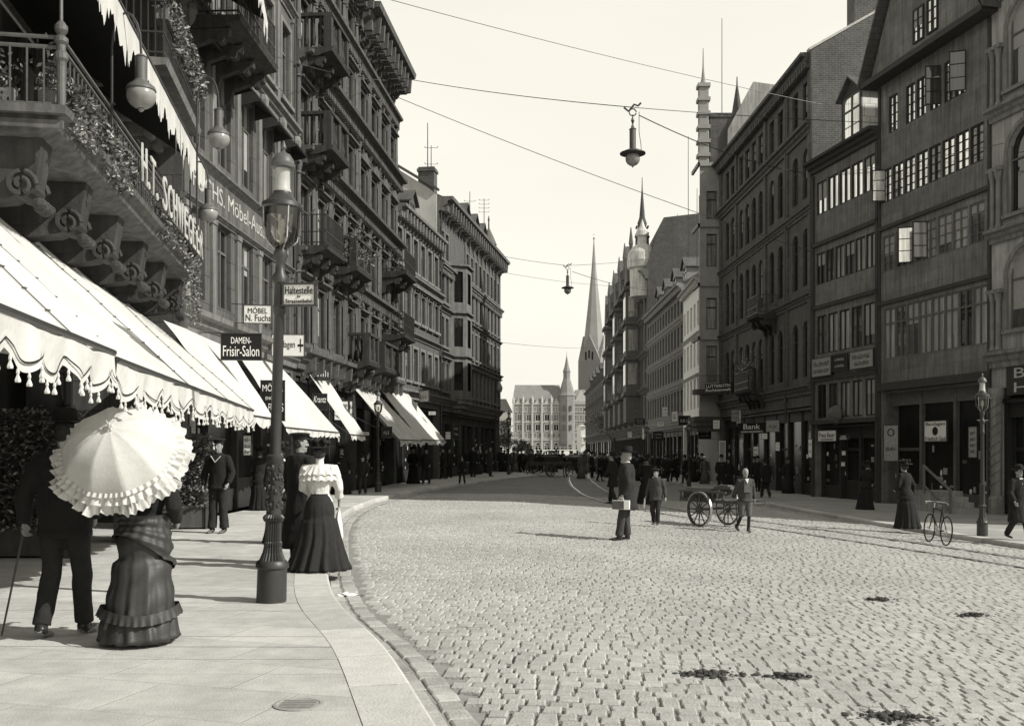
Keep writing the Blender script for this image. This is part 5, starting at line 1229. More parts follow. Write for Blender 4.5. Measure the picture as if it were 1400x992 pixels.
def hang_lamp(label,px,py,d,k=1.0):
    x,y=P(px,d); z=EYE+(615-py)*d/F
    t=thing('hanging_arc_lamp',label,'arc lamp',(x,y,z))
    g=MB(); g.ball((0,0,0),.25*k,.25*k,.25*k,20,12); g.lathe([(.05*k,-.24*k),(.02*k,-.3*k)],n=8); g.obj('globe','globe',t,smooth='all')
    h=MB(); h.lathe([(.26*k,.12*k),(.44*k,.16*k),(.44*k,.19*k),(.2*k,.3*k),(.14*k,.32*k)],n=24); h.obj('hat','iron',t,smooth=True)
    c=MB(); c.lathe([(.11*k,.3*k),(.11*k,.98*k),(.13*k,1.0*k),(.06*k,1.06*k),(.04*k,1.15*k)],n=12); c.obj('housing','iron_grey',t,smooth=True)
    b=MB(); b.tube([(0,0,1.1*k),(0,0,1.5*k)],.02*k,5); b.lathe([(.03*k,1.2*k),(.06*k,1.3*k),(.03*k,1.4*k)],n=8)
    b.tube([(-.3*k,0,1.75*k),(-.15*k,0,1.62*k),(-.05*k,0,1.72*k),(.05*k,0,1.85*k),(.18*k,0,1.8*k),(.28*k,0,1.9*k)],.035*k,6)
    b.tube([(.12*k*math.cos(a),0,1.58*k+.12*k*math.sin(a)) for a in [i*.6 for i in range(11)]],.022*k,5); b.obj('pulley','iron',t)
    w=MB(); w.tube([(.22*k,0,1.6*k),(.22*k,0,.9*k),(.28*k,0,.5*k),(.3*k,0,.2*k)],.012*k,5); w.obj('lead_wire','iron',t)
    return x,y,z+1.75*k
L1p=hang_lamp('large arc lamp hanging on wires high above the street',865,217,31,.92)
L2p=hang_lamp('smaller arc lamp hanging farther down the street',776,397,66,.95)
def cable(label,a,b,sag=.3,r=.012,mid=None):
    t=MB(); a=Vector(a);b=Vector(b); n=16; base=a.copy()
    t.tube([a.lerp(b,i/n)-base+Vector((0,0,-sag*4*(i/n)*(1-i/n))) for i in range(n+1)],r,5)
    o=t.obj('overhead_wire','iron',None,base); tag(o,label,'wire'); return o
def pw(px,py,d): x,y=P(px,d); return (x,y,EYE+(615-py)*d/F)
cable('thin wire from the upper left roof to the narrow house',pw(505,-8,33),pw(1124,143,42.5),.15)
cable('wire carrying the large arc lamp from the left',pw(535,104,44),(L1p[0],L1p[1],L1p[2]),.12,.014)
cable('wire carrying the large arc lamp from the right',(L1p[0],L1p[1],L1p[2]),pw(1203,168,37.8),.05,.012)
cable('lower wire running from the ornate house to the right houses',pw(536,130,44),pw(1112,345,42.8),.2,.014)
cable('slack feed cable between the large arc lamp and the brick house',(L1p[0]+.2,L1p[1],L1p[2]-.25),pw(1095,236,44.5),.25,.018)
cable('far wire carrying the small arc lamp from the left',pw(686,350,72),(L2p[0],L2p[1],L2p[2]),.05,.014)
cable('far wire carrying the small arc lamp from the right',(L2p[0],L2p[1],L2p[2]),pw(900,352,90),.1,.014)
cable('far feed cable from the small arc lamp to the tenement',(L2p[0]+.3,L2p[1],L2p[2]-.4),pw(895,398,90),.2,.018)
cable('second far wire below the small arc lamp',pw(686,372,71.5),pw(886,392,97),.3,.012)
cable('lowest far wire across the street end',pw(685,468,72),pw(838,474,143),.3,.014)
cable('wire along the upper front of the plank house',pw(1112,240,42.6),pw(1372,196,30.0),.1,.01)
cable('wire from the furniture house to the ornate house balconies',pw(300,50,21.5),pw(528,110,40),.2,.01)
def wall_arc(label,px,py,d,side):
    x,y=P(px,d); z=EYE+(615-py)*d/F; t=thing('bracket_lamp',label,'lamp',(x,y,z)); m=MB()
    m.tube([(0,0,.2),(0,0,.7),(side*.5,0,1.0),(side*1.6,0,.9),(side*1.9,0,.5)],.05,6); m.obj('bracket','iron',t); g=MB(); g.lathe([(.2,-.3),(.28,0),(.15,.3),(.08,.5)],n=10); g.obj('globe','globe',t,smooth='all')
wall_arc('white arc lamp on a long bracket at the far left corner block',682,530,71,-1)
for i,(px,py,d) in enumerate(((861,548,120),(869,541,112),(826,565,150))): wall_arc(('left','right','most distant')[i]+' white globe lamp on the domed house side',px,py,d,1)

# ================================================================== plants
def hedge(label,c,L,W,H,rot,seed):
    t=thing('hedge_planter',label,'hedge',(c[0],c[1],.12),rot,'ivy hedges in wooden troughs along the restaurant terrace')
    b=MB(); b.box(-L/2,L/2,-W/2,W/2,.03,.42); b.box(-L/2-.03,L/2+.03,-W/2-.03,W/2+.03,.42,.47); b.box(-L/2-.04,-L/2+.05,-W/2-.04,W/2+.04,0,.5); b.box(L/2-.05,L/2+.04,-W/2-.04,W/2+.04,0,.5); b.obj('trough','wood',t)
    rnd=random.Random(seed); m=MB(); m.box(-L/2+.06,L/2-.06,-W/2+.1,W/2-.1,.47,H-.12); m.mi=0
    random.seed(seed); pts=[]
    for i in range(int(L*H*2600)):
        x=rnd.uniform(-L/2,L/2); z=rnd.uniform(.4,H+.05)
        f=rnd.random(); y=(-W/2-.02+rnd.gauss(0,.035)) if f<.7 else ((W/2+rnd.gauss(0,.03)) if f<.8 else rnd.uniform(-W/2,W/2))
        if f>=.8: 
            if rnd.random()<.5: x=rnd.choice((-1,1))*(L/2+rnd.gauss(0,.03))
            else: z=H+rnd.gauss(0,.04)
        y+=.05*noise.noise(Vector((x*3,z*3,seed))); pts.append((x,y,z))
    m.leaves(pts,.033,mi=(0,0,0,1)); m.obj('ivy','leaf leaf_l'.split(),t); return t
hedge('tall ivy hedge in a trough at the left edge behind the couple',(-7.95,14.2),3.3,.5,2.05,rad(2),11)
hedge('small ivy hedge in a trough just left of the sailor',(-6.55,19.3),1.25,.5,1.75,rad(10),12)
hedge('ivy hedge in a trough between the couple and the sailor',(-6.35,16.8),.5,.9,1.7,rad(8),13)
def V3o(o): return Vector((o[0],o[1],0))
RO=on((0,0),(pR1[0]-pR0[0],pR1[1]-pR0[1]),0,1)
def flowers(label,path,n,spread,hang,seed,cat='plants',box=True,out=None,grp='planted flower boxes on the restaurant balcony',ls=.04):
    a,b=Vector(path[0]),Vector(path[1]); t=thing('flower_box',label,cat,a,0,grp); rnd=random.Random(seed); random.seed(seed); L=(b-a).length; u=(b-a)/L
    if box:
        m=MB(); m.beam((0,0,.1),(b-a)+Vector((0,0,.1)),.22,.2); m.obj('box','stone_trim',t)
    pts=[];fl=[]
    for i in range(n):
        s=rnd.random()*L; p=u*s+Vector((rnd.gauss(0,spread*.4),rnd.gauss(0,spread*.4),0)); p.z=.2+abs(rnd.gauss(0,spread))*(1.2 if noise.noise(Vector((s*2,seed,0)))>0 else .7)
        if out and rnd.random()<.5: p=u*s+V3o(out)*rnd.uniform(.12,.30)+Vector((0,0,.3-rnd.random()**1.4*(hang+.25)*(1 if noise.noise(Vector((s*2.7,seed,0)))>-.1 else .5)))
        (fl if rnd.random()<.1 else pts).append(p)
    m=MB(); m.leaves(pts,ls,mi=(0,0,1)); m.obj('foliage',['leaf','leaf_l'],t); m=MB(); m.leaves(fl,ls*.75); m.obj('flowers','flower',t); return t
zb_=5.12
for i,(a,b) in enumerate(((bx1-1.3,bx1-.2),(bx1-2.9,bx1-1.5),(bx0+.3,bx0+1.6),(bx0+2.0,bx0+4.0))):
    flowers(['flower box trailing leaves at the near corner of the balcony','flower box just behind the balcony corner post','thick climbing greenery at the far end of the long balcony','low flower box behind the last raised letters'][i],(on(pR0,pR1,a,PR-.16,zb_),on(pR0,pR1,b,PR-.16,zb_)),2300,.17,.25 if i!=2 else 1.2,20+i,ls=.032,out=RO)
flowers('flower box on the return side of the balcony at the left edge',(on(pR0,pR1,bx1-.3,PR-.5,zb_),on(pR0,pR1,bx1-.3,PR-2.2,zb_)),2300,.18,.1,27,ls=.032,out=(0,-1))
xa,ya_=sorted((rloc(-6.1,17.1)[0],rloc(-6.8,21.0)[0])); p2=rloc(-6.1,17.1)[1]
flowers('trailing plants along the upper restaurant balcony rail',(on(pR0,pR1,xa+.2,p2,9.2),on(pR0,pR1,ya_-.2,p2,9.2)),2200,.18,.5,31,ls=.045,out=RO)
flowers('leafy plants on the low balcony of the brick house',(on(q3,q4,7.6,.7,5.5),on(q3,q4,10,.7,5.5)),700,.3,.2,33,grp='balcony plants on the street fronts',ls=.06)
flowers('dark climbing plants on the ornate house balcony over the shop',(on(pA2m,pA21,1.7,.8,8.0),on(pA2m,pA21,3.8,.8,8.0)),900,.5,.4,34,grp='balcony plants on the street fronts',ls=.06)
def tree(label,x,y,H,seed):
    t=thing('street_tree',label,'tree',(x,y,-.05),0,'small trees at the far end of the street'); rnd=random.Random(seed); random.seed(seed)
    m=MB(); m.tube([(0,0,0),(.05,0,H*.3),(0,.05,H*.55),(.1,0,H*.85)],[.16,.12,.09,.03],7); tips=[]
    for i in range(14):
        a=rnd.uniform(0,2*PI); z=H*rnd.uniform(.35,.8); l_=H*rnd.uniform(.15,.32); e=Vector((l_*math.cos(a),l_*math.sin(a),z+l_*.7)); m.tube([(0,0,z),(e*.5+Vector((0,0,z*.5))),e],[.06,.04,.015],5); tips.append(e)
    m.obj('trunk','bark',t); c=MB(); pts=[]
    for e in tips:
        for k in range(120): pts.append(e+Vector((rnd.gauss(0,H*.065),rnd.gauss(0,H*.065),rnd.gauss(0,H*.06))))
    c.leaves(pts,.13,mi=(0,0,1)); c.obj('crown',['leaf','leaf_l'],t)
for i,(px,d,h) in enumerate(((683,150,4.6),(690,170,4.2),(708,190,3.6),(718,195,3.4),(677,120,5),(836,150,9))):
    x,y=P(px,d); tree(('nearest tall tree at the far left corner','low rounded tree left of the hotel','small tree before the white house','smallest tree in front of the hotel','dark tree against the left corner block','tree before the domed house side')[i],x,y,h,50+i)

# ================================================================== handcart
CXc,CYc=P(976,24.2); zc=gz(CXc); hd=math.atan2(-.86,.52)   # heading of +x (pulling direction)
t=thing('handcart','two wheeled wooden handcart with iron tyred spoked wheels and a loaded bed','cart',(CXc,CYc,zc+.01),hd)
R=.43
for s in(-1,1):
    yv=s*.47; w_=MB()
    for k in range(28):
        a0=2*PI*k/28;a1=2*PI*(k+1)/28
        for (ra,rb2,y0,y1) in((R-.055,R-.012,yv-.03,yv+.03),):
            p=lambda r,a,y_:(r*math.cos(a),y_,R+r*math.sin(a))
            vs=[p(ra,a0,y0),p(rb2,a0,y0),p(rb2,a0,y1),p(ra,a0,y1),p(ra,a1,y0),p(rb2,a1,y0),p(rb2,a1,y1),p(ra,a1,y1)]
            w_.add(vs,[(0,1,5,4),(1,2,6,5),(2,3,7,6),(3,0,4,7)])
    wo=w_.obj('wheel','wood',t)
    ty=MB()
    for k in range(28):
        a0=2*PI*k/28;a1=2*PI*(k+1)/28; p=lambda r,a,y_:(r*math.cos(a),y_,R+r*math.sin(a)); y0,y1=yv-.032,yv+.032
        vs=[p(R-.012,a0,y0),p(R,a0,y0),p(R,a0,y1),p(R-.012,a0,y1),p(R-.012,a1,y0),p(R,a1,y0),p(R,a1,y1),p(R-.012,a1,y1)]; ty.add(vs,[(0,1,5,4),(1,2,6,5),(2,3,7,6),(3,0,4,7)])
    ty.obj('tyre','steel',wo)
    sp=MB()
    for k in range(12): a=2*PI*k/12; sp.tube([(.05*math.cos(a),yv,R+.05*math.sin(a)),((R-.05)*math.cos(a),yv,R+(R-.05)*math.sin(a))],[.02,.014],6)
    sp.obj('spokes','wood',wo); h=MB(); h.tube([(0,yv-.1,R),(0,yv-.04,R),(0,yv+.04,R),(0,yv+.11,R)],[.045,.07,.07,.04],12); h.obj('hub','wood',wo)
m=MB(); m.tube([(0,-.5,R),(0,.5,R)],.025,8); m.obj('axle','iron',t)
m=MB()
for s in(-1,1): m.beam((-.85,s*.33,R+.2),(1.45,s*.30,R+.2),.06,.07); m.beam((-.85,s*.36,R+.42),(.8,s*.36,R+.42),.04,.05)
for i in range(6): m.beam((-.8+i*.3,-.36,R+.25),(-.8+i*.3,.36,R+.25),.1,.03)
for s in(-1,1):
    for i in range(5): m.beam((-.8+i*.38,s*.36,R+.24),(-.8+i*.38,s*.36,R+.42),.03,.03)
m.beam((1.42,-.42,R+.2),(1.42,.42,R+.2),.04,.04); m.obj('frame','wood',t)
m=MB(); m.tube([(.55,-.2,R+.2),(.6,-.2,.04),(.6,.2,.04),(.55,.2,R+.2)],.015,6); m.obj('prop_stand','iron',t)
m=MB(); m.prism([(-.33,R+.27),(.33,R+.27),(.3,R+.45),(.1,R+.52),(-.2,R+.5),(-.31,R+.42)],-.75,.45); o=m.obj('load',['cloth_g'],None,(CXc,CYc,zc+.01),hd); o.name='tarpaulin_bundle'; tag(o,'dark tarpaulin covered bundle lying on the handcart bed','load')
m=MB(); m.box(-.25,.2,-.2,.15,0,.07); m.box(-.2,.1,-.15,.1,.07,.1); o=m.obj('paper_parcel','cloth_m',None,(CXc+.25,CYc-.35,zc+R+.5),hd+.3); tag(o,'flat grey parcel lying on top of the handcart load','parcel')

# ================================================================== bicycle leaning at the kerb
bx,by=P(1281,21.9); t=thing('bicycle','black safety bicycle standing against the right kerb','bicycle',(bx,by,gz(bx)+.012),0); t.rotation_euler=(rad(4),0,rad(88)); t.scale=(.93,.93,.93)
R=.33
for i,X in enumerate((-.5,.52)):
    w_=MB(); w_.tube([(X+R*math.cos(a*PI/18),0,R+R*math.sin(a*PI/18)) for a in range(37)],.017,6,cap=False); wo=w_.obj('wheel','black',t); s=MB()
    for k in range(18): a=2*PI*k/18; s.tube([(X,0,R),(X+R*math.cos(a),0,R+R*math.sin(a))],.0025,3)
    s.tube([(X,-.05,R),(X,.05,R)],.02,6); s.obj('spokes','steel',wo)
m=MB(); A_=(-.5,0,R); B_=(-.05,0,.3); S_=( -.17,0,.78); H_=(.33,0,.82); Fk=(.52,0,R); H2=(.36,0,.66)
for a,b in((A_,B_),(A_,S_),(B_,S_),(S_,H_),(B_,H2),(H_,H2),(H2,Fk)): m.tube([a,b],.015,8)
m.obj('frame','black',t); m=MB(); m.tube([H_,(.31,0,.95)],.013,6); m.tube([(.12,-.26,.93),(.26,-.24,.97),(.34,-.1,.98),(.34,.1,.98),(.26,.24,.97),(.12,.26,.93)],.012,6); m.obj('handlebar','steel',t)
m=MB(); m.tube([S_,(-.2,0,.88)],.012,6); m.prism([(-.1,.88),(.1,.88),(.06,.93),(-.06,.93)],-.34,-.1); m.obj('saddle','leather',t)
m=MB(); m.lathe([(.09,-.008),(.09,.008)],(-.05,.03,.3),16,Matrix.Rotation(rad(90),3,'X')); m.tube([(-.05,-.1,.3),(.1,-.1,.22)],.008,5); m.tube([(-.05,.1,.3),(-.2,.1,.38)],.008,5); m.cbox((.1,-.13,.22),.08,.06,.02); m.cbox((-.2,.13,.38),.08,.06,.02); m.obj('crank','steel',t)
# ================================================================== steps with handrail
sx_,sy_=P(1318,27.6); t=thing('entrance_steps','short flight of worn stone steps with a pale handrail behind the right lamp','steps',(14.2,30.3,-.38),math.atan2(q2[1]-q1[1],q2[0]-q1[0]))
t.location=on(q1,q2,1.1,1.35,-.38)
m=MB()
for i in range(4): m.box(-.9+i*.28,.9,-1.3,-.15,0,.17*(i+1)) if 0 else m.box(-1.0+i*.28,1.0,-1.0,0,.0+.17*i,.17*(i+1))
m.obj('step','stone_r1',t)
m=MB(); m.beam((-1.0,.05,.75),(.4,.05,1.5),.05,.07); m.beam((-1.0,.05,.1),(.4,.05,.85),.04,.05); m.box(-1.03,-.97,.02,.08,0,.8); m.box(.37,.43,.02,.08,.6,1.55); m.obj('handrail','stone_trim',t)
# ================================================================== road details
def dung(label,px,py,w,seed):
    d=1.9*F/(py-615) if px>700 else EYE*F/(py-615)
    x=(px-700)/F*d; d=(EYE-gz(x))*F/(py-615); x=(px-700)/F*d
    rnd=random.Random(seed); m=MB()
    for i in range(int(190*w)+20):
        a=rnd.uniform(0,2*PI); r=abs(rnd.gauss(0,w*(.13 if i%4 else .3))); s=rnd.uniform(.008,.022)*(1 if i%4 else .6); m.ball((r*math.cos(a)*1.6+.08*math.sin(a*3+seed),r*math.sin(a)*.9,s*.3+.012+max(0,.03-r*.25)*rnd.random()),s*rnd.uniform(.8,1.7),s*rnd.uniform(.8,1.5),s*.7,6,4)
    for i in range(int(160*w)):
        a=rnd.uniform(0,2*PI); r=abs(rnd.gauss(0,w*.33)); q=Vector((r*math.cos(a)*1.5,r*math.sin(a),.016)); b=rnd.uniform(0,PI); m.beam(q,q+Vector((math.cos(b)*.04,math.sin(b)*.04,.006)),.004,.003)
    o=m.obj('horse_dung','dung',None,(x,d,gz(x))); tag(o,label,'dung','horse droppings on the paving')
dung('largest clump of horse droppings in the middle foreground',968,925,.55,1); dung('small clump just right of the largest droppings',1080,929,.2,2); dung('spread of droppings at the bottom edge on the right',1222,985,.6,3); pass
dung('thin streak of droppings on the right of the paving',1330,843,.35,5); dung('faint streak of droppings in the middle right paving',1200,822,.3,6)
d=1.53*F/(963-615); x=(408-700)/F*d; m=MB(); m.lathe([(.15,0),(.15,.006),(.13,.008),(.125,.004)],n=24); o=m.obj('manhole_cover','manhole',None,(x,d,.121)); 
k_=MB()
for i in range(5): k_.box(-.1,.1,-.09+i*.04,-.075+i*.04,.006,.011)
k_.obj('ridge','manhole',o); tag(o,'small round iron cover set in the left pavement','cover')
d=1.6*F/(808-615); x=(482-700)/F*d; m=MB(); rnd=random.Random(4)
for i in range(7): 
    a=rnd.uniform(0,3); q=Vector((rnd.uniform(-.12,.12),rnd.uniform(-.05,.05),.02)); e=Vector((math.cos(a),math.sin(a),.2))*.06; g_=Vector((-math.sin(a),math.cos(a),.3))*.035; m.add([q-e-g_,q+e-g_,q+e+g_,q-e+g_],[(0,1,2,3)])
o=m.obj('paper_scrap','paper',None,(x,d,0)); tag(o,'crumpled white paper lying in the gutter below the white bloused woman','litter')
m=MB(); m.box(-1.6,1.6,-.02,.02,.0,.0)
# ================================================================== people
V3=Vector
def evalmesh(mb,voxel,smooth=6):
    me=D.meshes.new('tmp'); me.from_pydata(mb.v,[],mb.f); bm=bmesh.new(); bm.from_mesh(me); bmesh.ops.recalc_face_normals(bm,faces=bm.faces); bm.to_mesh(me); bm.free()
    o=D.objects.new('tmp',me); COL.objects.link(o)
    r=o.modifiers.new('r','REMESH'); r.mode='VOXEL'; r.voxel_size=voxel; r.use_smooth_shade=True
    if smooth: q=o.modifiers.new('s','SMOOTH'); q.factor=.5; q.iterations=smooth
    C.view_layer.update(); res=D.meshes.new_from_object(o.evaluated_get(C.evaluated_depsgraph_get())); D.objects.remove(o); D.meshes.remove(me); return res
def folds(me,amp,sx=9,sz=3,seed=0,fade=None):
    for v,nn in zip(me.vertices,[Vector(v.normal) for v in me.vertices]):
        c=v.co; k=noise.noise(V3((c.x*sx+seed,c.y*sx,c.z*sz)))+.5*noise.noise(V3((c.x*sx*2.3,c.y*sx*2.3+seed,c.z*sz*2.3)))
        v.co=c+nn*amp*k*(fade(c) if fade else 1)
def cloth(name,mb,m,par,voxel=.014,amp=.008,smooth=5,seed=0,sx=9,sz=3,label=None):
    me=evalmesh(mb,voxel,smooth); folds(me,amp,sx,sz,seed); me.materials.clear(); me.materials.append(M[m]); me.polygons.foreach_set('use_smooth',[True]*len(me.polygons))
    o=D.objects.new(name,me); COL.objects.link(o); o.parent=par
    if label: o['label']=label
    return o
STAND=dict(le=(-.27,-.02,1.13),lw=(-.28,.05,.87),re=(.27,-.02,1.13),rw=(.28,.05,.87),lk=(-.1,.02,.5),la=(-.1,0,.08),rk=(.1,.02,.5),ra=(.1,0,.08))
def lean_f(p,z): return p.get('lean',0)*max(0,z-.9)
def torso(mb,p,g=0.,zs=None,wst=1.0,sh=1.0,bot=.86):
    R=[(.86,.155,.105),(.95,.165,.115),(1.08,.135*wst,.098*wst),(1.22,.155,.112),(1.34,.175*sh,.112),(1.42,.165*sh,.095),(1.475,.085,.07)]
    pts=[];rr=[]
    for z,a,b in R:
        pts.append((0,lean_f(p,z),z)); rr.append((a+g,b+g))
    mb.tube(pts,rr,20)
def arm(mb,p,s,g=0.,r0=.05,cuff=None,wr=.026,puff=0):
    e=V3(p['le' if s<0 else 're']); w=V3(p['lw' if s<0 else 'rw']); sh=V3((s*.175,lean_f(p,1.41),1.40)); k=e-sh
    d=(w-e)
    if cuff is not None: w=e+d*cuff
    path=[V3((s*.10,lean_f(p,1.41),1.41)),sh,sh+k*.35,sh+k*.8,e,e+(w-e)*.4,w]
    rr=[r0+g,r0+.008+g+puff,r0+.002+g+puff*1.2,r0-.006+g+puff*.3,r0-.008+g,r0-.012+g,wr+g*1.1]
    mb.tube(path,rr,12)
def leg(mb,p,s,g=0.,hem=None,wid=1.0,zc=None):
    k=V3(p['lk' if s<0 else 'rk']); a=V3(p['la' if s<0 else 'ra']); h=V3((s*.088,0,.9)); 
    end=a if hem is None else k+(a-k)*hem
    path=[h+V3((0,0,.03)),h+(k-h)*.3,h+(k-h)*.7,k,k+(end-k)*.35,end]
    rr=[.088+g,.085+g,.066+g,.058+g,.058+g,(.038 if hem is None else .05)+g*wid]
    mb.tube(path,rr,12)
def foot(mb,p,s,g=0.):
    a=V3(p['la' if s<0 else 'ra']); yaw=p.get('ly' if s<0 else 'ry',0); tip=p.get('lt' if s<0 else 'rt',0)
    f=V3((math.sin(yaw),math.cos(yaw),0)); dn=V3((0,0,-1)); z=a.z
    mb.tube([a+V3((0,0,.06)),a+V3((0,0,-.01)),a+f*-.02+dn*.035],[.04+g,.042+g,.04+g],10)
    mb.tube([a-f*.05+dn*.035+V3((0,0,tip*.5)),a+f*.02+dn*.04,a+f*.1+dn*(.048+tip*.3),a+f*.17+dn*(.055+tip*.6),a+f*.2+dn*(.055+tip*.7)],[(.030,.028),(.042,.034),(.044,.028),(.036,.02),(.015,.012)],10)
def head(mb,p):
    tilt=p.get('tilt',0); turn=p.get('turn',0); c=V3((0,lean_f(p,1.6)+.01,1.625))
    Rm=Matrix.Rotation(-turn,3,'Z')@Matrix.Rotation(-tilt,3,'X')
    prof=[(-.118,.028,.03,.035),(-.108,.045,.05,.025),(-.07,.06,.075,.012),(-.02,.068,.088,.004),(.03,.074,.094,-.002),(.07,.07,.088,-.004),(.1,.05,.064,-.006),(.118,.018,.022,-.006)]
    n=16; vs=[]
    for z,a,b,yo in prof:
        for k in range(n): w=2*PI*k/n; vs.append(c+Rm@V3((a*math.cos(w),yo+b*math.sin(w),z)))
    N=len(prof); mb.add(vs,[(i*n+k,i*n+(k+1)%n,(i+1)*n+(k+1)%n,(i+1)*n+k) for i in range(N-1) for k in range(n)]+[tuple(reversed(range(n))),tuple(range((N-1)*n,N*n))])
    q=lambda x,y,z:c+Rm@V3((x,y,z))
    mb.tube([q(0,.085,.022),q(0,.1,-.002),q(0,.112,-.022),q(0,.09,-.03)],[.009,.011,.015,.010],8)
    mb.tube([q(-.03,.083,.028),q(0,.092,.026),q(.03,.083,.028)],[.009,.01,.009],6)   # brow
    mb.tube([q(-.02,.083,-.058),q(0,.092,-.056),q(.02,.083,-.058)],[.006,.009,.006],6)   # lips
    mb.tube([q(0,.06,-.105),q(0,.085,-.095)],[.02,.014],8)
    for s in(-1,1): mb.tube([q(s*.07,-.005,-.03),q(s*.078,-.008,0),q(s*.074,-.012,.025)],[(.008,.014),(.011,.02),(.008,.013)],8)
    mb.tube([(0,lean_f(p,1.44),1.42),(0,lean_f(p,1.52),1.52),tuple(c+V3((0,-.012,-.06)))],[.062,.053,.055],12)
    return c,Rm
def hand(mb,p,s,fist=.6,fr_=.0085):
    e=V3(p['le' if s<0 else 're']); w=V3(p['lw' if s<0 else 'rw']); d=(w-e).normalized(); fw=V3(p.get('lh' if s<0 else 'rh',(0,1,0)))
    lat=(fw-d*fw.dot(d)).normalized(); nrm=d.cross(lat).normalized()
    if nrm.x*s>0: nrm=-nrm     # palm toward the body
    mb.tube([w-d*.02,w+d*.02,w+d*.055,w+d*.085],[(.02,.02),(.03,.018),(.038,.016),(.036,.014)],8) if 0 else None
    o=len(mb.v); n=8; ring=[]
    for (t,a,b) in((-.03,.024,.022),(.015,.030,.018),(.05,.038,.016),(.085,.037,.013)):
        for k in range(n): q=2*PI*k/n; ring.append(w+d*t+lat*a*math.cos(q)+nrm*b*math.sin(q))
    mb.add(ring,[(i*n+k,i*n+(k+1)%n,(i+1)*n+(k+1)%n,(i+1)*n+k) for i in range(3) for k in range(n)]+[tuple(reversed(range(n))),tuple(range(3*n,4*n))])
    for i,(off,L) in enumerate(((.029,.068),(.010,.078),(-.009,.072),(-.027,.056))):
        b=w+d*.078+lat*off; a1=fist*.9; a2=fist*2.0; d1=d*math.cos(a1)+nrm*math.sin(a1); d2=d*math.cos(a2)+nrm*math.sin(a2)
        mb.tube([b-d*.012,b+d1*L*.5,b+d1*L*.5+d2*L*.5],[fr_*1.1,fr_,fr_*.8],6)
    b=w+d*.025+lat*.028; mb.tube([b,b+lat*.025+d*.025+nrm*.012,b+lat*.02+d*.055+nrm*.03],[.011,.0105,.008],6)
    return w+d*.08,nrm,d
def place(o,x,y,z,H,rot): o.location=(x,y,z); o.rotation_euler=(0,0,rot); s=H/1.75; o.scale=(s,s,s)
def body(label,x,y,z,H,rot,p,voxel=.011,cat='person',group=None):
    mb=MB(); torso(mb,p,-.015); hd=head(mb,p); hs={}
    for s in(-1,1): arm(mb,p,s,-.004,.045); leg(mb,p,s,-.01); foot(mb,p,s,-.014); hs[s]=hand(mb,p,s,p.get('fist',.6))
    me=evalmesh(mb,voxel,2); me.materials.clear(); me.materials.append(M['skin']); me.polygons.foreach_set('use_smooth',[True]*len(me.polygons))
    o=D.objects.new('person',me); COL.objects.link(o); place(o,x,y,z,H,rot); tag(o,label,cat,group)
    c,Rm=hd; e=MB()
    for s in(-1,1):
        e=MB(); q=c+Rm@V3((s*.031,.083,.008)); e.ball(q,.010,.007,.006,8,5); e.obj('eye','black',o)
    return o,hd,hs
def shoes(o,p,m='leather'):
    for s in(-1,1):
        b=MB(); foot(b,p,s,.010); cloth('shoe',b,m,o,.010,.0,2)
def trousers(o,p,m,hem=.96,g=.012,wid=1.6,voxel=.014,amp=.010):
    b=MB(); b.tube([(0,0,.84),(0,0,.9),(0,lean_f(p,1.02),1.02)],[(.14+g,.1+g),(.165+g,.12+g),(.14+g,.105+g)],18)
    for s in(-1,1): leg(b,p,s,g,hem,wid)
    cloth('trousers',b,m,o,voxel,amp,3,1,8,5)
def coat(o,p,m,hem=.55,flare=.03,g=.028,name='coat',voxel=.014,amp=.010,wst=1.1,cuff=.93,sh=1.0,seed=0,r0=.05):
    b=MB(); torso(b,p,g,wst=wst,sh=sh)
    if hem<.86: b.tube([(0,0,hem),(0,0,hem+.05),(0,0,(hem+.9)/2),(0,0,.95),(0,lean_f(p,1.05),1.05)],[(.165+g+flare,.12+g+flare),(.165+g+flare,.12+g+flare),(.165+g+flare*.5,.115+g+flare*.5),(.16+g,.112+g),(.13*wst+g,.09*wst+g)],20)
    for s in(-1,1): arm(b,p,s,g*.75,r0,cuff)
    b.tube([(0,lean_f(p,1.45),1.44),(0,lean_f(p,1.5)-.004,1.51)],[(.09,.078),(.066,.064)],14)
    return cloth(name,b,m,o,voxel,amp,4,seed,9,4)
def hair(o,hd,m='hair',kind='short'):
    c,Rm=hd; b=MB(); q=lambda x,y,z:c+Rm@V3((x,y,z))
    vs=[];n=16
    for z,a,b_,yo in((-.07,.05,.05,-.04),(-.03,.07,.07,-.028),(.02,.080,.085,-.018),(.06,.080,.09,-.012),(.1,.06,.072,-.01),(.126,.02,.03,-.008)):
        for k in range(n): w=2*PI*k/n; vs.append(q(a*math.cos(w),yo+b_*math.sin(w),z))
    b.add(vs,[(i*n+k,i*n+(k+1)%n,(i+1)*n+(k+1)%n,(i+1)*n+k) for i in range(5) for k in range(n)]+[tuple(reversed(range(n))),tuple(range(5*n,6*n))])
    if kind=='bun':
        b.ball(q(0,-.11,.03),.055,.05,.05,10,8); b.ball(q(0,-.03,-.0),.092,.095,.07,12,8)
    if kind=='beard': b.ball(q(0,.062,-.095),.05,.045,.055,10,8)
    cloth('hair',b,m,o,.010,.006,2,3,30,30)
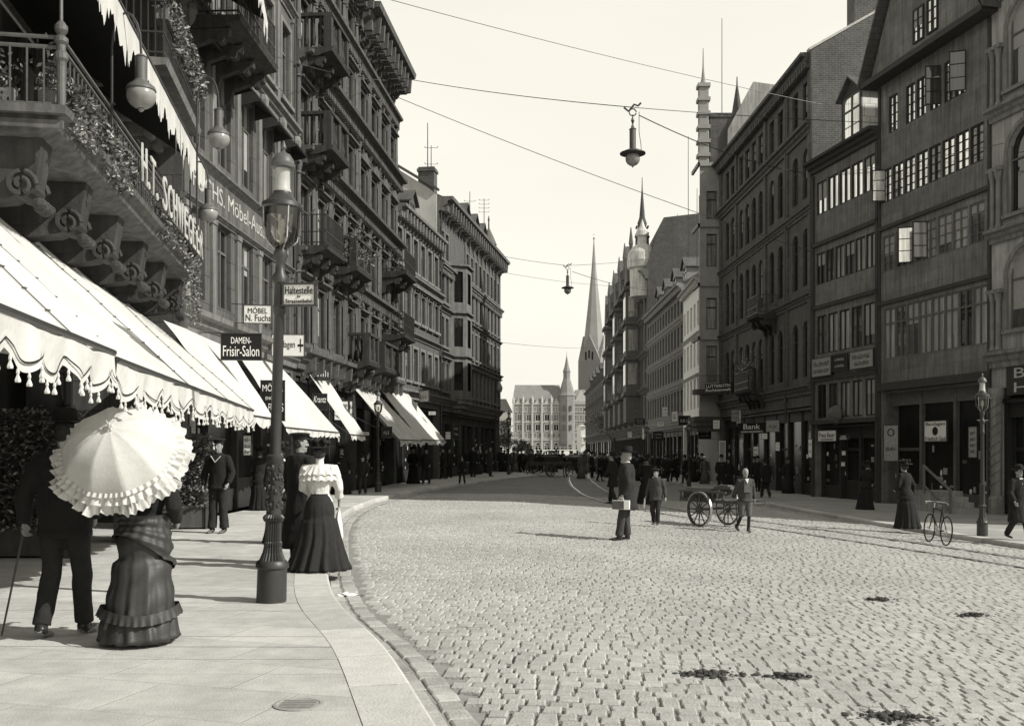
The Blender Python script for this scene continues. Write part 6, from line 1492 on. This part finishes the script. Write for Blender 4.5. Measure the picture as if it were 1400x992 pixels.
def hat(o,hd,kind,m='cloth_k'):
    c,Rm=hd; mt=Rm.to_4x4(); b=MB(); ctr=c+Rm@V3((0,-.008,.075))
    if kind=='bowler': pr=[(.155,0),(.158,.008),(.125,.004),(.094,.008),(.096,.05),(.088,.09),(.06,.12),(.02,.13)]; sq=1.18
    elif kind=='felt': pr=[(.17,.012),(.172,.018),(.13,.004),(.095,.008),(.092,.1),(.08,.122),(.04,.112)]; sq=1.18
    elif kind=='cap': pr=[(.088,-.01),(.092,.02),(.125,.045),(.128,.058),(.1,.072),(.02,.078)]; sq=1.1
    elif kind=='wide': pr=[(.20,.01),(.205,.02),(.15,.012),(.1,.02),(.1,.07),(.08,.1),(.03,.105)]; sq=1.1
    else: pr=[(.1,0),(.1,.08),(.05,.1)]; sq=1.1
    vs=[]; n=24
    for r,z in pr:
        for k in range(n):
            w=2*PI*k/n; zz=z+(.012*math.cos(2*w) if r>.14 else 0); vs.append(ctr+Rm@V3((r*math.cos(w),r*sq*math.sin(w),zz)))
    N=len(pr); b.add(vs,[(i*n+k,i*n+(k+1)%n,(i+1)*n+(k+1)%n,(i+1)*n+k) for i in range(N-1) for k in range(n)]+[tuple(reversed(range(n))),tuple(range((N-1)*n,N*n))])
    ho=b.obj('hat',m,o,smooth=True)
    if kind=='cap' :
        v=MB(); v.poly([ctr+Rm@V3((.075*math.cos(a),.1*math.sin(a)*1.0+ (.045 if .3<a<2.8 else 0),.0-.012*math.sin(a))) for a in [i*PI/8 for i in range(9)]],.006,(0,0,1)); v.obj('peak','leather',ho)
    if kind=='wide':
        f=MB(); rnd=random.Random(3)
        for i in range(26): a=rnd.uniform(0,2*PI); r=rnd.uniform(.04,.13); f.ball(ctr+Rm@V3((r*math.cos(a),r*math.sin(a),rnd.uniform(.05,.13))),rnd.uniform(.02,.04),n=7,m=5)
        f.obj('flowers','cloth_k2',ho)
    return ho
def skirt(o,p,m,top=1.02,hem=.03,r=.36,k=14,amp=.05,seed=0,back=.04,name='skirt',sx=0,ruff=None,rt=.125):
    b=MB(); n=96; rings=26; vs=[]
    for j in range(rings+1):
        t=j/rings; z=top+(hem-top)*t; f=t**1.25 if sx==0 else t**.9
        hipb=.045*math.sin(PI*min(1,t*3.2)) if t<.32 else .045*max(0,1-(t-.32)*2)
        for i in range(n):
            w=2*PI*i/n; ph=.6*noise.noise(V3((seed,t*2.5,i/n*3)))
            a=rt+hipb*.8+(r-rt)*f; rp=1+amp*f*(math.sin(k*w+ph*3+seed)+.55*math.sin(round(k*1.7)*w+seed*2+ph*5)+.7*noise.noise(V3((w*4 if w<PI else (2*PI-w)*4,t*1.5,seed))))
            x=a*rp*math.cos(w); y=a*rp*.92*math.sin(w)-back*f*1.0-(.02*(1-f))
            dz=.012*math.sin(k*w+seed) if j==rings else 0
            if ruff and j>2:
                rp2=ruff*math.sin((z*9+1.2*math.sin(w*1.5+seed))*PI)*.5; x+=rp2*math.cos(w); y+=rp2*math.sin(w); q_=noise.noise(V3((x*6,y*6,z*6)))*.010; x+=q_*math.cos(w); y+=q_*math.sin(w)
            vs.append((x,y+lean_f(p,z),z+dz))
    b.add(vs,[(j*n+(i+1)%n,j*n+i,(j+1)*n+i,(j+1)*n+(i+1)%n) for j in range(rings) for i in range(n)]+[tuple(range(n)),tuple(reversed(range(rings*n,(rings+1)*n)))])
    return b.obj(name,m,o,smooth='all')
def pose(**k): p=dict(STAND); p.update(k); return p
def W(px,d): x,y=P(px,d); return x,y

# 1 man with a cane, back to us
x,y=W(88,8.1); p=pose(le=(-.30,-.03,1.14),lw=(-.34,.06,.90),re=(.24,-.02,1.13),rw=(.2,.1,.95),lk=(-.1,.0,.5),la=(-.13,-.12,.10),lt=.05,rk=(.1,.1,.5),ra=(.11,.12,.085),ry=.5,fist=.9,turn=-.1,tilt=.05)
o,hd,hs=body('man in dark jacket seen from behind walking with a cane at the left edge',x,y,.12,1.80,rad(3),p,.009)
trousers(o,p,'cloth_k2',.97,.016,1.5,.011); coat(o,p,'cloth_k',.80,.012,.038,'jacket',.012,.010,1.3,.95,1.06); shoes(o,p); hair(o,hd); hat(o,hd,'felt')
sc=1.80/1.75; wl=hs[-1][0]
t=MB(); t.tube([(wl.x*sc,wl.y*sc,wl.z*sc+.03),(wl.x*sc-.17,wl.y*sc-.02,.005)],[.011,.008],8); t.tube([(wl.x*sc,wl.y*sc-.05,wl.z*sc+.03),(wl.x*sc,wl.y*sc,wl.z*sc+.045),(wl.x*sc,wl.y*sc+.06,wl.z*sc+.03)],.012,8)
c_=t.obj('walking_cane','wood',None,(x,y,.12),rad(3),smooth=True); tag(c_,'slim walking cane held in the left hand of the man at the left edge','cane')
# 2 woman with parasol
x,y=W(197,7.95); p=pose(le=(-.2,.16,1.16),lw=(-.14,.30,1.18),re=(.27,-.06,1.14),rw=(.24,.12,1.0),fist=1.2,turn=-.2,la=(-.08,.02,.08),ra=(.1,-.1,.09))
o,hd,hs=body('woman in dark bodice and ruched satin skirt under a frilled white parasol',x,y,.12,1.66,rad(2),p,.009)
coat(o,p,'cloth_k',.88,.0,.03,'bodice',.011,.012,.85,.93,.95,5); shoes(o,p); hair(o,hd,'hair','bun'); hat(o,hd,'wide')
sk=skirt(o,p,'satin',1.0,.04,.325,13,.04,2,.13,ruff=.012,rt=.15)
for zt_,r0_ in((.30,.318),):
    m=MB(); n=150; vs=[]
    for j in range(4):
        t_=j/3
        for i in range(n):
            w_=2*PI*i/n; rr_=r0_-.004+.024*t_; wv=1+.028*t_*math.sin(w_*31+math.sin(w_*4)*2)+.012*math.sin(w_*17)*t_; vs.append((rr_*wv*math.cos(w_),rr_*.94*wv*math.sin(w_)-.13*((1.0-zt_)/.95)**1.25-.012,zt_+.03*math.sin(w_*2+1)-.085*t_))
    m.add(vs,[(j*n+(i+1)%n,j*n+i,(j+1)*n+i,(j+1)*n+(i+1)%n) for j in range(3) for i in range(n)]); m.obj('flounce','satin',o,smooth='all')
ov=MB(); n=72
vs=[]
for j in range(15):
    t_=j/14; 
    for i in range(n):
        w_=2*PI*i/n; z=1.07-.32*t_-.16*t_*math.cos(w_-.9); ts=max(0,(1.0-z)/.95); hb_=.045*math.sin(PI*min(1,ts*3.2)) if ts<.32 else .045*max(0,1-(ts-.32)*2); r_=.155+hb_*.8+.175*ts**1.25+.022+.012*math.sin(7*t_*PI+w_*1.6)+.006*math.sin(17*w_+t_*5)+(.02 if z>1.0 else 0)
        vs.append((r_*math.cos(w_)*1.02,r_*.95*math.sin(w_)-.02-.03*t_,z))
ov.add(vs,[(j*n+(i+1)%n,j*n+i,(j+1)*n+i,(j+1)*n+(i+1)%n) for j in range(14) for i in range(n)]); ov.obj('overskirt','satin',o,smooth='all')
# parasol
pc=P(162,7.72); PC=V3((pc[0],pc[1],EYE+(615-616)*7.72/F)); ax=V3((.06,-.78,.62)).normalized()
t=thing('parasol','frilled white parasol held open over the woman with the satin skirt','parasol',PC)
Rq=ax.to_track_quat('Z','Y').to_matrix(); GORE=10; Rr=.445; n=GORE*10; vs=[];rings=14
def can(tt_,w_):
    g_=(w_*GORE/(2*PI))%1; sag=math.sin(PI*g_); r_=Rr*math.sin(tt_*1.22)/math.sin(1.22)*(1-.045*sag*tt_); z=.30*(math.cos(tt_*1.22)-math.cos(1.22))/(1-math.cos(1.22))-.02*sag*tt_
    return V3((r_*math.cos(w_),r_*math.sin(w_),z-.02))
m=MB()
for j in range(rings+1):
    for i in range(n): vs.append(Rq@can(max(j/rings,.01),2*PI*i/n))
m.add(vs,[(j*n+i,(j+1)*n+i,(j+1)*n+(i+1)%n,j*n+(i+1)%n) for j in range(rings) for i in range(n)]); m.obj('canopy','canvas_parasol',t,smooth='all')
m=MB(); N=n*5; prev=None
for i in range(N+1):
    w_=2*PI*i/N; e=can(1,w_); o1=V3((math.cos(w_),math.sin(w_),0)); r1=Rq@e; wob=.02*math.sin(w_*41+2.5*math.sin(w_*5)+noise.noise(V3((w_*6,1,0)))*3); 
    m1=Rq@(e+o1*(.055+wob*.4)+V3((0,0,-.03+wob))); m2=Rq@(e+o1*(.10-wob*.7+.015*math.sin(w_*9)+.01*math.sin(w_*23))+V3((0,0,-.09-.014*math.sin(w_*61)-wob*1.2)))
    if prev: m.add([prev[0],r1,m1,prev[1]],[(0,1,2,3)]); m.add([prev[1],m1,m2,prev[2]],[(0,1,2,3)])
    prev=(r1,m1,m2)
m.obj('frill','canvas_parasol',t,smooth='all')
m=MB(); prev=None
for i in range(N+1):
    w_=2*PI*i/N; e=can(.93,w_); wob=.008*math.sin(w_*57+3*math.sin(w_*4)); a=Rq@(e+V3((0,0,.004))); b=Rq@(can(1.0,w_)*1.0+V3((math.cos(w_)*(.012+wob),math.sin(w_)*(.012+wob),.02+wob)))
    if prev: m.add([prev[0],a,b,prev[1]],[(0,1,2,3)])
    prev=(a,b)
m.obj('heading_frill','canvas_parasol',t,smooth='all')
m=MB(); m.tube([Rq@V3((0,0,.27)),Rq@V3((0,0,.33)),Rq@V3((0,0,.37))],[.012,.009,.003],8)
for i in range(7): a=i*.9; m.ball(Rq@V3((.025*math.cos(a),.025*math.sin(a),.285)),.016,n=6,m=4)
m.obj('finial','canvas_parasol',t); m=MB(); m.tube([Rq@V3((0,0,.27)),Rq@V3((0,0,-.62))],.008,6); m.obj('stick','wood',t)
m=MB()
for i in range(GORE):
    w_=2*PI*i/GORE; m.tube([Rq@(can(j/6+.001,w_)+V3((0,0,-.006))) for j in range(1,7)],.003,4)
m.obj('rib','iron_pale',t)
# 3 sailor
x,y=W(299,18.3); p=pose(le=(-.27,0,1.13),lw=(-.24,.12,.92),re=(.27,0,1.13),rw=(.27,.08,.88),lk=(-.1,.03,.5),la=(-.12,.02,.08),rk=(.09,.04,.5),ra=(.1,.06,.08),tilt=.05)
o,hd,hs=body('sailor in dark uniform with flat cap walking toward us on the left pavement',x,y,.12,1.72,PI-.15,p)
trousers(o,p,'cloth_k2',.97,.02,2.2,.014); coat(o,p,'cloth_k',.82,.02,.03,'blouse_jacket'); shoes(o,p); hair(o,hd); h=hat(o,hd,'cap')
m=MB(); m.poly([(-.13,.10,1.46),(.13,.10,1.46),(.03,.145,1.33),(-.03,.145,1.33)],.012,(0,1,0)) ; m.poly([(-.15,-.12,1.47),(.15,-.12,1.47),(.15,-.15,1.25),(-.15,-.15,1.25)],-.012,(0,1,0)); m.obj('square_collar','cloth_k2',o); m=MB(); m.tube([(-.10,.125,1.45),(0,.16,1.33),(.10,.125,1.45)],.008,5); m.obj('white_neckline','cloth_w',o)
# 5 lady in white blouse
x,y=W(437,12.65); p=pose(le=(-.24,.1,1.13),lw=(-.1,.24,1.05),re=(.27,-.02,1.13),rw=(.26,.1,.93),turn=.1,tilt=-.02,la=(-.08,0,.08),ra=(.1,0,.08))
o,hd,hs=body('woman in ruffled white blouse and long black skirt seen from behind by the kerb',x,y,.12,1.60,rad(4),p,.010)
b=MB(); torso(b,p,.022,wst=.92)
for s in(-1,1): arm(b,p,s,.02,.05,.6,.04,puff=.02)
cloth('blouse',b,'cloth_w',o,.011,.010,3,4,16,7); shoes(o,p); hair(o,hd,'hair','bun'); hat(o,hd,'wide')
for (zt_,zb__,r0_,r1_) in((1.455,1.33,.16,.27),(1.40,1.25,.20,.275)):
    m=MB(); n=120; vs=[]
    for j in range(5):
        t_=j/4
        for i in range(n):
            w_=2*PI*i/n; rr_=r0_+(r1_-r0_)*t_; wv=1+.05*t_*math.sin(w_*17+math.sin(w_*3)*2); vs.append((rr_*wv*math.cos(w_),rr_*.72*wv*math.sin(w_),zt_+(zb__-zt_)*t_+.012*t_*math.sin(w_*17)))
    m.add(vs,[(j*n+(i+1)%n,j*n+i,(j+1)*n+i,(j+1)*n+(i+1)%n) for j in range(4) for i in range(n)]); m.obj('ruffle_cape','cloth_w',o,smooth='all')
m=MB(); m.lathe([(.07,1.44),(.058,1.5),(.055,1.54),(.062,1.56)],n=16); m.obj('high_collar','cloth_w',o,smooth=True)
m=MB(); m.lathe([(.142,1.0),(.14,1.03),(.142,1.065)],n=24); m.obj('belt','leather',o)
skirt(o,p,'cloth_k2',1.05,.02,.43,15,.075,1,.10,rt=.135)
hb=hs[1][0]; sc=1.6/1.75; q=Matrix.Rotation(rad(4),4,'Z')@V3((hb.x*sc,hb.y*sc,hb.z*sc))
m=MB(); m.tube([(0,0,0),(-.01,0,-.06),(-.01,.01,-.18),(.0,0,-.33),(.01,0,-.40)],[(.015,.03),(.03,.05),(.05,.08),(.055,.09),(.03,.05)],12); m.tube([(.0,-.04,0),(0,-.03,.07),(0,.03,.07),(0,.04,0)],.006,5)
c_=m.obj('white_bag','cloth_w',None,(x+q.x,y+q.y,.12+q.z-.04),smooth=True); tag(c_,'white cloth bag hanging from the right hand of the woman in the white blouse','bag')
# 6 officer behind the lamp
x,y=W(410,13.25); p=pose(le=(-.26,.02,1.13),lw=(-.25,.08,.88),re=(.27,0,1.13),rw=(.26,.12,.93),turn=.5)
o,hd,hs=body('man in peaked cap and long black coat beside the white bloused woman',x,y,.12,1.74,rad(-35),p)
trousers(o,p,'cloth_k2'); coat(o,p,'cloth_k',.22,.09,.035,'long_coat',.014,.012,1.25); shoes(o,p); hair(o,hd); hat(o,hd,'cap')
# 8 bearded man with a parcel
x,y=W(857,19.0); z=gz(x)+.014; p=pose(le=(-.26,-.05,1.13),lw=(-.24,.05,.88),re=(.25,-.02,1.12),rw=(.2,.1,.92),rk=(.1,.03,.5),ra=(.1,.0,.08),lk=(-.09,.08,.5),la=(-.09,.14,.08),fist=1.2,turn=-.1)
o,hd,hs=body('bearded man in felt hat and overcoat standing on the road holding a white box',x,y,z,1.74,rad(76),p)
trousers(o,p,'cloth_g',.97,.02,1.6); coat(o,p,'cloth_k2',.60,.05,.045,'overcoat',.014,.012,1.3,.94,1.03); shoes(o,p); hair(o,hd,'hair_l','beard'); hat(o,hd,'felt')
m=MB(); m.lathe([(.068,1.47),(.062,1.52)],n=16); m.obj('collar','cloth_w',o)
q=Matrix.Rotation(rad(76),4,'Z')@hs[-1][0]; sc=1.74/1.75
m=MB(); m.box(-.16,.16,-.08,.08,-.19,-.02); m.tube([(-.05,0,-.02),(-.04,0,.03),(.04,0,.03),(.05,0,-.02)],.005,5); c_=m.obj('parcel_box',['paper'],None,(x+q.x*sc,y+q.y*sc-.03,z+q.z*sc-.0),rad(-14)); m=MB(); m.box(-.161,.06,-.0835,-.0805,-.185,-.025); m.obj('paper_wrap','cloth_m',c_); tag(c_,'white cardboard box carried by the bearded man in the road','box')
# 9 walking boy
x,y=W(897,23.2); z=gz(x)+.012; p=pose(le=(-.25,-.05,1.12),lw=(-.3,.02,.88),re=(.26,-.06,1.13),rw=(.32,.0,.9),lk=(-.08,.14,.52),la=(-.07,.10,.12),rk=(.09,.1,.5),ra=(.09,-.1,.12),lt=.0,turn=.4)
o,hd,hs=body('boy in dark cap and short jacket walking behind the bearded man holding a paper',x,y,z,1.34,PI-.35,p)
trousers(o,p,'cloth_k2',.9,.014,1.2); coat(o,p,'cloth_g',.80,.02,.03,'jacket',.014,.012,1.25); shoes(o,p); hair(o,hd); hat(o,hd,'cap')
q=Matrix.Rotation(PI-.35,4,'Z')@hs[1][0]; sc=1.34/1.75; m=MB(); m.tube([(0,0,.03),(-.02,0,-.2)],.02,8); c_=m.obj('rolled_paper','paper',None,(x+q.x*sc,y+q.y*sc,z+q.z*sc)); tag(c_,'rolled white paper in the hand of the walking boy','paper')
# 10 barefoot cart boy in knickers
x,y=W(1019,22.6); z=gz(x)+.012; p=pose(le=(-.26,-.1,1.13),lw=(-.28,-.06,.9),re=(.24,-.08,1.12),rw=(.3,-.2,.95),lk=(-.09,.05,.5),la=(-.08,.02,.08),rk=(.1,.0,.5),ra=(.17,-.22,.13),rt=.06,tilt=.12)
o,hd,hs=body('bareheaded fair boy in waistcoat and knee breeches pulling the handcart',x,y,z,1.46,PI+.1,p)
b=MB(); b.tube([(0,0,.84),(0,0,.9),(0,0,1.02)],[(.15,.11),(.175,.13),(.15,.115)],18)
for s in(-1,1): leg(b,p,s,.02,.15,1.6)
cloth('knee_breeches',b,'cloth_m',o,.014,.01,3); 
for s in(-1,1):
    k_=V3(p['lk' if s<0 else 'rk']);a_=V3(p['la' if s<0 else 'ra']); m=MB(); m.tube([k_+(a_-k_)*.1,k_+(a_-k_)*.4,a_],[.05,.05,.042],10); m.obj('stocking','cloth_k2',o,smooth=True)
coat(o,p,'cloth_g',.84,.02,.032,'jacket',.014,.012,1.25); m=MB(); m.poly([(-.07,.13,1.44),(.07,.13,1.44),(.09,.162,1.1),(-.09,.162,1.1)],.012,(0,1,0)); m.obj('waistcoat','cloth_m',o); m=MB(); m.poly([(-.05,.135,1.47),(.05,.135,1.47),(0,.17,1.34)],.014,(0,1,0)); m.obj('shirt_front','cloth_w',o); shoes(o,p); hair(o,hd,'hair_l')
# 11 woman in black with flowered hat
def lady(label,px,d,H,rot,z=None,hatk='wide',skm='cloth_k',cm='cloth_k',pz=None,r=.36,light=None):
    x,y=W(px,d); z=wz(x) if z is None else z; q_=random.Random(px); p=pz or q_.choice((pose(le=(-.25,.06,1.13),lw=(-.14,.2,1.02),re=(.27,-.06,1.13),rw=(.29,.0,.87),lean=.05,turn=.3),pose(le=(-.27,-.1,1.14),lw=(-.3,-.02,.88),re=(.24,.12,1.16),rw=(.1,.24,1.18),lean=.03,turn=-.3),pose(le=(-.26,.02,1.13),lw=(-.2,.2,.98),re=(.26,.04,1.13),rw=(.16,.22,1.0),lean=.08,tilt=-.1)))
    o,hd,hs=body(label,x,y,z,H,rot,p,.013); coat(o,p,cm,.80,.06,.03,'jacket',.016,.012,1.0,.93); skirt(o,p,skm,1.03,.02,r,12,.05,px%7,.06,rt=.15); shoes(o,p); hair(o,hd,'hair','bun')
    if hatk: hat(o,hd,hatk)
    if light:
        m=MB(); m.lathe([(.16,1.40),(.10,1.45),(.065,1.52)],n=20); m.obj('scarf',light,o,smooth=True)
    return o
def gent(label,px,d,H,rot,z=None,hatk='bowler',cm='cloth_k',tm='cloth_k2',hem=.6,pz=None,white=False):
    x,y=W(px,d); z=wz(x) if z is None else z; q_=random.Random(px); p=pz or q_.choice((pose(lk=(-.1,.12,.51),la=(-.1,.24,.1),rk=(.1,.04,.5),ra=(.1,-.24,.13),rt=.04,le=(-.25,-.14,1.14),lw=(-.26,-.14,.88),re=(.25,.06,1.14),rw=(.25,.2,.92),lean=.06),pose(lk=(-.13,.06,.5),la=(-.14,.05,.08),re=(.3,-.02,1.16),rw=(.18,.16,1.05),turn=.4),pose(lk=(-.1,.0,.5),la=(-.1,-.16,.1),rk=(.1,.12,.5),ra=(.12,.16,.09),le=(-.26,.08,1.14),lw=(-.24,.22,.95),lean=.04,turn=-.3)))
    o,hd,hs=body(label,x,y,z,H,rot,p,.013); trousers(o,p,tm,.97,.016,1.5,.016); coat(o,p,cm,hem,.04,.036,'coat',.016,.012,1.25); shoes(o,p); hair(o,hd); 
    if hatk: hat(o,hd,hatk)
    if white: m=MB(); m.poly([(-.05,.115,1.49),(.05,.115,1.49),(0,.165,1.34)],.012,(0,1,0)); m.obj('shirt_front','cloth_w',o)
    return o
lady('stout woman in black with a flowered hat walking away on the right pavement',1238,24.9,1.66,rad(35),r=.36)
lady('woman in black standing by the narrow house shop window',1184,33.5,1.6,rad(-60),r=.34)
gent('man in long overcoat and bowler with white shirt front at the right edge',1391,22.3,1.64,PI+.25,hem=.42,white=True)
gent('man in dark suit seen from behind on the right pavement before the bank shop',1047,41,1.62,rad(8),hem=.72,hatk='felt')
lady('woman in a white hat behind the officer and the big gas lamp',384,16.2,1.6,PI-.3,hatk='wide',light='cloth_w')
lady('woman in black close to the shop fronts behind the sailor',355,25.2,1.55,rad(20),r=.32)
lady('woman in black with feathered hat facing us beyond the white bloused woman',467,34.2,1.62,PI,light='cloth_w')
gent('boy in dark suit beside the woman in the feathered hat',496,34,1.32,PI,hem=.8,hatk='cap')
lady('dark dressed woman under the wide pale awning',565,45,1.62,PI,r=.34)
gent('man with a light parcel walking beside the kerb past the wide pale awning',583,44,1.6,PI-.2,hem=.75)
gent('man standing near the far shop fronts on the left',607,52,1.65,rad(90),hem=.7)
gent('child bending over a hoop at the left kerb',632,44.5,1.2,PI,hatk=None,hem=.8,pz=pose(lean=.35,lk=(-.12,.12,.5),la=(-.16,-.02,.08),rk=(.14,.1,.5),ra=(.18,.05,.08),le=(-.25,.2,1.1),lw=(-.2,.35,.95),re=(.25,.2,1.1),rw=(.2,.35,.95)))
lady('woman under a very wide black hat with a pale scarf behind the walking boy',884,34,1.66,rad(-10),z=gz(4.6),light='cloth_m')
gent('dark suited man directly behind the bearded man on the road',838,33,1.68,rad(60),z=gz(3.4))
for i,(px,d,H) in enumerate(((913,60,1.6),(922,61,1.66),(937,58,1.66))):
    gent(('left man','middle man','right man')[i]+' of three standing together on the far right pavement',px,d,H,rad(-40+60*i),hem=.7)
lady('woman in black at the window of the white house',963,64,1.6,rad(30))
gent('man in dark coat behind the handcart on the right pavement',986,45,1.7,PI,hem=.6,white=True)
lady('woman beside the man behind the handcart',996,47,1.6,PI-.5)
# ================================================================== the crowd at the far end (each a person, small in the picture)
def simple(kind,seed):
    rnd=random.Random(seed); mb=MB(); p=pose(lk=(-.1,.1,.5),la=(-.1,.16,.08),rk=(.1,-.02,.5),ra=(.1,-.16,.1)) if rnd.random()<.6 else pose()
    mb.mi=0; torso(mb,p,.03,wst=1.2)
    for s in(-1,1): arm(mb,p,s,.02); 
    if kind in('m','c'):
        for s in(-1,1): leg(mb,p,s,.015); foot(mb,p,s)
        mb.tube([(0,0,.6 if kind=='m' else .8),(0,0,.95),(0,0,1.1)],[(.21,.17),(.19,.15),(.15,.12)],12)
    else: mb.tube([(0,0,.02),(0,0,.5),(0,0,.9),(0,0,1.05)],[(.34,.32),(.25,.23),(.18,.15),(.14,.11)],14)
    mb.mi=1; head(mb,p); 
    for s in(-1,1): w=V3(p['lw' if s<0 else 'rw']); mb.ball(w+V3((0,0,-.05)),.035,.04,.06,6,5)
    mb.mi=2
    if kind=='m': mb.lathe([(.155,1.70),(.1,1.71),(.1,1.78),(.06,1.83)],n=12)
    elif kind=='w': mb.lathe([(.24,1.70),(.24,1.72),(.11,1.73),(.1,1.8),(.04,1.82)],n=12)
    else: mb.lathe([(.1,1.68),(.125,1.73),(.05,1.76)],n=12)
    mt={'m':['cloth_k','skin','cloth_k'],'w':['cloth_k2','skin','cloth_k'],'c':['cloth_g','skin','cloth_k'],'l':['cloth_m','skin','cloth_w']}
    return mb
PRO={}
for kd,k_,mts in(('man','m',['cloth_k','skin','cloth_k']),('man_grey','m',['cloth_g','skin','cloth_k2']),('woman','w',['cloth_k2','skin','cloth_k']),('woman_light','w',['cloth_m','skin','paper']),('youth','c',['cloth_g','skin','cloth_k'])):
    PRO[kd]=[simple(k_,s).mesh('person',mts,'all') for s in(1,2,5)]
LB={'man':('dark coated man in a hat among the far crowd crossing the street end','men in the far crowd'),'man_grey':('grey coated man in a hat among the far crowd at the street end','grey coated men in the far crowd'),
 'woman':('woman in a dark dress and brimmed hat among the far crowd','dark dressed women in the far crowd'),'woman_light':('woman in a lighter dress and pale hat among the far crowd','light dressed women in the far crowd'),'youth':('capped youth among the far crowd at the street end','youths in the far crowd')}
rnd=random.Random(12); cnt=0; used=[]
def crowd(n,x0,x1,d0,d1,lr=None):
    global cnt
    tries=0; k=0
    while k<n and tries<n*30:
        tries+=1; d=rnd.uniform(d0,d1); x=rnd.uniform(x0,x1)
        if any((x-a)**2+(d-b)**2<.45 for a,b in used): continue
        used.append((x,d)); kd=rnd.choices(list(PRO),(.45,.15,.22,.08,.1))[0]
        o=D.objects.new('person',rnd.choice(PRO[kd])); COL.objects.link(o)
        onp=x>kr(d)+.1 or (x<kl(d) and d<69.4 and x>-8)
        s=rnd.uniform(.9,1.03)*(.82 if kd=='youth' else (.95 if 'wom' in kd else 1)); o.scale=(s,s,s); o.location=(x,d,(wz(x) if onp else gz(x)+.005)); o.rotation_euler=(0,0,rnd.uniform(0,2*PI)); tag(o,LB[kd][0],'person',LB[kd][1]); k+=1
crowd(26,-4.5,1.5,66,78); crowd(36,0,9,76,98); crowd(46,1,13,84,112); crowd(34,8,12.5,70,110); crowd(22,-16,2,78,105); crowd(9,11,13,46,68); crowd(8,-4.2,-1.2,53,64); crowd(10,4,9,58,76)
# flat wagon
def wagon(label,px,d,rot,H):
    x,y=P(px,d); t=thing('cart',label,'cart',(x,y,gz(x)+.005),rot,None); m=MB(); m.box(-1.5,1.5,-.7,.7,.75,.85); m.box(-1.5,1.5,-.72,-.68,.85,H); m.box(-1.5,1.5,.68,.72,.85,H); m.box(-1.52,-1.48,-.68,.68,.85,H); m.box(1.48,1.52,-.68,.68,.85,H); m.tube([(1.5,0,.7),(2.6,0,.9)],.04,5); m.obj('body','wood',t)
    for X in(-1,1):
        for s in(-1,1):
            w=MB(); w.tube([(X+.45*math.cos(a*PI/10),s*.85,.47+.45*math.sin(a*PI/10)) for a in range(21)],.035,5,cap=False)
            for k in range(10): a=k*PI/5; w.tube([(X,s*.85,.47),(X+.44*math.cos(a),s*.85,.47+.44*math.sin(a))],.02,4)
            w.obj('wheel','wood',t)
    m=MB(); m.prism([(-.5,.86),(.5,.86),(.42,H+.15),(.1,H+.42),(-.35,H+.3)],-1.1,.7); o=m.obj('load','cloth_k2',None,t.location,rot); o.name='wagon_load'; tag(o,'dark covered load on the '+label.split(' ',1)[1] if 0 else 'dark tarpaulin load on '+label,'load')
wagon('low four wheeled cart standing in the street end',752,66,rad(50),1.0)
wagon('dark goods cart at the far left corner',708,74,rad(-60),1.0)
def horse(label,x,y,rot):
    mb=MB(); mb.tube([(-.75,0,1.2),(-.55,0,1.22),(0,0,1.15),(.5,0,1.2),(.75,0,1.3)],[(.2,.26),(.27,.33),(.28,.34),(.26,.33),(.16,.24)],14)
    mb.tube([(.6,0,1.3),(.85,0,1.6),(1.05,0,1.88)],[(.16,.24),(.11,.17),(.09,.12)],12); mb.tube([(1.0,0,1.92),(1.15,0,1.85),(1.42,0,1.6),(1.5,0,1.52)],[(.08,.1),(.1,.12),(.07,.08),(.055,.06)],10)
    for s in(-1,1):
        mb.tube([(1.0,s*.05,1.95),(1.0,s*.06,2.07)],[.03,.008],6)
        mb.tube([(.5,s*.15,1.1),(.52,s*.15,.85),(.54,s*.15,.52),(.52,s*.15,.12),(.56,s*.15,.0)],[.11,.08,.05,.038,.06],8)
        mb.tube([(-.6,s*.16,1.15),(-.5,s*.17,.85),(-.72,s*.16,.55),(-.66,s*.16,.12),(-.62,s*.16,0)],[.16,.11,.055,.04,.06],8)
    me=evalmesh(mb,.035,3); me.materials.clear(); me.materials.append(M['leather']); o=D.objects.new('horse',me); COL.objects.link(o); o.location=(x,y,gz(x)+.01); o.rotation_euler=(0,0,rot); tag(o,label,'horse')
    m=MB(); m.tube([(-.78,0,1.35),(-.92,0,1.1),(-.95,0,.6)],[.04,.07,.02],8); m.obj('tail','hair',o); m=MB(); m.lathe([(.2,-.04),(.24,0),(.2,.04)],(.62,0,1.32),12,Matrix.Rotation(rad(60),3,'Y')); m.obj('harness_collar','leather',o)
x,y=P(762,66); horse('dark horse harnessed in front of the low cart',x+1.2,y+2,rad(25))
x,y=P(722,72); horse('dark horse beside the goods cart at the far left corner',x-.2,y,rad(80))
x,y=P(815,84); horse('dark horse standing in the far crowd right of the rails',x,y,rad(100))
